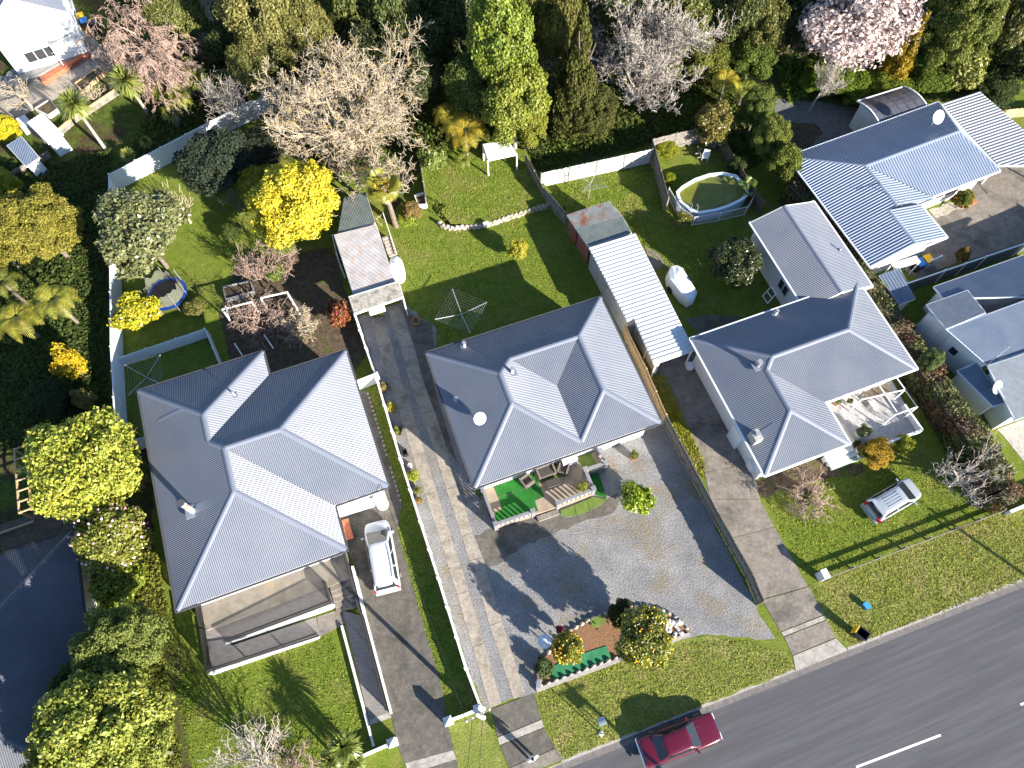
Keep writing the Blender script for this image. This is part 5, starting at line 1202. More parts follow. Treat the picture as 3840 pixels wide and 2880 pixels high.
M_WATER = mat('murky_water', (0.095, 0.11, 0.012), (0.17, 0.165, 0.018), rough=.08, scale=.6, spec=.5, c3=(.06, .075, .02), scale3=.5); mb.build('water', M_WATER, pool)
ld = [T(2, 1, 1530, 150, 1.4), T(2, 1, 1580, 165, 1.4)]
mb = MB()
for q in ld: mb.tube((q.x, q.y - .5, 0), (q.x, q.y - .25, 1.7), .025, n=6); mb.tube((q.x, q.y - .25, 1.7), (q.x, q.y + .1, 1.6), .025, n=6); mb.tube((q.x, q.y + .1, 1.6), (q.x, q.y + .25, .9), .025, n=6)
for k in range(4): mb.tube((ld[0].x, ld[0].y - .47 + k * .06, .3 + k * .33), (ld[1].x, ld[1].y - .47 + k * .06, .3 + k * .33), .02, n=6)
mb.build('ladder', M_GALV, pool)
# garden chair: moulded plastic
p = T(2, 0, 1650, 1300, .4); ch = thing('garden_chair', 'white plastic garden chair beside the overturned timber frame', 'chair', V3(p, 0)); ch.rotation_euler = (0, 0, R(-20))
for nm, c_, s_, tl in (('seat', (0, 0, .43), (.46, .46, .04), None), ('backrest', (0, .25, .68), (.5, .04, .52), (-.2, 'X')), ('armrest', (-.26, .02, .62), (.05, .46, .035), None), ('armrest', (.26, .02, .62), (.05, .46, .035), None)) + tuple(('leg', (x * .23, y * .2, .31 if y < 0 else .22), (.05, .05, .62 if y < 0 else .44), None) for x in (-1, 1) for y in (-1, 1)):
    mb = MB(); mb.box(c_, s_, 0, tl); o = mb.build(nm, M_WHITE); o.parent = ch
fr_ = thing('broken_pallet', 'broken timber pallet lying on grass beside the plastic chair', 'pallet', T(2, 0, 1600, 1250))
for a_, b_ in (((1585, 1215), (1620, 1310)), ((1565, 1275), (1600, 1270)), ((1580, 1310), (1615, 1300)), ((1600, 1230), (1660, 1260))):
    mb = MB(); mb.bar(T(2, 0, *a_, .5), T(2, 0, *b_, .4), .09, .06); mb.build('rail', M_WOOD, fr_)
# covered boat
bq = [(1345, 690), (1400, 675), (1450, 700), (1575, 895), (1550, 960), (1500, 985), (1440, 945), (1325, 800), (1320, 745)]
bt = thing('covered_boat', 'small boat under a white tarpaulin on the right-hand back lawn', 'boat', T(2, 1, 1450, 830))
low = ccw([tuple(T(2, 1, x, y, .5)) for x, y in bq]); m_ = len(low); cen = Vector((sum(q[0] for q in low) / m_, sum(q[1] for q in low) / m_, 0))
axis = (T(2, 1, 1520, 960, 0) - T(2, 1, 1390, 690, 0)); axis.z = 0; axis.normalize()
mb = MB(); rings = []
for f, z_ in ((.97, .12), (1.0, .5), (.98, .85), (.82, 1.12), (.45, 1.26)):
    rg = []
    for i, q in enumerate(low):
        d = Vector((q[0], q[1], 0)) - cen; al = axis * d.dot(axis); ac = d - al; v = cen + al * min(1, f + .1 if z_ > 1 else f) + ac * f
        rg.append((v.x + rnd.uniform(-.03, .03), v.y + rnd.uniform(-.03, .03), z_ + rnd.uniform(-.04, .04)))
    rings.append(rg)
for rg in rings: mb.v += rg
for j in range(len(rings) - 1):
    for i in range(m_): i2 = (i + 1) % m_; mb.f.append((j * m_ + i, j * m_ + i2, (j + 1) * m_ + i2, (j + 1) * m_ + i))
mb.f.append(tuple((len(rings) - 1) * m_ + i for i in range(m_))); mb.build('tarpaulin', mat('tarp', (.50, .55, .58), (.62, .66, .68), rough=.6, scale=2, bump=.4, bscale=4), bt)
for s_ in (-1, 1):
    w_ = cen + Vector((-axis.y, axis.x, 0)) * s_ * .75; mb = MB(); d = Vector((-axis.y, axis.x, 0)) * .1; mb.tube(w_ + up * .28 - d, w_ + up * .28 + d, .28, n=14); mb.build('trailer_wheel', M_BLACK, bt)
mb = MB(); mb.bar(cen - axis * 2.3 + up * .3, cen - axis * 1.2 + up * .3, .08, .08); mb.build('drawbar', M_GALV, bt)
# trampoline
tc = T(0, 1, 1385, 885, .8); tp_ = thing('trampoline', 'round trampoline with blue pad and sagging net beside the white fence', 'trampoline', V3(tc, 0))
def ring(mb, c, r0, r1, z0, z1, n=28):
    for i in range(n):
        a, b = 2 * math.pi * i / n, 2 * math.pi * (i + 1) / n
        q = [(c.x + r * math.cos(t), c.y + r * math.sin(t), z) for z in (z0, z1) for r, t in ((r0, a), (r1, a), (r1, b), (r0, b))]
        mb.add(q, [(4, 5, 6, 7), (3, 2, 1, 0), (1, 2, 6, 5), (3, 0, 4, 7)])
mb = MB(); ring(mb, tc, 1.2, 1.52, .8, .87); mb.build('safety_pad', mat('blue_pad', (.008, .035, .18), rough=.5), tp_)
mb = MB(); ring(mb, tc, .02, 1.19, .8, .82); mb.build('jumping_mat', M_BLACK, tp_)
NET = mat('net_mesh', (.14, .15, .11), rough=.9); NET.node_tree.nodes['Principled BSDF'].inputs['Alpha'].default_value = .6
mb = MB(); N = 28; zt = [2.2 - .5 * (0.5 + .5 * math.sin(k * 1.9)) * (k % 4 != 0) for k in range(N)]
for i in range(N):
    a, b = 2 * math.pi * i / N, 2 * math.pi * (i + 1) / N; j = (i + 1) % N
    mb.add([(tc.x + 1.3 * math.cos(a), tc.y + 1.3 * math.sin(a), .9), (tc.x + 1.3 * math.cos(b), tc.y + 1.3 * math.sin(b), .9), (tc.x + 1.2 * math.cos(b), tc.y + 1.2 * math.sin(b), zt[j]), (tc.x + 1.2 * math.cos(a), tc.y + 1.2 * math.sin(a), zt[i])], [(0, 1, 2, 3)])
mb.build('net', NET, tp_)
for k in range(7):
    a = 2 * math.pi * k / 7; mb = MB(); q = Vector((tc.x + 1.45 * math.cos(a), tc.y + 1.45 * math.sin(a), 0)); mb.tube(q, q + up * 2.25, .03, n=6); mb.build('pole', M_GALV, tp_)
# water tank, timber stair and old pergola behind the middle house
q = T(1, 1, 1185, 640, 1.5); tk = thing('water_tank', 'white oval water tank beside the old garage', 'tank', V3(q, 0))
mb = MB(); mb.lathe((0, 0, 0), [(.5, 0), (.52, .1), (.52, 1.3), (.45, 1.48), (.15, 1.55)], 20); mb.v = [(x, y * 1.7, z) for x, y, z in mb.v]; o = mb.build('body', M_WHITE, None, smooth=True); o.parent = tk; o.rotation_euler = (0, 0, R(15))
mb = MB(); mb.tube((0, 0, 1.53), (0, 0, 1.6), .16, n=12); o = mb.build('lid', M_WHITE); o.parent = tk
sw = thing('garden_stair', 'timber stair climbing beside the old garage to the upper garden', 'stairs', T(1, 1, 1120, 500))
for k in range(6):
    y0 = 580 - k * 28; x0 = 1125 - k * 10; z_ = .1 + k * .1; mb = MB(); mb.prism([T(1, 1, x0, y0, z_), T(1, 1, x0 + 62, y0 - 20, z_), T(1, 1, x0 + 56, y0 - 38, z_), T(1, 1, x0 - 6, y0 - 18, z_)], 0, z_); mb.build('tread', M_STONE, sw)
for dx in (0, 66):
    mb = MB(); mb.bar(T(1, 1, 1125 + dx, 585 - dx * .3, .25), T(1, 1, 1070 + dx, 425 - dx * .3, .75), .06, .14); mb.build('stringer', M_WOOD, sw)
mb = MB(); mb.bar(T(1, 1, 1190, 560, 1.1), T(1, 1, 1075, 215, 1.4), .06, .06)
mb.build('handrail', M_WHITE2, sw)
pgq = [T(1, 0, 1905, 1200, 2.3), T(1, 0, 2115, 1170, 2.3), T(2, 0, 85, 1275, 2.3), T(1, 0, 1945, 1325, 2.3)]
og = thing('pergola', 'weathered white pergola with slatted roof on the raised back lawn', 'pergola', V3(pgq[0], 0))
for k in range(11):
    mb = MB(); mb.bar(pgq[0].lerp(pgq[3], k / 10), pgq[1].lerp(pgq[2], k / 10), .13, .03); mb.build('roof_slat', M_WHITE2, og)
for q in pgq: mb = MB(); mb.box((q.x, q.y, 1.35), (.11, .11, 1.85)); mb.build('post', M_WHITE2, og)
for k in range(4):
    mb = MB(); a, b = pgq[k] - up * .1, pgq[(k + 1) % 4] - up * .1; mb.bar(a, b, .07, .14); mb.build('beam', M_WHITE2, og)
mb = MB(); mb.bar(V3(pgq[0], 1.1), V3(pgq[1], 1.1), .05, .9); mb.build('back_panel', M_WOODD, og)
# vine frame and cold frames in the left yard
vf = thing('vine_frame', 'white timber vine frame in the left back garden', 'frame', T(0, 1, 1900, 1020))
for (r0, a_, r1, b_, z_) in ((0, (1840, 1020), 0, (2090, 955), 1.9), (1, (60, 925), 1, (280, 875), 1.9), (1, (280, 870), 1, (360, 1005), 1.9), (0, (1870, 990), 0, (1900, 1090), 1.9), (1, (90, 1230), 1, (165, 1340), .6), (0, (1945, 1300), 0, (2010, 1400), .6)):
    mb = MB(); mb.bar(T(r0, 1, *a_, z_), T(r1, 1, *b_, z_), .09, .09); mb.build('beam', M_WHITE2, vf)
for r0, a_ in ((0, (1845, 1020)), (0, (2090, 957)), (1, (280, 872)), (1, (358, 1003)), (1, (62, 926))):
    q = T(r0, 1, *a_, 1.85); mb = MB(); mb.box((q.x, q.y, .92), (.09, .09, 1.84)); mb.build('post', M_WHITE2, vf)
bd = thing('garden_bed', 'grey boarded vegetable bed beside the vine frame', 'garden bed', T(0, 1, 1980, 880), 'raised beds')
q = [T(0, 1, 1855, 845, .3), T(0, 1, 2080, 790, .3), T(0, 1, 2110, 880, .3), T(0, 1, 1880, 945, .3)]
for k in range(4): mb = MB(); mb.bar(q[k], q[(k + 1) % 4], .05, .5); mb.build('side_board', M_GALV, bd)
mb = MB(); mb.prism(q, 0, .4); mb.build('soil', M_SOIL, bd)
# small things
mb = MB(); mb.box(T(1, 1, 1385, 110, .4), (.6, .7, .05), .2)
pb_ = thing('planter_box', 'white framed planter box at the end of the grey fence', 'planter', T(1, 1, 1390, 110)); q = [T(1, 1, 1340, 85, .4), T(1, 1, 1415, 60, .4), T(1, 1, 1440, 160, .4), T(1, 1, 1370, 165, .4)]
for k in range(4): m2 = MB(); m2.bar(q[k], q[(k + 1) % 4], .07, .5); m2.build('side_board', M_WHITE2, pb_)
m2 = MB(); m2.prism(q, 0, .35); m2.build('soil', M_SOIL, pb_)
mb = MB(); q = T(3, 2, 900, 1885, .2); mb.box(q, (.3, .38, .35), .5); mb.box(q + up * .19, (.34, .42, .03), .5); tag(mb.build('blue_crate', mat('blue_plastic', (.03, .22, .5), rough=.5)), 'small blue plastic crate on the verge below the rail fence', 'crate')
mb = MB(); mb.lathe(T(2, 1, 1515, 1497, 0), [(.3, 0), (.32, .3), (.3, .34)], 14); tag(mb.build('white_tub', M_WHITE), 'round white tub at the mouth of the carport', 'tub')
mb = MB(); q = T(1, 2, 1258, 615, .2); mb.box(q - up * .15, (.34, .46, .06), .3)
for dx, dy, sx, sy in ((-.15, 0, .04, .46), (.15, 0, .04, .46), (0, -.21, .34, .04), (0, .21, .34, .04)):
    c_, s_ = math.cos(.3), math.sin(.3); mb.box((q.x + dx * c_ - dy * s_, q.y + dx * s_ + dy * c_, .2), (sx, sy, .4), .3)
tag(mb.build('planter_tub', M_BLACK), 'square black tub against the white boundary wall', 'planter')
mb = MB(); mb.lathe(T(1, 2, 1300, 725, 0), [(.14, 0), (.16, .25), (.12, .3)], 12); tag(mb.build('white_pot', M_WHITE), 'small round white pot against the boundary wall', 'pot')

# wheelie bins: tapered open body, lid on hinges, two wheels
def bin_(lab, p, rz, lidm, bodym, open_=False, group='wheelie bins'):
    t_ = thing('wheelie_bin', lab, 'bin', V3(p, p.z), group); t_.rotation_euler = (0, 0, rz)
    w0, d0, w1, d1, h = .42, .5, .56, .68, 1.0; mb = MB(); th = .02
    def rg(w, d, z): return [(-w / 2, -d / 2, z), (w / 2, -d / 2, z), (w / 2, d / 2, z), (-w / 2, d / 2, z)]
    mb.v += rg(w0, d0, .08) + rg(w1, d1, h) + rg(w1 + .05, d1 + .05, h) + rg(w1 + .05, d1 + .05, h + .03) + rg(w1 - .05, d1 - .05, h + .03) + rg(w0 - .04, d0 - .04, .12)
    mb.f.append((3, 2, 1, 0))
    for j in range(5):
        for i in range(4): i2 = (i + 1) % 4; mb.f.append((j * 4 + i, j * 4 + i2, j * 4 + 4 + i2, j * 4 + 4 + i))
    mb.f.append((20, 21, 22, 23)); o = mb.build('body', bodym); o.parent = t_
    mb = MB()
    if open_: mb.box((0, d1 / 2 + .09, h - .28), (.54, .06, .62), 0, (.12, 'X'))
    else: mb.box((0, 0, h + .06), (w1 + .06, d1 + .06, .06)); mb.box((0, 0, h + .1), (w1 - .1, d1 - .12, .03))
    o = mb.build('lid', lidm); o.parent = t_
    for s_ in (-1, 1): mb = MB(); mb.tube((s_ * .2, d0 / 2, .1), (s_ * .27, d0 / 2, .1), .1, n=12); o = mb.build('wheel', M_BLACK); o.parent = t_
    mb = MB(); mb.tube((-.25, d1 / 2 + .06, h - .02), (.25, d1 / 2 + .06, h - .02), .02, n=6); o = mb.build('handle', M_BLACK); o.parent = t_
M_YEL = mat('yellow_lid', (.62, .36, .01), rough=.5, var=.05); M_BLU = mat('blue_lid', (.02, .15, .42), rough=.5, var=.05); M_BINB = mat('bin_black', (.025, .024, .03), rough=.45)
bin_('black wheelie bin standing open with its yellow lid hanging back, on the roadside verge', P(3222, 2380, .4) * 1.0 - Vector((0, 0, .4)), R(48), M_YEL, M_BINB, True)
bin_('wheelie bin with yellow lid by the pale screen at the white gable', T(3, 1, 1420, 600, 1.0) - up, R(20), M_YEL, M_BINB)
bin_('smaller wheelie bin with blue lid next to the yellow-lidded one at the white gable', T(3, 1, 1355, 630, 1.0) - up, R(20), M_BLU, M_BINB)
bin_('wheelie bin with yellow lid beside the two-storey gable house', T(0, 0, 665, 130, 1.0) - up, R(25), M_YEL, M_BINB)
bin_('wheelie bin with blue lid beside the two-storey gable house', T(0, 0, 695, 170, 1.0) - up, R(25), M_BLU, M_BINB)
bin_('closed dark wheelie bin right of the blue one at the top left', T(0, 0, 780, 190, 1.0) - up, R(70), M_BINB, M_BINB)

# front planting island with edging stones, weed mat, letterbox table
isl = [(60, 700), (70, 600), (100, 500), (180, 395), (300, 270), (480, 165), (760, 75), (900, 72), (1060, 110), (1150, 170), (1240, 262)]
ip = [zb6(x, y) for x, y in isl]
ib = thing('planting_island', 'kidney-shaped planting bed with stones and green weed mat on the gravel', 'garden bed', zb6(600, 400))
mb = MB(); mb.prism(ip, 0, .13); mb.build('soil', M_LITTER, ib)
for pts in ([(190, 540), (300, 450), (430, 430), (600, 375), (640, 480), (400, 590), (175, 650)], [(960, 110), (1060, 120), (1080, 175), (1010, 160)]):
    mb = MB(); mb.prism([zb6(x, y) for x, y in pts], .12, .165); mb.build('weed_mat', M_GNET, ib)
mb = MB(); mb.prism([zb6(480, 165), zb6(580, 130), zb6(590, 200), zb6(520, 240), zb6(475, 215)], .1, .19); mb.build('grass_mat', M_TURF2, ib)
mb = MB(); A, B = zb6(65, 715, .12), zb6(1238, 285, .12); mb.bar(A, B, .22, .26); mb.build('edge_beam', M_KERB, ib)
stones(ib, [zb6(70, 690), zb6(1200, 268)], .5, 1, zz=.25, sc=.6)
stones(ib, ip[1:], .42, 1, zz=.1, sc=.8, m=M_STONE)
for k in range(26):
    q = zb6(1000 + rnd.uniform(0, 170), 185 + rnd.uniform(0, 110)) - wloc(ib); o = bpy.data.objects.new('white_stone', SM[k % 4]); col.objects.link(o); o.parent = ib; o.location = (q.x, q.y, .2); o.rotation_euler = (0, 0, rnd.uniform(0, 6)); s_ = rnd.uniform(.5, .95); o.scale = (s_, s_, s_)
    o.material_slots[0].link = 'OBJECT'; o.material_slots[0].material = M_STONEW
lt = thing('letterbox', 'ribbed grey letterbox at the corner of the planting island', 'letterbox', zb6(80, 660)); q = zb6(80, 665, .5)
mb = MB(); mb.box((q.x, q.y, .25), (.3, .45, .5), .3); mb.build('plinth', M_STONE, lt)
for k in range(4): mb = MB(); mb.bar(Vector((q.x - .12 + k * .08, q.y - .26, .56)), Vector((q.x - .05 + k * .08, q.y + .26, .56)), .06, .05); mb.build('rib', M_GALV, lt)
tb = thing('round_table', 'round white table beside the planting island', 'table', zb6(127, 340)); q = zb6(127, 338, .72)
mb = MB(); mb.lathe((q.x, q.y, .7), [(.38, 0), (.43, .015), (.43, .035), (.4, .05)], 28); mb.build('table_top', M_WHITE, tb)
mb = MB(); mb.lathe((q.x, q.y, 0), [(.22, 0), (.2, .04), (.04, .08), (.035, .7)], 14); mb.build('pedestal', M_WHITE, tb)
# letterbox on green legs with slim pole
lb = thing('letterbox', 'square grey-topped letterbox on green legs on the front verge', 'letterbox', P(2258, 2705))
q = [P(1980 + x / 3.1725, 2480 + y / 3.1725, 1.0) for x, y in ((818, 690), (905, 648), (940, 735), (855, 780))]
mb = MB(); mb.slab(q, .3); mb.build('box', M_GALV, lb)
GR = mat('green_paint', (.03, .36, .09), rough=.5)
for x in q: mb = MB(); mb.tube((x.x, x.y, 0), (x.x, x.y, .72), .025, n=6); mb.build('leg', GR, lb)
for k in range(4): mb = MB(); mb.bar(q[k] - up * .33, q[(k + 1) % 4] - up * .33, .05, .05); mb.build('rail', GR, lb)
sp_ = thing('marker_pole', 'slim pole on a white concrete foot beside the green-legged letterbox', 'pole', P(2252, 2750)); b_ = P(1980 + 868 / 3.1725, 2480 + 860 / 3.1725)
mb = MB(); mb.lathe(b_, [(.16, 0), (.15, .08), (.06, .12)], 12); mb.build('foot', M_STONEW, sp_)
mb = MB(); mb.tube(b_ + up * .1, b_ + up * 1.75, .03, n=8); mb.build('shaft', M_WOOD, sp_)
# power pole and service wires
pb0 = zb1(550, 352); pp = thing('power_pole', 'pale concrete power pole at the street end of the white boundary wall', 'pole', pb0)
mb = MB(); mb.tube(pb0, pb0 + up * 7.2, .15, .10, n=10); mb.build('shaft', mat('pole_concrete', (.50, .49, .47), rough=.9), pp)
ca = Vector((.9, .42, 0)).normalized()
mb = MB(); mb.bar(pb0 + up * 6.9 - ca * .75, pb0 + up * 6.9 + ca * .75, .1, .1); arm = mb.build('crossarm', M_WOOD, pp)
ins = []
for k in (-.65, -.3, .3, .65):
    q = pb0 + up * 6.95 + ca * k; ins.append(q + up * .2); mb = MB(); mb.lathe(q, [(.02, 0), (.02, .06), (.06, .08), (.03, .12), (.06, .15), (.03, .22)], 8); mb.build('insulator', M_STONEW, arm)
for lab_, tip, hh in (('power pole across the road whose shadow crosses the right verge', T(3, 2, 1380, 1045), 7.6), ('power pole across the road whose shadow crosses the maroon car', P(2095, 2540), 7.4)):
    bq_ = tip + Vector((sun_from.x, sun_from.y, 0)).normalized() * (hh / math.tan(SUN_EL)); bq_.z = -.11
    t2 = thing('power_pole', lab_, 'pole', bq_, 'street poles'); mb = MB(); mb.tube(bq_, bq_ + up * hh, .15, .1, n=10); mb.build('shaft', MATS['pole_concrete'], t2)
    mb = MB(); mb.bar(bq_ + up * (hh - .3) - kd * .8, bq_ + up * (hh - .3) + kd * .8, .1, .1); mb.build('crossarm', M_WOOD, t2)
def wire(lab, a, b, sag, r_=.016, n=14):
    mb = MB(); last = None
    for k in range(n + 1):
        t = k / n; q = a.lerp(b, t) - up * (4 * sag * t * (1 - t))
        if last is not None: mb.tube(last, q, r_, n=4, cap=False)
        last = q
    tag(mb.build('overhead_wire', M_BLACK), lab, 'wire', 'overhead wires')
wire('overhead wire from the concrete pole to the left house roof', ins[0], H1.fr.w(13.6, 3.2, 3.9), .35)
wire('overhead wire from the concrete pole down towards the bottom edge', ins[1], zb1(120, 1250, 6.5) + Vector((-.6, -14, 0)), .5)
wire('second overhead wire running beside it to the bottom edge', ins[2], zb1(150, 1250, 6.5) + Vector((.3, -14, 0)), .5)
mb = MB(); q = zb1(535, 245, .95); mb.lathe((q.x, q.y, 0), [(.16, 0), (.16, .9), (.14, .95)], 14); tag(mb.build('drain_pipe_post', M_WHITE2), 'short white round post beside the gate pillar', 'post')

# ------------------------------------------------------------------ vehicles
def loft(mb, secs):
    n = len(secs[0]); k = len(mb.v)
    for s_ in secs: mb.v += [tuple(p) for p in s_]
    for j in range(len(secs) - 1):
        for i in range(n - 1): mb.f.append((k + j * n + i, k + (j + 1) * n + i, k + (j + 1) * n + i + 1, k + j * n + i + 1))
        mb.f.append((k + j * n + n - 1, k + (j + 1) * n + n - 1, k + (j + 1) * n, k + j * n))
    mb.f.append(tuple(k + i for i in range(n))); mb.f.append(tuple(k + (len(secs) - 1) * n + i for i in range(n - 1, -1, -1)))
def car(name, lab, pos, rz, W, secs, gh, paint, wheels, lights, trim=None, rails=False, roofm=None):
    """secs: (x, half width, z sill, z top) along the body; gh: greenhouse (x rear base, x rear top, x front top, x front base, z belt, z roof, half width belt, half width roof)"""
    t_ = thing(name, lab, 'car', V3(pos, -.1), 'cars'); t_.rotation_euler = (0, 0, rz)
    def put(mb, nm, m, parent=None, smooth=False, bev=0):
        o = mb.build(nm, m, None, smooth); o.parent = parent or t_
        if bev:
            b = o.modifiers.new('bevel', 'BEVEL'); b.width = bev; b.segments = 3; b.limit_method = 'ANGLE'; b.angle_limit = R(28)
        return o
    S_ = []
    for x, w, zb, zt in secs:
        S_.append([(x, -w * .94, zb), (x, -w, zb + .14), (x, -w * .995, zb + (zt - zb) * .62), (x, -w * .95, zt - .05), (x, -w * .84, zt), (x, -w * .42, zt + .025), (x, 0, zt + .032), (x, w * .42, zt + .025), (x, w * .84, zt), (x, w * .95, zt - .05), (x, w * .995, zb + (zt - zb) * .62), (x, w, zb + .14), (x, w * .94, zb)])
    mb = MB(); loft(mb, [s[::-1] for s in S_]); body = put(mb, 'body', paint, smooth=True)
    e = body.modifiers.new('sub', 'SUBSURF'); e.levels = 2; e.render_levels = 2
    xr0, xr1, xf1, xf0, zb, zr, wb, wr = gh
    bs = [Vector((xr0, -wb, zb)), Vector((xf0, -wb, zb)), Vector((xf0, wb, zb)), Vector((xr0, wb, zb))]; ts = [Vector((xr1, -wr, zr)), Vector((xf1, -wr, zr)), Vector((xf1, wr, zr)), Vector((xr1, wr, zr))]
    mb = MB(); cs_ = []
    for x_, f_ in ((xr0, 0.02), (xr0 * .5 + xr1 * .5, .5), (xr1 - .05, .93), (xr1 + .1, 1.0), ((xr1 + xf1) / 2, 1.05), (xf1 - .1, 1.0), (xf1 + .05, .93), (xf0 * .5 + xf1 * .5, .5), (xf0, .02)):
        zt = zb + (zr - zb) * f_; wt = wb + (wr - wb) * min(1, f_)
        cs_.append([(x_, -wb, zb - .03), (x_, -wb * .5 - wt * .5, (zb + zt) / 2), (x_, -wt, zt - .02), (x_, -wt * .55, zt + .025 * f_), (x_, wt * .55, zt + .025 * f_), (x_, wt, zt - .02), (x_, wb * .5 + wt * .5, (zb + zt) / 2), (x_, wb, zb - .03)][::-1])
    loft(mb, cs_); cab = put(mb, 'cabin', roofm or paint, smooth=True); e = cab.modifiers.new('sub', 'SUBSURF'); e.levels = 1; e.render_levels = 2
    def glass(a, b, c, d, s0, s1, t0, t1, nm):
        bl = lambda s, t: (a.lerp(b, s)).lerp(d.lerp(c, s), t)
        q = [bl(s0, t0), bl(s1, t0), bl(s1, t1), bl(s0, t1)]; nn = (q[1] - q[0]).cross(q[3] - q[0]).normalized() * .012
        mb = MB(); mb.add([x + nn for x in q], [(0, 1, 2, 3)]); put(mb, nm, CGLASS, cab)
    glass(bs[1], bs[2], ts[2], ts[1], .06, .94, .06, .93, 'windscreen'); glass(bs[3], bs[0], ts[0], ts[3], .08, .92, .1, .9, 'rear_window')
    for a, b, c, d in ((bs[0], bs[1], ts[1], ts[0]), (bs[2], bs[3], ts[3], ts[2])):
        for k in range(3 if rails else 2):
            n = 3 if rails else 2; glass(a, b, c, d, .08 + k * .86 / n, .05 + (k + 1) * .86 / n, .12, .86, 'side_window')
    for x, y in wheels:
        mb = MB(); s_ = 1 if y > 0 else -1; mb.tube((x, y - s_ * .12, .31), (x, y + s_ * .1, .31), .31, n=18); w = put(mb, 'wheel', M_BLACK); mb = MB(); mb.tube((x, y + s_ * .095, .31), (x, y + s_ * .115, .31), .19, n=14); put(mb, 'rim', M_GALV, w)
    for nm, c_, s_, m in lights: mb = MB(); mb.box(c_, s_); put(mb, nm, m, bev=.015)
    for s_ in (-1, 1): mb = MB(); mb.box((xf0 - .35, s_ * (wb + .16), zb + .06), (.12, .2, .13)); put(mb, 'wing_mirror', paint, bev=.03)
    if rails:
        for s_ in (-1, 1): mb = MB(); mb.bar(Vector((xr1 + .2, s_ * wr * .9, zr + .06)), Vector((xf1 - .3, s_ * wr * .9, zr + .06)), .04, .04); put(mb, 'roof_rail', M_GALV, cab)
    if trim: trim(put, cab)
    return t_
M_RED = mat('maroon_car_paint', (.075, .003, .013), rough=.22, var=.04, coat=.7, spec=.5); M_CARW = mat('white_car_paint', (.46, .48, .51), rough=.25, var=.02, coat=.6); M_SILV = mat('silver_car_paint', (.36, .385, .42), rough=.25, metal=.35, var=.02, coat=.6)
M_TAIL = mat('tail_light_red', (.45, .01, .015), rough=.2); M_HEAD = mat('head_lamp', (.7, .72, .74), rough=.1); M_CHR = mat('chrome', (.75, .77, .80), rough=.12, metal=1.0)
fwd = P(2693, 2719, .6) - P(2405, 2829, .6); rr = math.atan2(fwd.y, fwd.x); c = (P(2693, 2719, .6) + P(2405, 2829, .6)) / 2
def sedan_trim(put, cab):
    for x, nm in ((2.40, 'front_bumper'), (-2.42, 'rear_bumper')): mb = MB(); mb.box((x, 0, .47), (.12, 1.72, .14)); put(mb, nm, M_CHR, bev=.04)
    mb = MB(); mb.box((2.37, 0, .66), (.06, .7, .2)); put(mb, 'grille', M_CHR, bev=.02)
    for y in (-.28, .28): mb = MB(); mb.bar(Vector((1.0, y * 1.25, .955)), Vector((2.25, y, .80)), .06, .03); put(mb, 'bonnet_crease', M_RED, bev=.012)
car('sedan_car', 'maroon sedan with chrome bumpers parked on the road beside the kerb', c, rr, 1.78,
    [(-2.38, .76, .34, .80), (-2.28, .84, .28, .86), (-1.6, .88, .24, .90), (-.9, .89, .22, .92), (.7, .89, .22, .94), (1.3, .885, .24, .91), (2.1, .85, .28, .82), (2.32, .80, .34, .76), (2.38, .72, .4, .70)],
    (-1.62, -.98, .42, 1.08, .91, 1.33, .76, .60), M_RED, [(1.48, .8), (1.48, -.8), (-1.38, .8), (-1.38, -.8)],
    [('headlight', (2.36, .55, .64), (.06, .34, .15), M_HEAD), ('headlight', (2.36, -.55, .64), (.06, .34, .15), M_HEAD), ('tail_light', (-2.36, .6, .66), (.06, .3, .18), M_TAIL), ('tail_light', (-2.36, -.6, .66), (.06, .3, .18), M_TAIL)], sedan_trim)
# white people-carrier: nose up the driveway
a_, b_ = T(1, 2, 1010, 1175, .8), T(1, 3, 1112, 190, .9); fwd = a_ - b_; c = (a_ + b_) / 2; rr = math.atan2(fwd.y, fwd.x)
def van_trim(put, cab):
    for y in (-.3, 0, .3): mb = MB(); mb.box((1.55, y, 1.185), (.26, .22, .01), 0, (.62, 'Y')); 
o_ = car('people_carrier', 'white people carrier parked on the left house driveway', c + up * .12, rr, 1.8,
    [(-2.32, .74, .36, .92), (-2.26, .84, .28, 1.0), (-1.2, .9, .22, 1.02), (.9, .9, .22, 1.02), (1.5, .885, .24, .98), (2.05, .82, .28, .86), (2.25, .72, .34, .76), (2.33, .6, .4, .66)],
    (-2.24, -1.98, .62, 1.62, 1.0, 1.68, .82, .66), M_CARW, [(1.45, .82), (1.45, -.82), (-1.4, .82), (-1.4, -.82)],
    [('headlight', (2.02, .58, .74), (.3, .2, .12), M_HEAD), ('headlight', (2.02, -.58, .74), (.3, .2, .12), M_HEAD), ('tail_light', (-2.27, .74, 1.0), (.08, .14, .5), M_TAIL), ('tail_light', (-2.27, -.74, 1.0), (.08, .14, .5), M_TAIL), ('rear_bumper', (-2.33, 0, .5), (.14, 1.6, .24), M_CARW)], None, rails=True)
a_, b_ = T(3, 2, 1325, 885, .7), T(3, 2, 940, 1110, .8); fwd = a_ - b_; c = (a_ + b_) / 2; rr = math.atan2(fwd.y, fwd.x)
def hatch_trim(put, cab):
    for y in (-.28, -.1, .1, .28): mb = MB(); mb.bar(Vector((-1.1, y, 1.565)), Vector((.1, y, 1.565)), .045, .02); put(mb, 'roof_rib', M_SILV, cab)
    mb = MB(); mb.box((-1.62, 0, 1.5), (.3, 1.16, .05)); put(mb, 'roof_spoiler', M_SILV, cab, bev=.02)
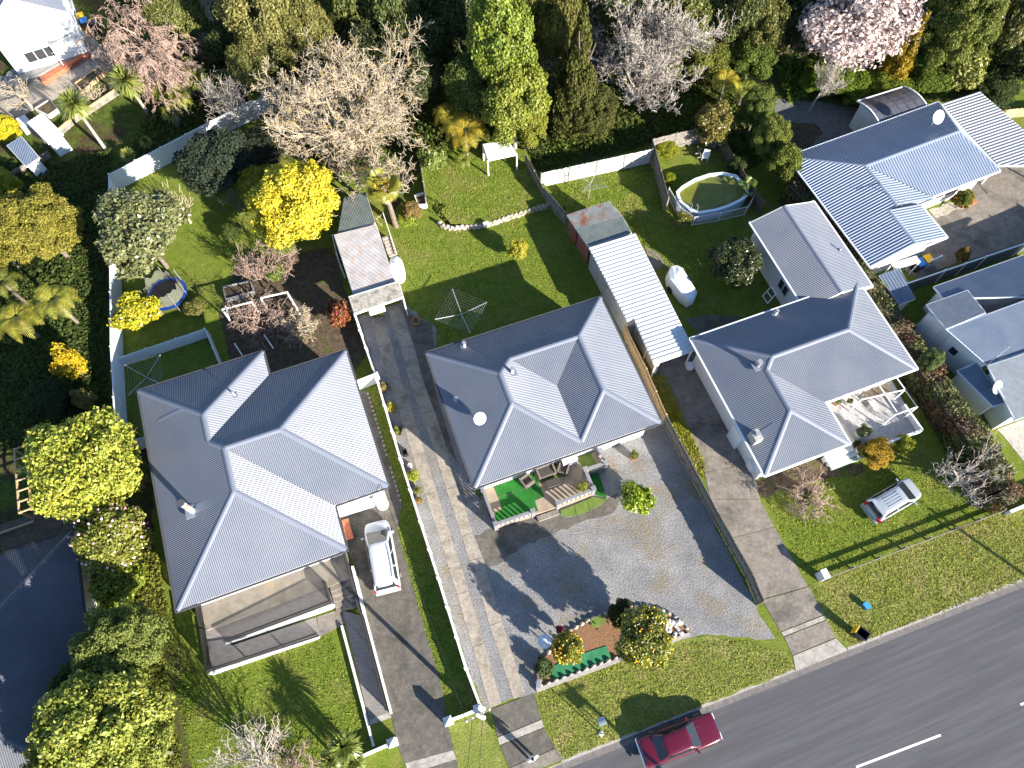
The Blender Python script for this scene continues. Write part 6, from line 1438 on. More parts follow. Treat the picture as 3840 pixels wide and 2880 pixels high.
car('hatchback_car', 'silver hatchback with red tail lights parked on the right front lawn', c + up * .12, rr, 1.7,
    [(-1.98, .70, .36, .86), (-1.92, .80, .28, .95), (-1.2, .85, .22, .98), (.5, .85, .22, .98), (1.15, .84, .24, .95), (1.75, .78, .28, .84), (1.95, .66, .34, .72), (2.0, .54, .4, .64)],
    (-1.9, -1.55, .42, 1.28, .96, 1.52, .77, .61), M_SILV, [(1.25, .77), (1.25, -.77), (-1.25, .77), (-1.25, -.77)],
    [('headlight', (1.72, .54, .72), (.26, .18, .12), M_HEAD), ('headlight', (1.72, -.54, .72), (.26, .18, .12), M_HEAD), ('tail_light', (-1.93, .68, .98), (.14, .24, .26), M_TAIL), ('tail_light', (-1.93, -.68, .98), (.14, .24, .26), M_TAIL), ('rear_bumper', (-1.98, 0, .5), (.14, 1.5, .26), M_SILV)], hatch_trim)

# ------------------------------------------------------------------ person on the crossing
def person(pos, rz):
    root = thing('person', 'person in a white top standing on the driveway crossing', 'person', pos); root.rotation_euler = (0, 0, rz)
    J = dict(pel=(0, 0, .92), sp=(0, .01, 1.12), ch=(0, .0, 1.32), nk=(0, 0, 1.45), hd=(0, -.02, 1.57), ht=(0, -.01, 1.68),
             ls=(-.19, 0, 1.38), le=(-.30, -.02, 1.14), lw=(-.30, -.12, .92), lh=(-.29, -.17, .83), rs=(.19, 0, 1.38), re=(.31, -.02, 1.14), rw=(.31, -.10, .91), rh=(.30, -.15, .82),
             lp=(-.1, 0, .86), lk=(-.12, -.03, .48), la=(-.13, .03, .08), lt=(-.14, -.13, .04), rp=(.1, 0, .86), rk=(.14, .02, .48), ra=(.16, .06, .08), rt=(.17, -.1, .04))
    rad = dict(pel=.15, sp=.13, ch=.15, nk=.055, hd=.095, ht=.07, ls=.07, le=.048, lw=.034, lh=.032, rs=.07, re=.048, rw=.034, rh=.032, lp=.095, lk=.062, la=.045, lt=.035, rp=.095, rk=.062, ra=.045, rt=.035)
    E_ = ('pel sp', 'sp ch', 'ch nk', 'nk hd', 'hd ht', 'ch ls', 'ls le', 'le lw', 'lw lh', 'ch rs', 'rs re', 're rw', 'rw rh', 'pel lp', 'lp lk', 'lk la', 'la lt', 'pel rp', 'rp rk', 'rk ra', 'ra rt')
    ks = list(J); me = bpy.data.meshes.new('body'); me.from_pydata([J[k] for k in ks], [tuple(ks.index(a) for a in e.split()) for e in E_], []); me.update()
    o = bpy.data.objects.new('body', me); col.objects.link(o); o.parent = root
    sk = o.modifiers.new('skin', 'SKIN'); sk.use_smooth_shade = True
    for i, k in enumerate(ks): me.skin_vertices[0].data[i].radius = (rad[k], rad[k] * (.72 if k in ('pel', 'sp', 'ch') else 1)); me.skin_vertices[0].data[i].use_root = (k == 'pel')
    ss = o.modifiers.new('sub', 'SUBSURF'); ss.levels = 2; ss.render_levels = 2
    # dark trousers, skin above (clothing is its own shell)
    m = mat('skin', (.42, .25, .17), rough=.6); me.materials.append(m)
    def shell(nm, rings, m):
        mb = MB(); n = 14
        for cx, cy, z, rx, ry in rings:
            for i in range(n): t = 2 * math.pi * i / n; mb.v.append((cx + rx * math.cos(t), cy + ry * math.sin(t), z))
        for j in range(len(rings) - 1):
            for i in range(n): i2 = (i + 1) % n; mb.f.append((j * n + i, j * n + i2, (j + 1) * n + i2, (j + 1) * n + i))
        mb.f.append(tuple(range(n - 1, -1, -1))); mb.f.append(tuple((len(rings) - 1) * n + i for i in range(n))); q = mb.build(nm, m, None, True); q.parent = root
    SH = mat('white_shirt', (.72, .72, .70), rough=.9); TR = mat('dark_trousers', (.03, .03, .045), rough=.9); HR = mat('dark_brown_hair', (.045, .025, .015), rough=.6)
    shell('shirt', [(0, .0, .82, .21, .16), (0, .0, .95, .20, .15), (0, 0, 1.1, .185, .14), (0, 0, 1.28, .21, .15), (0, 0, 1.40, .2, .12), (0, 0, 1.47, .085, .075)], SH)
    for s_ in (-1, 1):
        shell('sleeve', [(s_ * .325, -.02, 1.06, .075, .08), (s_ * .27, -.01, 1.2, .085, .09), (s_ * .2, 0, 1.36, .09, .1), (s_ * .14, 0, 1.43, .06, .08)], SH)
        shell('trouser_leg', [(s_ * .15, .04, .09, .075, .08), (s_ * .13, 0, .48, .085, .09), (s_ * .1, 0, .8, .115, .13), (s_ * .09, 0, .93, .11, .13)], TR)
    mb = MB(); mb.ball((0, .015, 1.64), (.105, .115, .1), 14, 10); mb.v = [(x, y, max(z, 1.60 if y < -.03 else 1.5)) for x, y, z in mb.v]; q = mb.build('hair', HR, None, True); q.parent = root
person(zb1(1118, 822) + Vector((.05, -.05, .025)), R(205))
# ------------------------------------------------------------------ plants
M_LEAF = leaf_mat('foliage', .28); M_LEAFS = leaf_mat('soft_foliage', .35, .7, spec=.15); M_LEAFG = leaf_mat('glossy_foliage', .2, .32, spec=.5)
M_FERN = leaf_mat('fern_frond', .4, .6); M_HEDGE = leaf_mat('hedge_foliage', .25, .6, alt=(.115, .062, .028), altscale=.55, lo=.46, hi=.60)
M_BARK = mat('bark', (.10, .08, .062), (.19, .16, .13), rough=1, scale=6, bump=.4, bscale=18)
M_BARKP = mat('pale_bark', (.25, .205, .15), (.38, .32, .24), rough=1, scale=4, c3=(.40, .28, .06), scale3=1.6, lo3=.56, hi3=.66)
M_BARKW = mat('silver_bark', (.24, .21, .185), (.36, .32, .285), rough=1, scale=4)
M_BARKK = mat('pinkish_twig_bark', (.22, .15, .12), (.33, .24, .20), rough=1, scale=4)
M_PETAL = leaf_mat('petals', .3, .7, spec=.1)

nrng = np.random.default_rng(5)
def unit(n):
    v = nrng.normal(size=(n, 3)); return v / np.linalg.norm(v, axis=1)[:, None]
def leaf_quads(pos, nor, size, asp=.55, jit=.7):
    """rhombic leaf blades at pos facing roughly nor"""
    n = len(pos); nn = nor + nrng.normal(size=(n, 3)) * jit; nn /= np.linalg.norm(nn, axis=1)[:, None] + 1e-9
    a = np.cross(nn, unit(n)); a /= np.linalg.norm(a, axis=1)[:, None] + 1e-9; b = np.cross(nn, a)
    s = (size * nrng.uniform(.65, 1.35, n))[:, None]
    v = np.empty((n, 4, 3)); v[:, 0] = pos - a * s; v[:, 1] = pos - b * s * asp + nn * s * .15; v[:, 2] = pos + a * s; v[:, 3] = pos + b * s * asp + nn * s * .15
    return v.reshape(-1, 3)
def crown_mesh(name, lobes, leaf, seed, m, lobe_r=.34, flat=1.0, shape='round', cover=1.25, inner=.25):
    """unit crown of leaf clumps: lobes spread over a rounded hull, each a shell of leaves"""
    global nrng
    nrng = np.random.default_rng(seed); c = unit(lobes)
    c[:, 2] = np.where(c[:, 2] < -.45, -c[:, 2], c[:, 2])
    rad = nrng.uniform(.5, .86, lobes)[:, None]; lr = lobe_r * nrng.uniform(.65, 1.25, lobes)
    k = int(lobes * inner); rad[:k] *= .35; lr[:k] *= 1.5
    c = c * rad
    if shape == 'cone':
        z = nrng.uniform(-1, 1, lobes) ** 1; ang = nrng.uniform(0, 6.283, lobes); rr = (1 - z) / 2 * .85 * nrng.uniform(.6, 1, lobes)
        c = np.stack([rr * np.cos(ang), rr * np.sin(ang), z * .95], 1); lr = lobe_r * (.35 + .65 * (1 - z) / 2) * nrng.uniform(.8, 1.2, lobes)
    V = []
    for i in range(lobes):
        n = max(6, int(cover * 12.57 * lr[i] ** 2 / (leaf * leaf * 1.1)))
        d = unit(n); sq = np.array([1, 1, .8]); p = c[i] + d * sq * (lr[i] * (nrng.uniform(.6, 1.12, n) + .16 * np.sin(7 * d[:, 0] + 3 * i) * np.cos(6 * d[:, 1] + i)))[:, None]
        out = d + p * .6 + np.array([0, 0, .35])
        V.append(leaf_quads(p, out / np.linalg.norm(out, axis=1)[:, None], leaf))
    return npobj('_' + name, np.concatenate(V), 4, m)
CR = dict(
    broad=[crown_mesh('broad', 95, .036, 21, M_LEAF, .23), crown_mesh('broad', 80, .036, 22, M_LEAF, .25), crown_mesh('broad', 70, .038, 23, M_LEAF, .27)],
    fine=[crown_mesh('fine', 120, .027, 31, M_LEAFS, .19), crown_mesh('fine', 100, .028, 32, M_LEAFS, .21)],
    soft=[crown_mesh('soft', 80, .038, 36, M_LEAFS, .24)],
    gloss=[crown_mesh('gloss', 75, .044, 41, M_LEAFG, .25), crown_mesh('gloss', 65, .046, 42, M_LEAFG, .27)],
    shrub=[crown_mesh('shrub', 34, .075, 51, M_LEAF, .34), crown_mesh('shrub', 28, .08, 52, M_LEAFG, .36)],
    cone=[crown_mesh('cone', 120, .038, 61, M_LEAFS, .30, shape='cone'), crown_mesh('cone', 100, .042, 62, M_LEAF, .30, shape='cone')],
    petal=[crown_mesh('petal', 60, .036, 71, M_PETAL, .26, cover=.75)])
CNT = {}
def trunk_part(root, h, r, m=M_BARK, limbs=4, spread=.8, lean=(0, 0)):
    mb = MB(); p = Vector((0, 0, -.1)); segs = 4; pts = [p]
    for k in range(segs):
        p = p + Vector((rnd.uniform(-.06, .06) * h * .2 + lean[0] / segs, rnd.uniform(-.06, .06) * h * .2 + lean[1] / segs, (h + .1) / segs)); pts.append(p)
    for k in range(segs): mb.tube(pts[k], pts[k + 1], r * (1 - .13 * k), r * (1 - .13 * (k + 1)), n=8)
    for k in range(limbs):
        a = 6.283 * k / limbs + rnd.uniform(-.4, .4); q = pts[2 + k % 2]; e = q + Vector((math.cos(a) * spread, math.sin(a) * spread, h * .45)); mb.tube(q, e, r * .45, r * .15, n=6)
    o = mb.build('trunk', m); o.parent = root; return o
def tree(label, pxy, zc, rpx, rz, kind, colr, name='tree', group=None, tr=None, bark=None, sq=1.0, cat='tree', rot=None, trunk_h=None, extra=None):
    c = P(*pxy, zc); r = rpx * mpp(c); root = thing(name, label, cat, (c.x, c.y, 0), group)
    if tr is None: tr = max(.05, r * .055)
    if tr > 0: trunk_part(root, trunk_h or max(.3, zc - rz * .15), tr, bark or M_BARK, spread=r * .5)
    i = CNT.get(kind, 0); CNT[kind] = i + 1; me = CR[kind][i % len(CR[kind])]
    o = bpy.data.objects.new('crown', me); col.objects.link(o); o.parent = root; o.location = (0, 0, zc); o.scale = (r, r * sq, rz); o.rotation_euler = (0, 0, rnd.uniform(0, 6.28) if rot is None else rot)
    o.color = (*colr, 1)
    return root, o, r
def fruits(root, r, zc, rz, n, size, m, name='fruit', hull=.85):
    base = MB(); base.ball((0, 0, 0), size, 6, 5); b0 = base.build(name, m); me = b0.data; bpy.data.objects.remove(b0)
    for k in range(n):
        d = Vector((rnd.gauss(0, 1), rnd.gauss(0, 1), rnd.gauss(.3, .8))).normalized(); o = bpy.data.objects.new(name, me); col.objects.link(o); o.parent = root; o.location = (d.x * r * hull, d.y * r * hull, zc + d.z * rz * hull)
# --- bare trees
def bare(label, base, h, spread, m, seed, trunk_h=1.2, tr=.2, depth=4, limbs=6, up_=.35, droop=0.0, name='bare_tree', group=None, twig=.014, seg=4, wig=.35, ratio=.62, kids=2, lean=(0, 0)):
    r_ = random.Random(seed); root = thing(name, label, 'tree', V3(base, 0), group)
    tmb = MB(); b0 = Vector((0, 0, -.1)); top = Vector((lean[0], lean[1], trunk_h)); mid = b0.lerp(top, .5) + Vector((r_.uniform(-.08, .08), r_.uniform(-.08, .08), 0))
    tmb.tube(b0, mid, tr * 1.25, tr, n=10); tmb.tube(mid, top, tr, tr * .85, n=10); o = tmb.build('trunk', m); o.parent = root
    mb = MB(); cnt = [0]
    def grow(p, d, L, r, dep):
        n = seg if dep > 1 else max(2, seg - 1)
        for k in range(n):
            d = (d + Vector((r_.gauss(0, wig), r_.gauss(0, wig), r_.gauss(0, wig) * .7 + (up_ - droop * (depth - dep)) * .35))).normalized()
            q = p + d * (L / n); r1 = max(twig, r * (.86 if k < n - 1 else .7)); cnt[0] += 1
            mb.tube(p, q, r, r1, n=6 if r > .06 else (4 if r > .025 else 3), cap=False); p = q; r = r1
            if dep > 0:
                for _ in range((kids if r_.random() < .3 else kids - 1) if k > 0 else kids - 1):
                    ax = d.cross(Vector((r_.gauss(0, 1), r_.gauss(0, 1), r_.gauss(0, 1)))); 
                    if ax.length < 1e-3: continue
                    ax.normalize(); a = r_.uniform(.45, 1.05); nd = (d * math.cos(a) + ax * math.sin(a)).normalized()
                    grow(p, nd, L * ratio * r_.uniform(.7, 1.15), max(twig, r * .6), dep - 1)
    for k in range(limbs):
        a = 2.39996 * k + r_.uniform(-.3, .3); el = math.asin(min(.97, .12 + .85 * (k + .5) / limbs))
        d = Vector((math.cos(a) * spread * math.cos(el), math.sin(a) * spread * math.cos(el), (h - trunk_h) * math.sin(el))); L = d.length * r_.uniform(.62, .8)
        grow(top - Vector((0, 0, r_.uniform(0, .3) * trunk_h)), d.normalized(), L, tr * .5, depth - 1)
    o = mb.build('crown', m); o.parent = root
    return root
# --- strap-leaved heads, fans and fronds
def strap_mesh(name, n, L, w, seed, m, droop=.5, lowz=-.6):
    global nrng
    nrng = np.random.default_rng(seed); d = unit(n); d[:, 2] = np.where(d[:, 2] < lowz, -d[:, 2], d[:, 2]); d /= np.linalg.norm(d, axis=1)[:, None]
    side = np.cross(d, np.array([0, 0, 1.])); side /= np.linalg.norm(side, axis=1)[:, None] + 1e-6; l = (L * nrng.uniform(.75, 1.1, n))[:, None]; out = []
    pts = []
    for t in (0.05, .5, .8, 1.0):
        q = d * l * t; q[:, 2] -= (droop * (t ** 2.2) * l[:, 0] * (1 - np.abs(d[:, 2]) * .6)); pts.append(q)
    ws = (w * .5, w, w * .7, w * .08)
    for k in range(3):
        a, b = pts[k], pts[k + 1]; v = np.empty((n, 4, 3)); v[:, 0] = a - side * ws[k]; v[:, 1] = a + side * ws[k]; v[:, 2] = b + side * ws[k + 1]; v[:, 3] = b - side * ws[k + 1]; out.append(v)
    return npobj('_' + name, np.concatenate([v.reshape(-1, 3) for v in out]), 4, m)
STRAP = strap_mesh('strap', 260, 1.0, .042, 3, M_LEAFG, .35); STRAP2 = strap_mesh('strap', 90, 1.0, .05, 4, M_LEAFG, .15, -.15)
def frond_mesh(name, n, L, m, seed, pin=26):
    r_ = random.Random(seed); mb = MB()
    for k in range(n):
        a = 6.283 * k / n + r_.uniform(-.15, .15); l = L * r_.uniform(.8, 1.08); rise = r_.uniform(.28, .55); fall = r_.uniform(.55, .95)
        d = Vector((math.cos(a), math.sin(a), 0)); s_ = Vector((-d.y, d.x, 0))
        f = lambda t: d * (l * t * (1 - .12 * t)) + Vector((0, 0, l * (rise * math.sin(min(1, t * 1.2) * 1.57) - fall * t ** 2.4)))
        for j in range(pin):
            t = .1 + .9 * j / pin; q = f(t); q2 = f(min(1, t + .6 / pin)); w = l * .26 * math.sin(math.pi * min(1, (t * .93 + .1))) ** .7
            for sg in (-1, 1):
                e = q + s_ * sg * w + d * w * .35 - Vector((0, 0, w * .22)); mb.add([q, q2, e + (q2 - q) * .35, e], [(0, 1, 2, 3)])
    me_o = mb.build('frond', m); me = me_o.data; bpy.data.objects.remove(me_o); return me
FERN = [frond_mesh('fern', 13, 1.0, M_FERN, 1), frond_mesh('fern', 11, 1.0, M_FERN, 2)]
def fan_mesh(seed):
    r_ = random.Random(seed); mb = MB()
    for k in range(34):
        a = r_.uniform(0, 6.283); el = r_.uniform(-.9, 1.3); d = Vector((math.cos(a) * math.cos(el), math.sin(a) * math.cos(el), math.sin(el))); c = d * r_.uniform(.45, .6); s_ = d.cross(Vector((0, 0, 1))).normalized(); u_ = s_.cross(d)
        mb.tube((0, 0, 0), c, .012, n=3, cap=False)
        for j in range(15):
            b = -1.35 + 2.7 * j / 14; e = (d * math.cos(b) + s_ * math.sin(b)); l = .46 * (1 - .12 * abs(b)); tip = c + e * l - Vector((0, 0, .1 * l)); w = (s_ * math.cos(b) - d * math.sin(b)) * .03
            m_ = c.lerp(tip, .55); mb.add([c, m_ + w + u_ * .01, tip, m_ - w + u_ * .01], [(0, 1, 2, 3)])
    o = mb.build('fan', M_LEAFG); me = o.data; bpy.data.objects.remove(o); return me
FAN = fan_mesh(8)
def headed(label, base, top, r, me, colr, name, cat, group, tr=.12, bark=None, sub='crown', skirt=None):
    """a trunk from base to top with one leafy head"""
    root = thing(name, label, cat, V3(base, 0), group); mb = MB(); b = V3(base, 0); d = top - b
    for k in range(5): mb.tube(d * (k / 5) - Vector((0, 0, .05)), d * ((k + 1) / 5), tr * (1.15 - .08 * k), tr * (1.15 - .08 * (k + 1)), n=8)
    o = mb.build('trunk', bark or M_BARK); o.parent = root
    o = bpy.data.objects.new(sub, me); col.objects.link(o); o.parent = root; o.location = d; o.scale = (r, r, r); o.rotation_euler = (0, 0, rnd.uniform(0, 6)); o.color = (*colr, 1)
    if skirt:
        o = bpy.data.objects.new('dead_skirt', me); col.objects.link(o); o.parent = root; o.location = d - Vector((0, 0, r * .45)); o.scale = (r * .6, r * .6, r * .8); o.color = (*skirt, 1)
    return root

# ---------------------------------------------------------------- left side
tree('gold-green spreading conifer at the left edge above the ferns', (145, 850), 4.0, 172, 2.6, 'fine', (.215, .195, .035), sq=1.0)
tree('gold-green conifer sprawling at the far left behind the other', (-10, 930), 3.0, 90, 2.0, 'fine', (.20, .19, .035))
tree('grey-green broadleaf tree over the white fence above the trampoline', (535, 880), 4.2, 185, 2.8, 'gloss', (.145, .155, .062))
tree('brilliant golden-yellow tree behind the left house', (1118, 775), 4.0, 178, 3.0, 'broad', (.50, .43, .03)); tree('green-gold lower bush at the left foot of the golden tree', (985, 700), 2.4, 90, 1.8, 'broad', (.30, .25, .02))
tree('evergreen darkened for shade in its leaf colour against the white fence corner', (815, 610), 3.4, 140, 2.6, 'soft', (.038, .052, .032)); tree('dark evergreen shrub right of the shaded one under the bare tree', (980, 560), 2.2, 90, 1.7, 'soft', (.045, .055, .03))  # first crown: shade is put into its dark leaf colour
tree('bright lime-green tree left of the left house roof', (305, 1740), 4.6, 205, 3.2, 'broad', (.29, .31, .042))
t_, o, r_ = tree('camellia with pink flowers between the left house and charcoal roof', (415, 2010), 3.0, 135, 2.3, 'gloss', (.175, .185, .032)); M_PINK = mat('pink_petal', (.75, .38, .52), rough=.6); fruits(t_, r_, 3.0, 2.3, 60, .085, M_PINK, 'flower', .97)
tree('leafy shrub below the camellia beside the lawn', (450, 2170), 1.6, 100, 1.5, 'shrub', (.155, .19, .02))
tree('olive-green shrubby tree in the middle of the left front border', (455, 2420), 4.4, 172, 2.8, 'fine', (.155, .185, .045)); tree('darker bush between border trees and charcoal roof', (320, 2560), 3.4, 100, 2.6, 'soft', (.085, .12, .04))
tree('large pale lime tree at the bottom left corner', (400, 2690), 5.4, 232, 3.4, 'broad', (.225, .25, .040)); tree('pale lime tree cut by the bottom edge at the left', (520, 2830), 4.4, 145, 3.0, 'broad', (.21, .24, .042)); tree('yellow-lime shrub at the bottom edge left of the pale tree', (250, 2860), 4.6, 125, 3.0, 'broad', (.24, .26, .04))
tree('yellow-green bush leaning over the trampoline', (515, 1175), 1.5, 92, 1.3, 'shrub', (.31, .29, .015), name='shrub', cat='shrub', sq=.75, rot=.4)
tree('small round olive bush near the trampoline', (735, 1155), .7, 40, .6, 'shrub', (.13, .13, .03), name='shrub', cat='shrub')
tree('tall golden-leaved shrub on the dark bank left of the white fence', (265, 1370), 2.2, 55, 2.0, 'shrub', (.33, .24, .012), name='shrub', cat='shrub'); tree('dark shrub below the golden-leaved one', (190, 1500), 1.6, 90, 1.5, 'soft', (.04, .06, .02), name='shrub', cat='shrub'); tree('flowering pale shrub beside the white fence', (318, 1500), 1.4, 38, 1.2, 'shrub', (.20, .17, .05), name='shrub', cat='shrub')
tree('bronze-red rounded shrub beside the old garage', (1272, 1180), 1.4, 52, 1.5, 'shrub', (.20, .066, .028), name='shrub', cat='shrub')
for lab, b_, z_, r_, cc in (('tree fern with pale green fronds left of the white fence', (200, 1125), 3.4, 1.9, (.26, .26, .035)), ('tree fern at the left edge, lower of the pair', (60, 1190), 3.0, 2.0, (.25, .24, .03)), ('drooping tree fern at the left edge above the dark lawn', (10, 1060), 3.2, 1.5, (.16, .17, .03)), ('low fern beside the lime tree and left house', (500, 1800), 1.6, 1.1, (.20, .19, .03)), ('golden tree fern below the tall light green tree', (1745, 490), 3.4, 2.2, (.30, .24, .022)), ('second golden fern left of the white pergola', (1690, 430), 3.2, 1.8, (.22, .19, .02)), ('small fern at the foot of the white pergola', (1735, 600), 1.2, 1.0, (.18, .21, .03)), ('yellow fern right of the large bare tree', (2720, 300), 2.6, 1.6, (.36, .30, .03)), ('greener fern below the yellow one', (2790, 335), 1.9, 1.5, (.22, .24, .03))):
    q = P(*b_, z_); headed(lab, q, q, r_, FERN[len(lab) % 2], cc, 'tree_fern', 'fern', 'tree ferns', .13, sub='fronds')
# cabbage trees
for lab, b_, t_, z_, r_ in (('tall cabbage tree nearest the sleeper wall', (398, 563), (275, 390), 4.6, 1.45), ('tall cabbage tree right of the raised beds', (556, 425), (468, 300), 4.6, 1.5), ('young cabbage tree on the bank above the white fence corner', (478, 580), (479, 578), 1.0, .7)):
    b = P(*b_); q = P(*t_, z_); headed(lab, b, q, r_, STRAP, (.165, .19, .042), 'cabbage_tree', 'cabbage tree', 'cabbage trees', .13, M_BARKW)
for i, (x, y, z_, r_, lab) in enumerate(((700, 250, 3.2, 1.0, 'leftmost cabbage tree below the pink bare tree'), (735, 290, 3.0, 1.2, 'brightest cabbage tree head under the pink bare tree'), (668, 355, 2.6, 1.1, 'cabbage tree head right of the bank'), (640, 420, 1.8, .9, 'low cabbage tree above the white fence'), (600, 350, 2.2, .9, 'dim cabbage tree beside the shaded bank'), (840, 300, 2.4, 1.1, 'cabbage tree half hidden behind the silver bare tree'), (545, 530, .8, .6, 'small cabbage tree seedling in the shade'))):
    q = P(x, y, z_); headed(lab, q, q, r_, STRAP, (.17, .20, .03), 'cabbage_tree', 'cabbage tree', 'cabbage trees', .1)
q = P(1435, 690, 4.0); headed('fan palm with yellowing skirt beside the green shed', T(1, 1, 1185, 330), q, 1.55, FAN, (.20, .20, .025), 'fan_palm', 'palm', None, .2, skirt=(.42, .26, .03))
q = P(2805, 700, 1.4); headed('low palm beside the right end of the pool', q, q, .9, FAN, (.12, .17, .03), 'fan_palm', 'palm', None, .12)
for i, (x, y, r_, lab) in enumerate(((1290, 2800, .8, 'spiky yucca by the bottom edge near the low front wall'), (1240, 2850, .6, 'small yucca left of the larger one at the bottom edge'), (1320, 2860, .65, 'lower yucca at the bottom edge'), (1400, 1135, .5, 'flax plant beside the old garage door'))):
    q = P(x, y, .6 if i == 3 else 2.2 - i * .4); headed(lab, q, q, r_ * (1 if i == 3 else 1.25), STRAP, (.15, .18, .035), 'yucca', 'yucca', 'yuccas', .08)
# bare trees
bare('wide bare tree with yellow-lichened limbs behind the golden tree', P(1325, 570), 11.0, 7.8, M_BARKP, 1, trunk_h=2.2, tr=.4, depth=5, limbs=14, up_=.18, wig=.26, twig=.017, ratio=.5, kids=2, seg=5)
bare('large bare tree with silvery radiating limbs behind the paling fence', P(2370, 370), 9.6, 7.2, M_BARKW, 2, trunk_h=1.9, tr=.36, depth=5, limbs=16, up_=.3, wig=.16, twig=.016, ratio=.47, kids=2, seg=5)
bare('bushy pinkish bare tree beside the two-storey house', P(670, 330), 9.4, 6.2, M_BARKK, 3, trunk_h=1.6, tr=.28, depth=5, limbs=13, up_=.35, droop=.3, wig=.26, twig=.015, ratio=.5, kids=2, seg=5, lean=(-.4, .2))
bare('grey bare tree at the top edge right of the pink one', P(800, 90), 7.0, 3.6, M_BARKW, 4, trunk_h=2.0, tr=.2, depth=4, limbs=7, up_=.5, wig=.3, twig=.016)
bare('silver bare tree overhanging the white fence', P(890, 470), 4.4, 3.4, M_BARKW, 5, trunk_h=.8, tr=.13, depth=4, limbs=9, up_=.6, wig=.25, twig=.014, ratio=.62)
bare('bare whippy sapling behind the grey-green tree', P(715, 835), 4.2, 2.2, M_BARKP, 6, trunk_h=1.2, tr=.1, depth=3, limbs=6, up_=.9, wig=.15, twig=.016, lean=(-.2, .1))
bare('bare grey bush in shade below the golden tree', P(905, 800), 3.0, 1.8, M_BARK, 7, trunk_h=.5, tr=.08, depth=3, limbs=7, up_=.7, wig=.2, twig=.013)
bare('dense pinkish bare shrub beside the vegetable bed', P(1000, 1040), 2.6, 2.6, M_BARKK, 8, trunk_h=.4, tr=.1, depth=4, limbs=11, up_=.35, wig=.22, twig=.013, ratio=.6)
bare('tangled bare vine over the vine frame', P(985, 1215), 2.2, 2.6, M_BARKK, 9, trunk_h=.9, tr=.08, depth=4, limbs=12, up_=.05, droop=.12, wig=.4, twig=.012, ratio=.62); bare('right-hand tangle of bare vine on the frame', P(1130, 1250), 1.9, 1.9, M_BARKP, 10, trunk_h=.8, tr=.08, depth=4, limbs=10, up_=.1, droop=.1, wig=.4, twig=.012)
bare('twiggy bare tree at the bottom edge of the left front lawn', P(1000, 2850), 5.2, 2.6, M_BARKW, 12, trunk_h=.9, tr=.13, depth=4, limbs=9, up_=.5, wig=.25, twig=.012, ratio=.6); bare('pinkish bare shrub right of the twiggy bottom tree', P(1120, 2890), 2.0, 1.6, M_BARKK, 13, trunk_h=.4, tr=.07, depth=4, limbs=8, up_=.3, wig=.3, twig=.011)
bare('domed weeping bare shrub with pink twigs on the right front lawn', P(3010, 1890), 1.9, 2.1, M_BARKK, 14, trunk_h=.9, tr=.09, depth=4, limbs=12, up_=.3, droop=.3, wig=.32, twig=.012, ratio=.62)
bare('pollarded bare tree with whip shoots beside the silver hatchback', P(3562, 1815), 4.4, 3.3, M_BARKW, 15, trunk_h=.9, tr=.2, depth=4, limbs=7, up_=.7, wig=.28, twig=.013, ratio=.55)
bare('slender pale bare tree in the dark gravel court', P(3034, 415), 4.6, 1.9, M_BARKW, 16, trunk_h=2.0, tr=.1, depth=4, limbs=8, up_=.9, wig=.2, twig=.012, lean=(.3, .1)); bare('bare scrubby tree left of the blossom tree', P(2950, 190), 4.6, 3.2, M_BARKK, 17, trunk_h=1.0, tr=.12, depth=4, limbs=8, up_=.3, wig=.35, twig=.014)
bare('bare pollard beside the grey terrace at the far left', P(125, 410), 3.6, 2.0, M_BARKP, 18, trunk_h=1.5, tr=.12, depth=3, limbs=6, up_=.5, wig=.25, twig=.02); bare('small branching bare shrub by the raised beds', P(368, 385), 2.0, 1.2, M_BARKP, 19, trunk_h=.4, tr=.06, depth=3, limbs=6, up_=.4, wig=.2, twig=.018)
tree('ivy mound in the foot of the pinkish shrub', (1030, 1020), .8, 40, .7, 'shrub', (.10, .15, .02), name='shrub', cat='shrub')
tree('green bush under the pink weeping shrub', (3012, 1862), .6, 38, .5, 'shrub', (.16, .18, .02), name='shrub', cat='shrub')
# ---------------------------------------------------------------- tall back row
tree('tall olive-leaved tree at the top edge left of centre', (1000, 90), 6.0, 170, 4.6, 'fine', (.20, .19, .062)); tree('olive-leaved tree merging right of the first at the top edge', (1130, 130), 5.4, 140, 4.0, 'fine', (.17, .165, .05)); tree('lower olive-leaved tree behind the white fence end', (960, 260), 3.6, 110, 3.0, 'fine', (.13, .135, .038))
tree('tall light green tree behind the white pergola, upper crown', (1890, 150), 9.0, 135, 4.5, 'broad', (.165, .21, .028), bark=M_BARKW, tr=.24); tree('light green tree behind the white pergola, lower crown', (1930, 400), 5.0, 130, 3.8, 'broad', (.19, .215, .03), bark=M_BARKW, tr=.2); tree('right flank of the light green trees by the conifer', (1985, 470), 2.6, 75, 2.4, 'soft', (.20, .21, .03)); tree('dark green tree left of the tall light green one', (1770, 330), 4.4, 100, 3.6, 'broad', (.09, .12, .024))
tree('tall dark olive conifer with bare trunk on its left', (2170, 270), 6.2, 115, 5.8, 'cone', (.085, .088, .022), tr=.26, trunk_h=9); tree('conifer branch mass low beside the dark trunk', (2230, 430), 2.6, 100, 2.4, 'fine', (.085, .09, .024), tr=0)
t_, o, r_ = tree('magnolia in full pale pink blossom at the top right', (3215, 85), 5.2, 245, 4.6, 'petal', (.52, .43, .41), bark=M_BARK); bare('bare boughs inside the blossom tree', P(3190, 250), 6.6, 4.2, M_BARK, 21, trunk_h=1.2, tr=.2, depth=3, limbs=8, up_=.6, twig=.02)
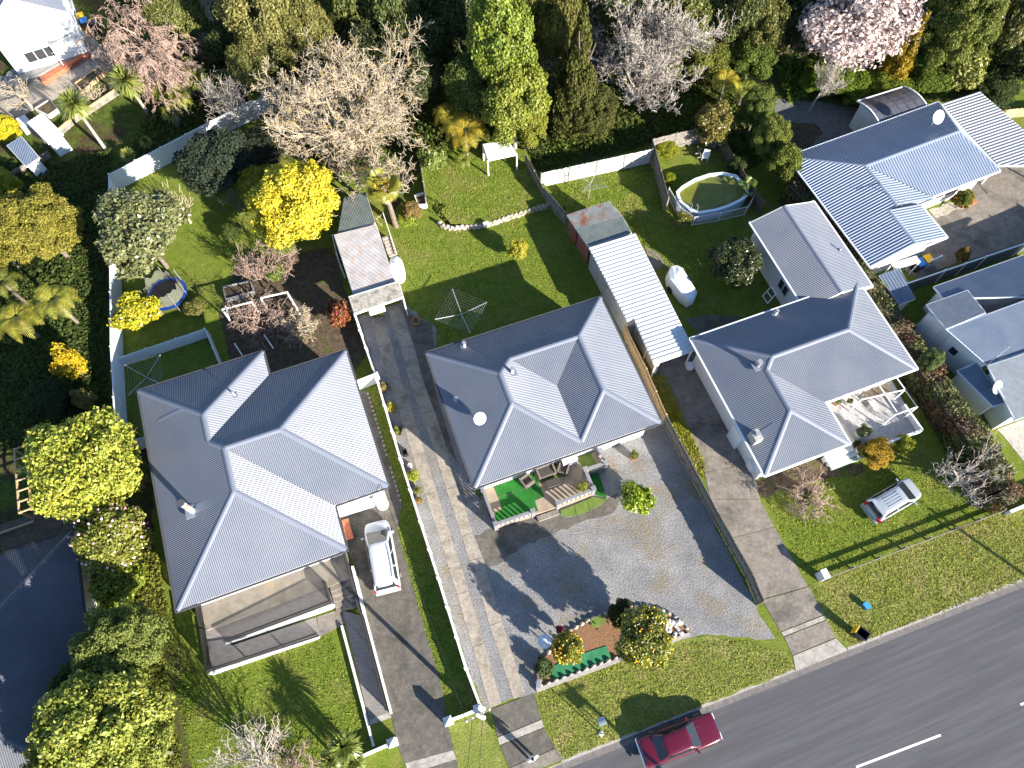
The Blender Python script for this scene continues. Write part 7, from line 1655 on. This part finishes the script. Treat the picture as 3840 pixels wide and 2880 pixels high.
tree('golden conifer right of the blossom tree', (3400, 190), 4.4, 70, 3.6, 'cone', (.27, .19, .012)); tree('fern-like golden crown at the top edge right of the blossom', (3465, 30), 5.0, 75, 2.2, 'fine', (.34, .24, .015))
tree('tall green tree at the top right behind the blue roof', (3580, 110), 6.0, 150, 4.6, 'fine', (.135, .155, .034)); tree('green tree at the top right corner', (3790, 60), 6.0, 120, 4.4, 'gloss', (.125, .125, .034)); tree('pale green bush at the foot of the top right trees', (3610, 260), 2.4, 95, 2.0, 'shrub', (.20, .21, .042)); tree('dark tree at the right edge above the carport', (3830, 210), 3.6, 110, 3.0, 'soft', (.06, .075, .025))
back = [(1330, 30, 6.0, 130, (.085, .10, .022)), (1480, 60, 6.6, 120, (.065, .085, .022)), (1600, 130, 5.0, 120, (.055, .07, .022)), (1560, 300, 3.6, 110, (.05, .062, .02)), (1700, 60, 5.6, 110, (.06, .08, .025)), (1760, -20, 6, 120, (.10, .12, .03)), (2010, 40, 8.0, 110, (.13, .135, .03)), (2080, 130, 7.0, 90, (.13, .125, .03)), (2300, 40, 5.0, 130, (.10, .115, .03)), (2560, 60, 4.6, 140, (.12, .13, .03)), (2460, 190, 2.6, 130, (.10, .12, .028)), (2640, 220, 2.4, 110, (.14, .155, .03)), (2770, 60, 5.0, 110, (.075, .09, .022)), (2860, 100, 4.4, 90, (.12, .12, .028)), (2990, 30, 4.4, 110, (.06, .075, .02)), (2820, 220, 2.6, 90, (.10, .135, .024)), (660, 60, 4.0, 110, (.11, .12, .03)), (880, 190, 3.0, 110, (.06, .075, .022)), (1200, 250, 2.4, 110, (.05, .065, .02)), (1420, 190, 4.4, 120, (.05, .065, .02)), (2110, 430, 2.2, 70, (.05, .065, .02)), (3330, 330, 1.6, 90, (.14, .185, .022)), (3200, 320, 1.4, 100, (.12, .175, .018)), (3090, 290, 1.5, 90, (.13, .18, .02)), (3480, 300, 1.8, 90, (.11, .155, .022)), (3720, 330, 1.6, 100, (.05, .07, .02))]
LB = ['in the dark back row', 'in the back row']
pos_words = ['far left of the dark top-centre thicket', 'second from the left in the dark thicket', 'in the heart of the dark thicket behind the lichened tree', 'lowest in the shade right of the lichened tree', 'just left of the tall light green tree at the top', 'at the very top edge left of the tall light green tree', 'at the top edge right of the tall light green tree', 'squeezed between light green tree and conifer', 'behind the upper limbs of the silvery bare tree', 'right behind the silvery bare tree at the top', 'showing through the silvery bare limbs', 'right foot of the silvery bare tree', 'dark evergreen at the top right of the silvery bare tree', 'with sunlight put into its leaf colour, left of the scrubby bare tree', 'dark crown above the scrubby bare tree', 'low bush left of the scrubby bare tree', 'behind the pink bare tree', 'dark undergrowth bush beside the olive-leaved trees', 'bush in shade under the lichened bare tree', 'dark tree above the lichened bare tree', 'dark bush at the foot of the conifer', 'bright leafy bush right below the blossom tree', 'bright leafy bush directly below the blossom', 'bright leafy bush left below the blossom', 'green bush below the golden conifer', 'dark bush above the carport roof']  # sunlit evergreen side is a separate crown, light put into its colour
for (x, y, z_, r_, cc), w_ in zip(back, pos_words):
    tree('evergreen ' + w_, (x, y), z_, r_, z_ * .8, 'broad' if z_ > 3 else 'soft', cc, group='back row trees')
# shrubs between yards and along the pool
for lab, q, z_, r_, rz_, k, cc in (('olive shrub overhanging the paling fence by the garden chair', (2680, 470), 2.2, 75, 2.0, 'gloss', (.16, .135, .03)), ('tall green shrub right of the pool, upper', (2835, 420), 2.6, 70, 2.4, 'fine', (.12, .155, .035)), ('tall green shrub right of the pool, lower', (2890, 520), 2.6, 75, 2.4, 'fine', (.14, .165, .035)), ('leafy shrub where the hedge begins beside the pool', (2945, 620), 2.2, 70, 2.0, 'soft', (.14, .165, .03)), ('dark round citrus tree behind the covered boat', (2755, 990), 1.9, 100, 1.7, 'gloss', (.042, .055, .016)), ('small yellowish shrub in front of the pool', (2560, 830), .8, 32, .7, 'shrub', (.15, .15, .02)), ('yellow-leaved sapling on the middle lawn', (1945, 940), 1.2, 36, 1.1, 'shrub', (.33, .31, .03)), ('bright green citrus bush on the gravel before the porch', (2385, 1868), 1.2, 66, 1.1, 'shrub', (.20, .26, .018)), ('golden-leaved shrub below the pale deck', (3290, 1700), 1.0, 62, .9, 'soft', (.40, .27, .035)), ('lime shrub at the deck corner right of the golden one', (3390, 1665), .9, 34, .8, 'shrub', (.25, .27, .02)), ('clipped round shrub at the entrance of the blue-roofed house', (3612, 748), 1.1, 36, .95, 'fine', (.155, .165, .03)), ('small tan shrub by the dark corrugated fence', (3608, 955), .9, 28, .9, 'fine', (.22, .155, .05)), ('feathery green shrub at the corner of the right roof', (3480, 1362), 2.4, 45, 1.6, 'fine', (.13, .17, .06)), ('green shrub left of the low palm at the pool end', (2770, 620), 1.0, 40, .9, 'soft', (.07, .09, .025)), ('leafy bush at the end of the grey paling fence', (1620, 600), 1.3, 52, 1.2, 'shrub', (.15, .19, .04)), ('pinkish flowering bush by the raised lawn corner', (1545, 790), .9, 40, .8, 'soft', (.26, .19, .07)), ('bright green clump by the palm foot', (1530, 820), .5, 40, .5, 'shrub', (.20, .25, .02)), ('low green bush beside the old garage flax', (1415, 1165), .6, 32, .5, 'shrub', (.08, .10, .02)), ('yellow shrub at the far left above the grey shed', (15, 480), 1.4, 55, 1.2, 'broad', (.40, .36, .012)), ('lime shrub at the left edge by the grey shed', (10, 690), 1.6, 60, 1.4, 'broad', (.25, .28, .02)), ('young green bush near the vine frame shade', (870, 870), .8, 40, .7, 'soft', (.08, .11, .025)), ('yellow-green shrub at the paling fence in the pool corner', (2500, 560), .7, 45, .6, 'soft', (.24, .25, .02)), ('long grass clump beside the left pool fence', (2510, 670), .5, 28, .5, 'soft', (.20, .24, .02))):
    tree(lab, q, z_, r_, rz_, k, cc, name='shrub', cat='shrub')
# citrus trees in the front island, with fruit
M_ORN = mat('orange_peel', (.75, .27, .01), rough=.5, var=.05); M_LEM = mat('lemon_peel', (.75, .52, .02), rough=.5, var=.05)
t_, o, r_ = tree('small mandarin tree with orange fruit beside the round white table', (2130, 2432), 1.9, 62, 1.4, 'gloss', (.20, .20, .025)); fruits(t_, r_, 1.9, 1.4, 55, .055, M_ORN, 'mandarin', .95); fruits(t_, r_, 1.9, 1.4, 30, .055, M_LEM, 'pale_mandarin', .95)
t_, o, r_ = tree('larger lemon tree spilling over the front of the planting island', (2415, 2385), 2.6, 118, 1.9, 'gloss', (.16, .17, .026)); fruits(t_, r_, 2.6, 1.9, 80, .06, M_LEM, 'lemon', .95); fruits(t_, r_, 2.6, 1.9, 25, .055, M_ORN, 'orange', .95)
tree('low dark green bush at the left end of the planting island', (2040, 2500), .5, 38, .5, 'shrub', (.07, .10, .025), name='shrub', cat='shrub'); tree('shaded bush at the back of the planting island', (2330, 2300), .9, 55, .8, 'soft', (.05, .06, .02), name='shrub', cat='shrub'); tree('small magenta-leaved plant behind the mandarin tree', (2100, 2362), .5, 18, .4, 'shrub', (.22, .02, .06), name='shrub', cat='shrub')
for i, (t_, h_, r_, cc) in enumerate(POTS):
    if cc is None: continue
    o = bpy.data.objects.new('plant', CR['shrub'][i % 2]); col.objects.link(o); o.parent = t_; o.location = (0, 0, h_ + r_ * .6); o.scale = (r_, r_, r_); o.color = (*cc, 1)
# plants along the white boundary wall
for k, (x, y, s_, cc, lab) in enumerate(((1085, 70, 20, (.30, .22, .08), 'dry tan plant at the top of the boundary bed'), (1145, 240, 20, (.34, .30, .02), 'yellow plant in the boundary bed'), (1200, 425, 18, (.17, .20, .03), 'green plant in the boundary bed above the black tub'), (1325, 810, 24, (.27, .30, .02), 'bright lime plant in the boundary bed'), (1365, 930, 16, (.20, .19, .05), 'grey-green plant below the lime one by the wall'), (1375, 1010, 14, (.28, .19, .05), 'dry bronze plant low in the boundary bed'))):
    tree(lab, px(1, 2, x, y), .35, s_, .35, 'shrub', cc, name='bedding_plant', cat='plant', group='plants along the boundary wall', tr=0)
# ---------------------------------------------------------------- long hedge
def hedge(label, pts, w, h, colr, m, leaf=.13, dens=70):
    global nrng
    nrng = np.random.default_rng(99); root = thing('hedge', label, 'hedge', V3(pts[0], 0)); base = wloc(root); V = []; core = MB()
    for i in range(len(pts) - 1):
        a = np.array(V3(pts[i], 0) - base); b = np.array(V3(pts[i + 1], 0) - base); L = np.linalg.norm(b - a); d = (b - a) / L; s = np.array([-d[1], d[0], 0])
        n = int(L * (w + 2 * h) * dens); t = nrng.uniform(0, L, n); q = nrng.uniform(-h, w + h, n)
        y = np.where(q < 0, -w / 2, np.where(q > w, w / 2, q - w / 2)); z = np.where(q < 0, h + q, np.where(q > w, h - (q - w), h))
        bulge = .22 * np.sin(t * 1.1 + i) + .16 * np.sin(t * 2.7 + 1.3 * i) + nrng.normal(0, .08, n); edge = np.minimum(1, np.minimum(q + h, w + h - q))
        nor = np.where((q < 0)[:, None], -s, np.where((q > w)[:, None], s, np.array([0, 0, 1.])))
        rnd_c = np.clip((np.abs(y) - w * .3) / (w * .2), 0, 1) * np.clip((z - h * .75) / (h * .25), 0, 1) * .28
        p = a + d * t[:, None] + s * y[:, None] + np.array([0, 0, 1]) * (z - rnd_c)[:, None] + nor * bulge[:, None]
        V.append(leaf_quads(p, nor, leaf)); 
        A, B = pts[i], pts[i + 1]; core.bar(V3(A, h / 2 - .12) , V3(B, h / 2 - .12), w - .35, h - .3)
    core.build('inner_branches', M_WOODD, root)
    o = npobj('foliage', np.concatenate(V), 4, m, root); o.color = (*colr, 1); return root
hz = 2.2
hedge('long red-brown and green clipped hedge between the right houses', [T(3, 0, 330, 1480, hz), T(3, 1, 560, 180, hz), T(3, 1, 760, 470, hz), T(3, 1, 990, 850, hz), T(3, 1, 1230, 1190, hz), T(3, 1, 1500, 1580, hz), T(3, 2, 1640, 210, hz), T(3, 2, 1900, 560, hz), T(3, 2, 2080, 900, hz), T(3, 2, 2170, 1000, hz)], 1.7, hz, (.085, .098, .026), M_HEDGE, .10, 150)
# ---------------------------------------------------------------- ground cover and grass
def scatter(name, poly, n, size, colr, m, z=0.02, seed=1, tall=.5):
    global nrng
    nrng = np.random.default_rng(seed); q = np.array([(p.x, p.y) for p in poly]); lo, hi = q.min(0), q.max(0); pts = np.empty((0, 2)); 
    while len(pts) < n:
        c = nrng.uniform(lo, hi, (n * 2, 2)); ins = np.zeros(len(c), bool)
        for i in range(len(q)):
            a, b = q[i], q[(i + 1) % len(q)]; cond = (a[1] > c[:, 1]) != (b[1] > c[:, 1]); ins ^= cond & (c[:, 0] < a[0] + (b[0] - a[0]) * (c[:, 1] - a[1]) / (b[1] - a[1] + 1e-12))
        pts = np.concatenate([pts, c[ins]])
    pts = pts[:n]; p = np.concatenate([pts, np.full((n, 1), z)], 1)
    a = nrng.uniform(0, 6.283, n); s = np.stack([np.cos(a), np.sin(a), np.zeros(n)], 1); sz = (size * nrng.uniform(.5, 1.4, n))[:, None]; ln = nrng.normal(0, 1.1, (n, 3)); ln[:, 2] = .8
    v = np.empty((n, 3, 3)); v[:, 0] = p - s * sz * tall; v[:, 1] = p + s * sz * tall; v[:, 2] = p + ln * sz
    o = npobj(name, v.reshape(-1, 3), 3, m, None, 'stuff'); o.color = (*colr, 1); return o
def leafcover(name, poly, n, size, colr, m, h=.4, seed=1):
    global nrng
    o = scatter('tmp_cover', poly, n, size, colr, m, 0, seed); me = o.data; co = np.empty(len(me.vertices) * 3, np.float32); me.vertices.foreach_get('co', co); p = co.reshape(-1, 3, 3).mean(1); bpy.data.objects.remove(o); bpy.data.meshes.remove(me)
    p[:, 2] = h * (.35 + .65 * np.abs(np.sin(p[:, 0] * .9 + 1.7 * np.sin(p[:, 1] * .7)) * np.cos(p[:, 1] * .8 + p[:, 0] * .3))) * nrng.uniform(.5, 1, len(p))
    o = npobj(name, leaf_quads(p, np.tile([0, 0, 1.], (len(p), 1)), size), 4, m, None, 'stuff'); o.color = (*colr, 1); return o
M_BLADE = leaf_mat('grass_blades', .3, .8, alt=(.30, .27, .09), altscale=.33, lo=.50, hi=.78, spec=.08)
G1 = (.17, .22, .03)
def lab_stuff(o, lab, cat): o['label'] = lab; o['category'] = cat
lab_stuff(scatter('grass', [P(*q) for q in [(640, 2330), (760, 2560), (1180, 2330), (1250, 2380), (1370, 2700), (1330, 2960), (720, 2960)]], 8000, .07, G1, M_BLADE, 0, 1), 'short grass of the left front lawn', 'grass')
lab_stuff(scatter('grass', [P(*q) for q in [(600, 2150), (640, 2300), (760, 2560), (700, 2760), (600, 2300)]], 2000, .07, G1, M_BLADE, .006, 2), 'grass strip beside the left border', 'grass')
lab_stuff(scatter('grass', [P(*q) for q in [(1480, 870), (1620, 850), (1800, 850), (2030, 780), (2100, 850), (2330, 1200), (2240, 1130), (1640, 1330), (1560, 1250), (1480, 1050)]], 12000, .07, G1, M_BLADE, 0, 3), 'grass of the middle back lawn', 'grass')
lab_stuff(scatter('grass', [P(*q) for q in [(1580, 630), (1720, 540), (1960, 590), (2110, 790), (1900, 840), (1650, 840), (1620, 760)]], 5000, .08, G1, M_BLADE, .45, 4), 'grass of the raised back lawn', 'grass')
lab_stuff(scatter('grass', [P(*q) for q in [(2060, 670), (2440, 580), (2500, 740), (2660, 880), (2800, 800), (2700, 1240), (2560, 1180), (2290, 760), (2130, 790)]], 11000, .08, G1, M_BLADE, 0, 5), 'grass of the yard with the pool', 'grass')
lab_stuff(scatter('grass', [T(3, 2, 60, 1010), T(3, 2, 420, 880), T(3, 2, 900, 720), T(3, 2, 1300, 560), T(3, 2, 1950, 1080), T(3, 2, 590, 1640), T(3, 2, 400, 1640)], 9000, .07, (.18, .22, .03), M_BLADE, 0, 6), 'grass of the right front lawn', 'grass')
lab_stuff(scatter('grass', [T(3, 3, 250, 90), T(3, 2, 620, 1650), T(3, 2, 2060, 1095), P(4000, 1780), P(4000, 2120), T(3, 3, 440, 375), T(3, 3, 330, 250)], 15000, .07, (.25, .25, .05), M_BLADE, .012, 7), 'dry grass of the roadside verge', 'grass')
lab_stuff(scatter('grass', [T(2, 3, 140, 605), T(2, 3, 500, 445), T(2, 3, 900, 345), T(2, 3, 1150, 350), T(3, 3, 150, 430), T(3, 3, 180, 480), T(2, 3, 270, 910)], 10000, .07, (.24, .25, .05), M_BLADE, .012, 8), 'grass of the verge beside the maroon car', 'grass')
lab_stuff(scatter('grass', [T(1, 2, 950, 100), T(1, 2, 1030, 70), T(1, 2, 1290, 900), T(1, 2, 1530, 1659), T(1, 3, 1860, 1150), T(1, 3, 1640, 1240), T(1, 3, 1430, 540), T(1, 2, 1200, 1280), T(1, 2, 1240, 1030)], 4000, .07, (.16, .22, .03), M_BLADE, 0, 9), 'grass strip left of the white boundary wall', 'grass')
lab_stuff(scatter('long_grass', [T(2, 2, 1210, 0), T(2, 2, 1290, 0), T(2, 2, 1460, 400), T(2, 2, 1620, 700), T(2, 2, 1600, 800), T(2, 2, 1540, 700), T(2, 2, 1330, 280)], 6000, .2, (.23, .24, .03), M_BLADE, 0, 10), 'long bright grass between the fence and right driveway', 'grass')
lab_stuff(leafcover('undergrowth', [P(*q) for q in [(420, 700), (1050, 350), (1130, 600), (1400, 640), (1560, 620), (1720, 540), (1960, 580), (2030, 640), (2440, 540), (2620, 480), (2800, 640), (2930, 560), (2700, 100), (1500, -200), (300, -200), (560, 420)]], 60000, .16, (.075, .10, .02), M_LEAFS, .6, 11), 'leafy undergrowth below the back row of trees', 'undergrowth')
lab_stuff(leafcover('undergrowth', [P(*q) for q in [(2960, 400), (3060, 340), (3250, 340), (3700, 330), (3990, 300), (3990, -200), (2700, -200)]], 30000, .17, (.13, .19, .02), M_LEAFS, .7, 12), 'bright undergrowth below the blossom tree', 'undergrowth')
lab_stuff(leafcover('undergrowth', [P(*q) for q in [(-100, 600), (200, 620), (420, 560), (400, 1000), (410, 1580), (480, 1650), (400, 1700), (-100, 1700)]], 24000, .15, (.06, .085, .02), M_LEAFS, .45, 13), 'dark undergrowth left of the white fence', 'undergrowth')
lab_stuff(leafcover('undergrowth', [P(*q) for q in [(520, 2050), (590, 2080), (640, 2300), (600, 2300), (640, 2600), (690, 2880), (560, 2880), (520, 2300)]], 5000, .12, (.16, .17, .03), M_LEAFS, .4, 14), 'low border plants along the left lawn', 'undergrowth')
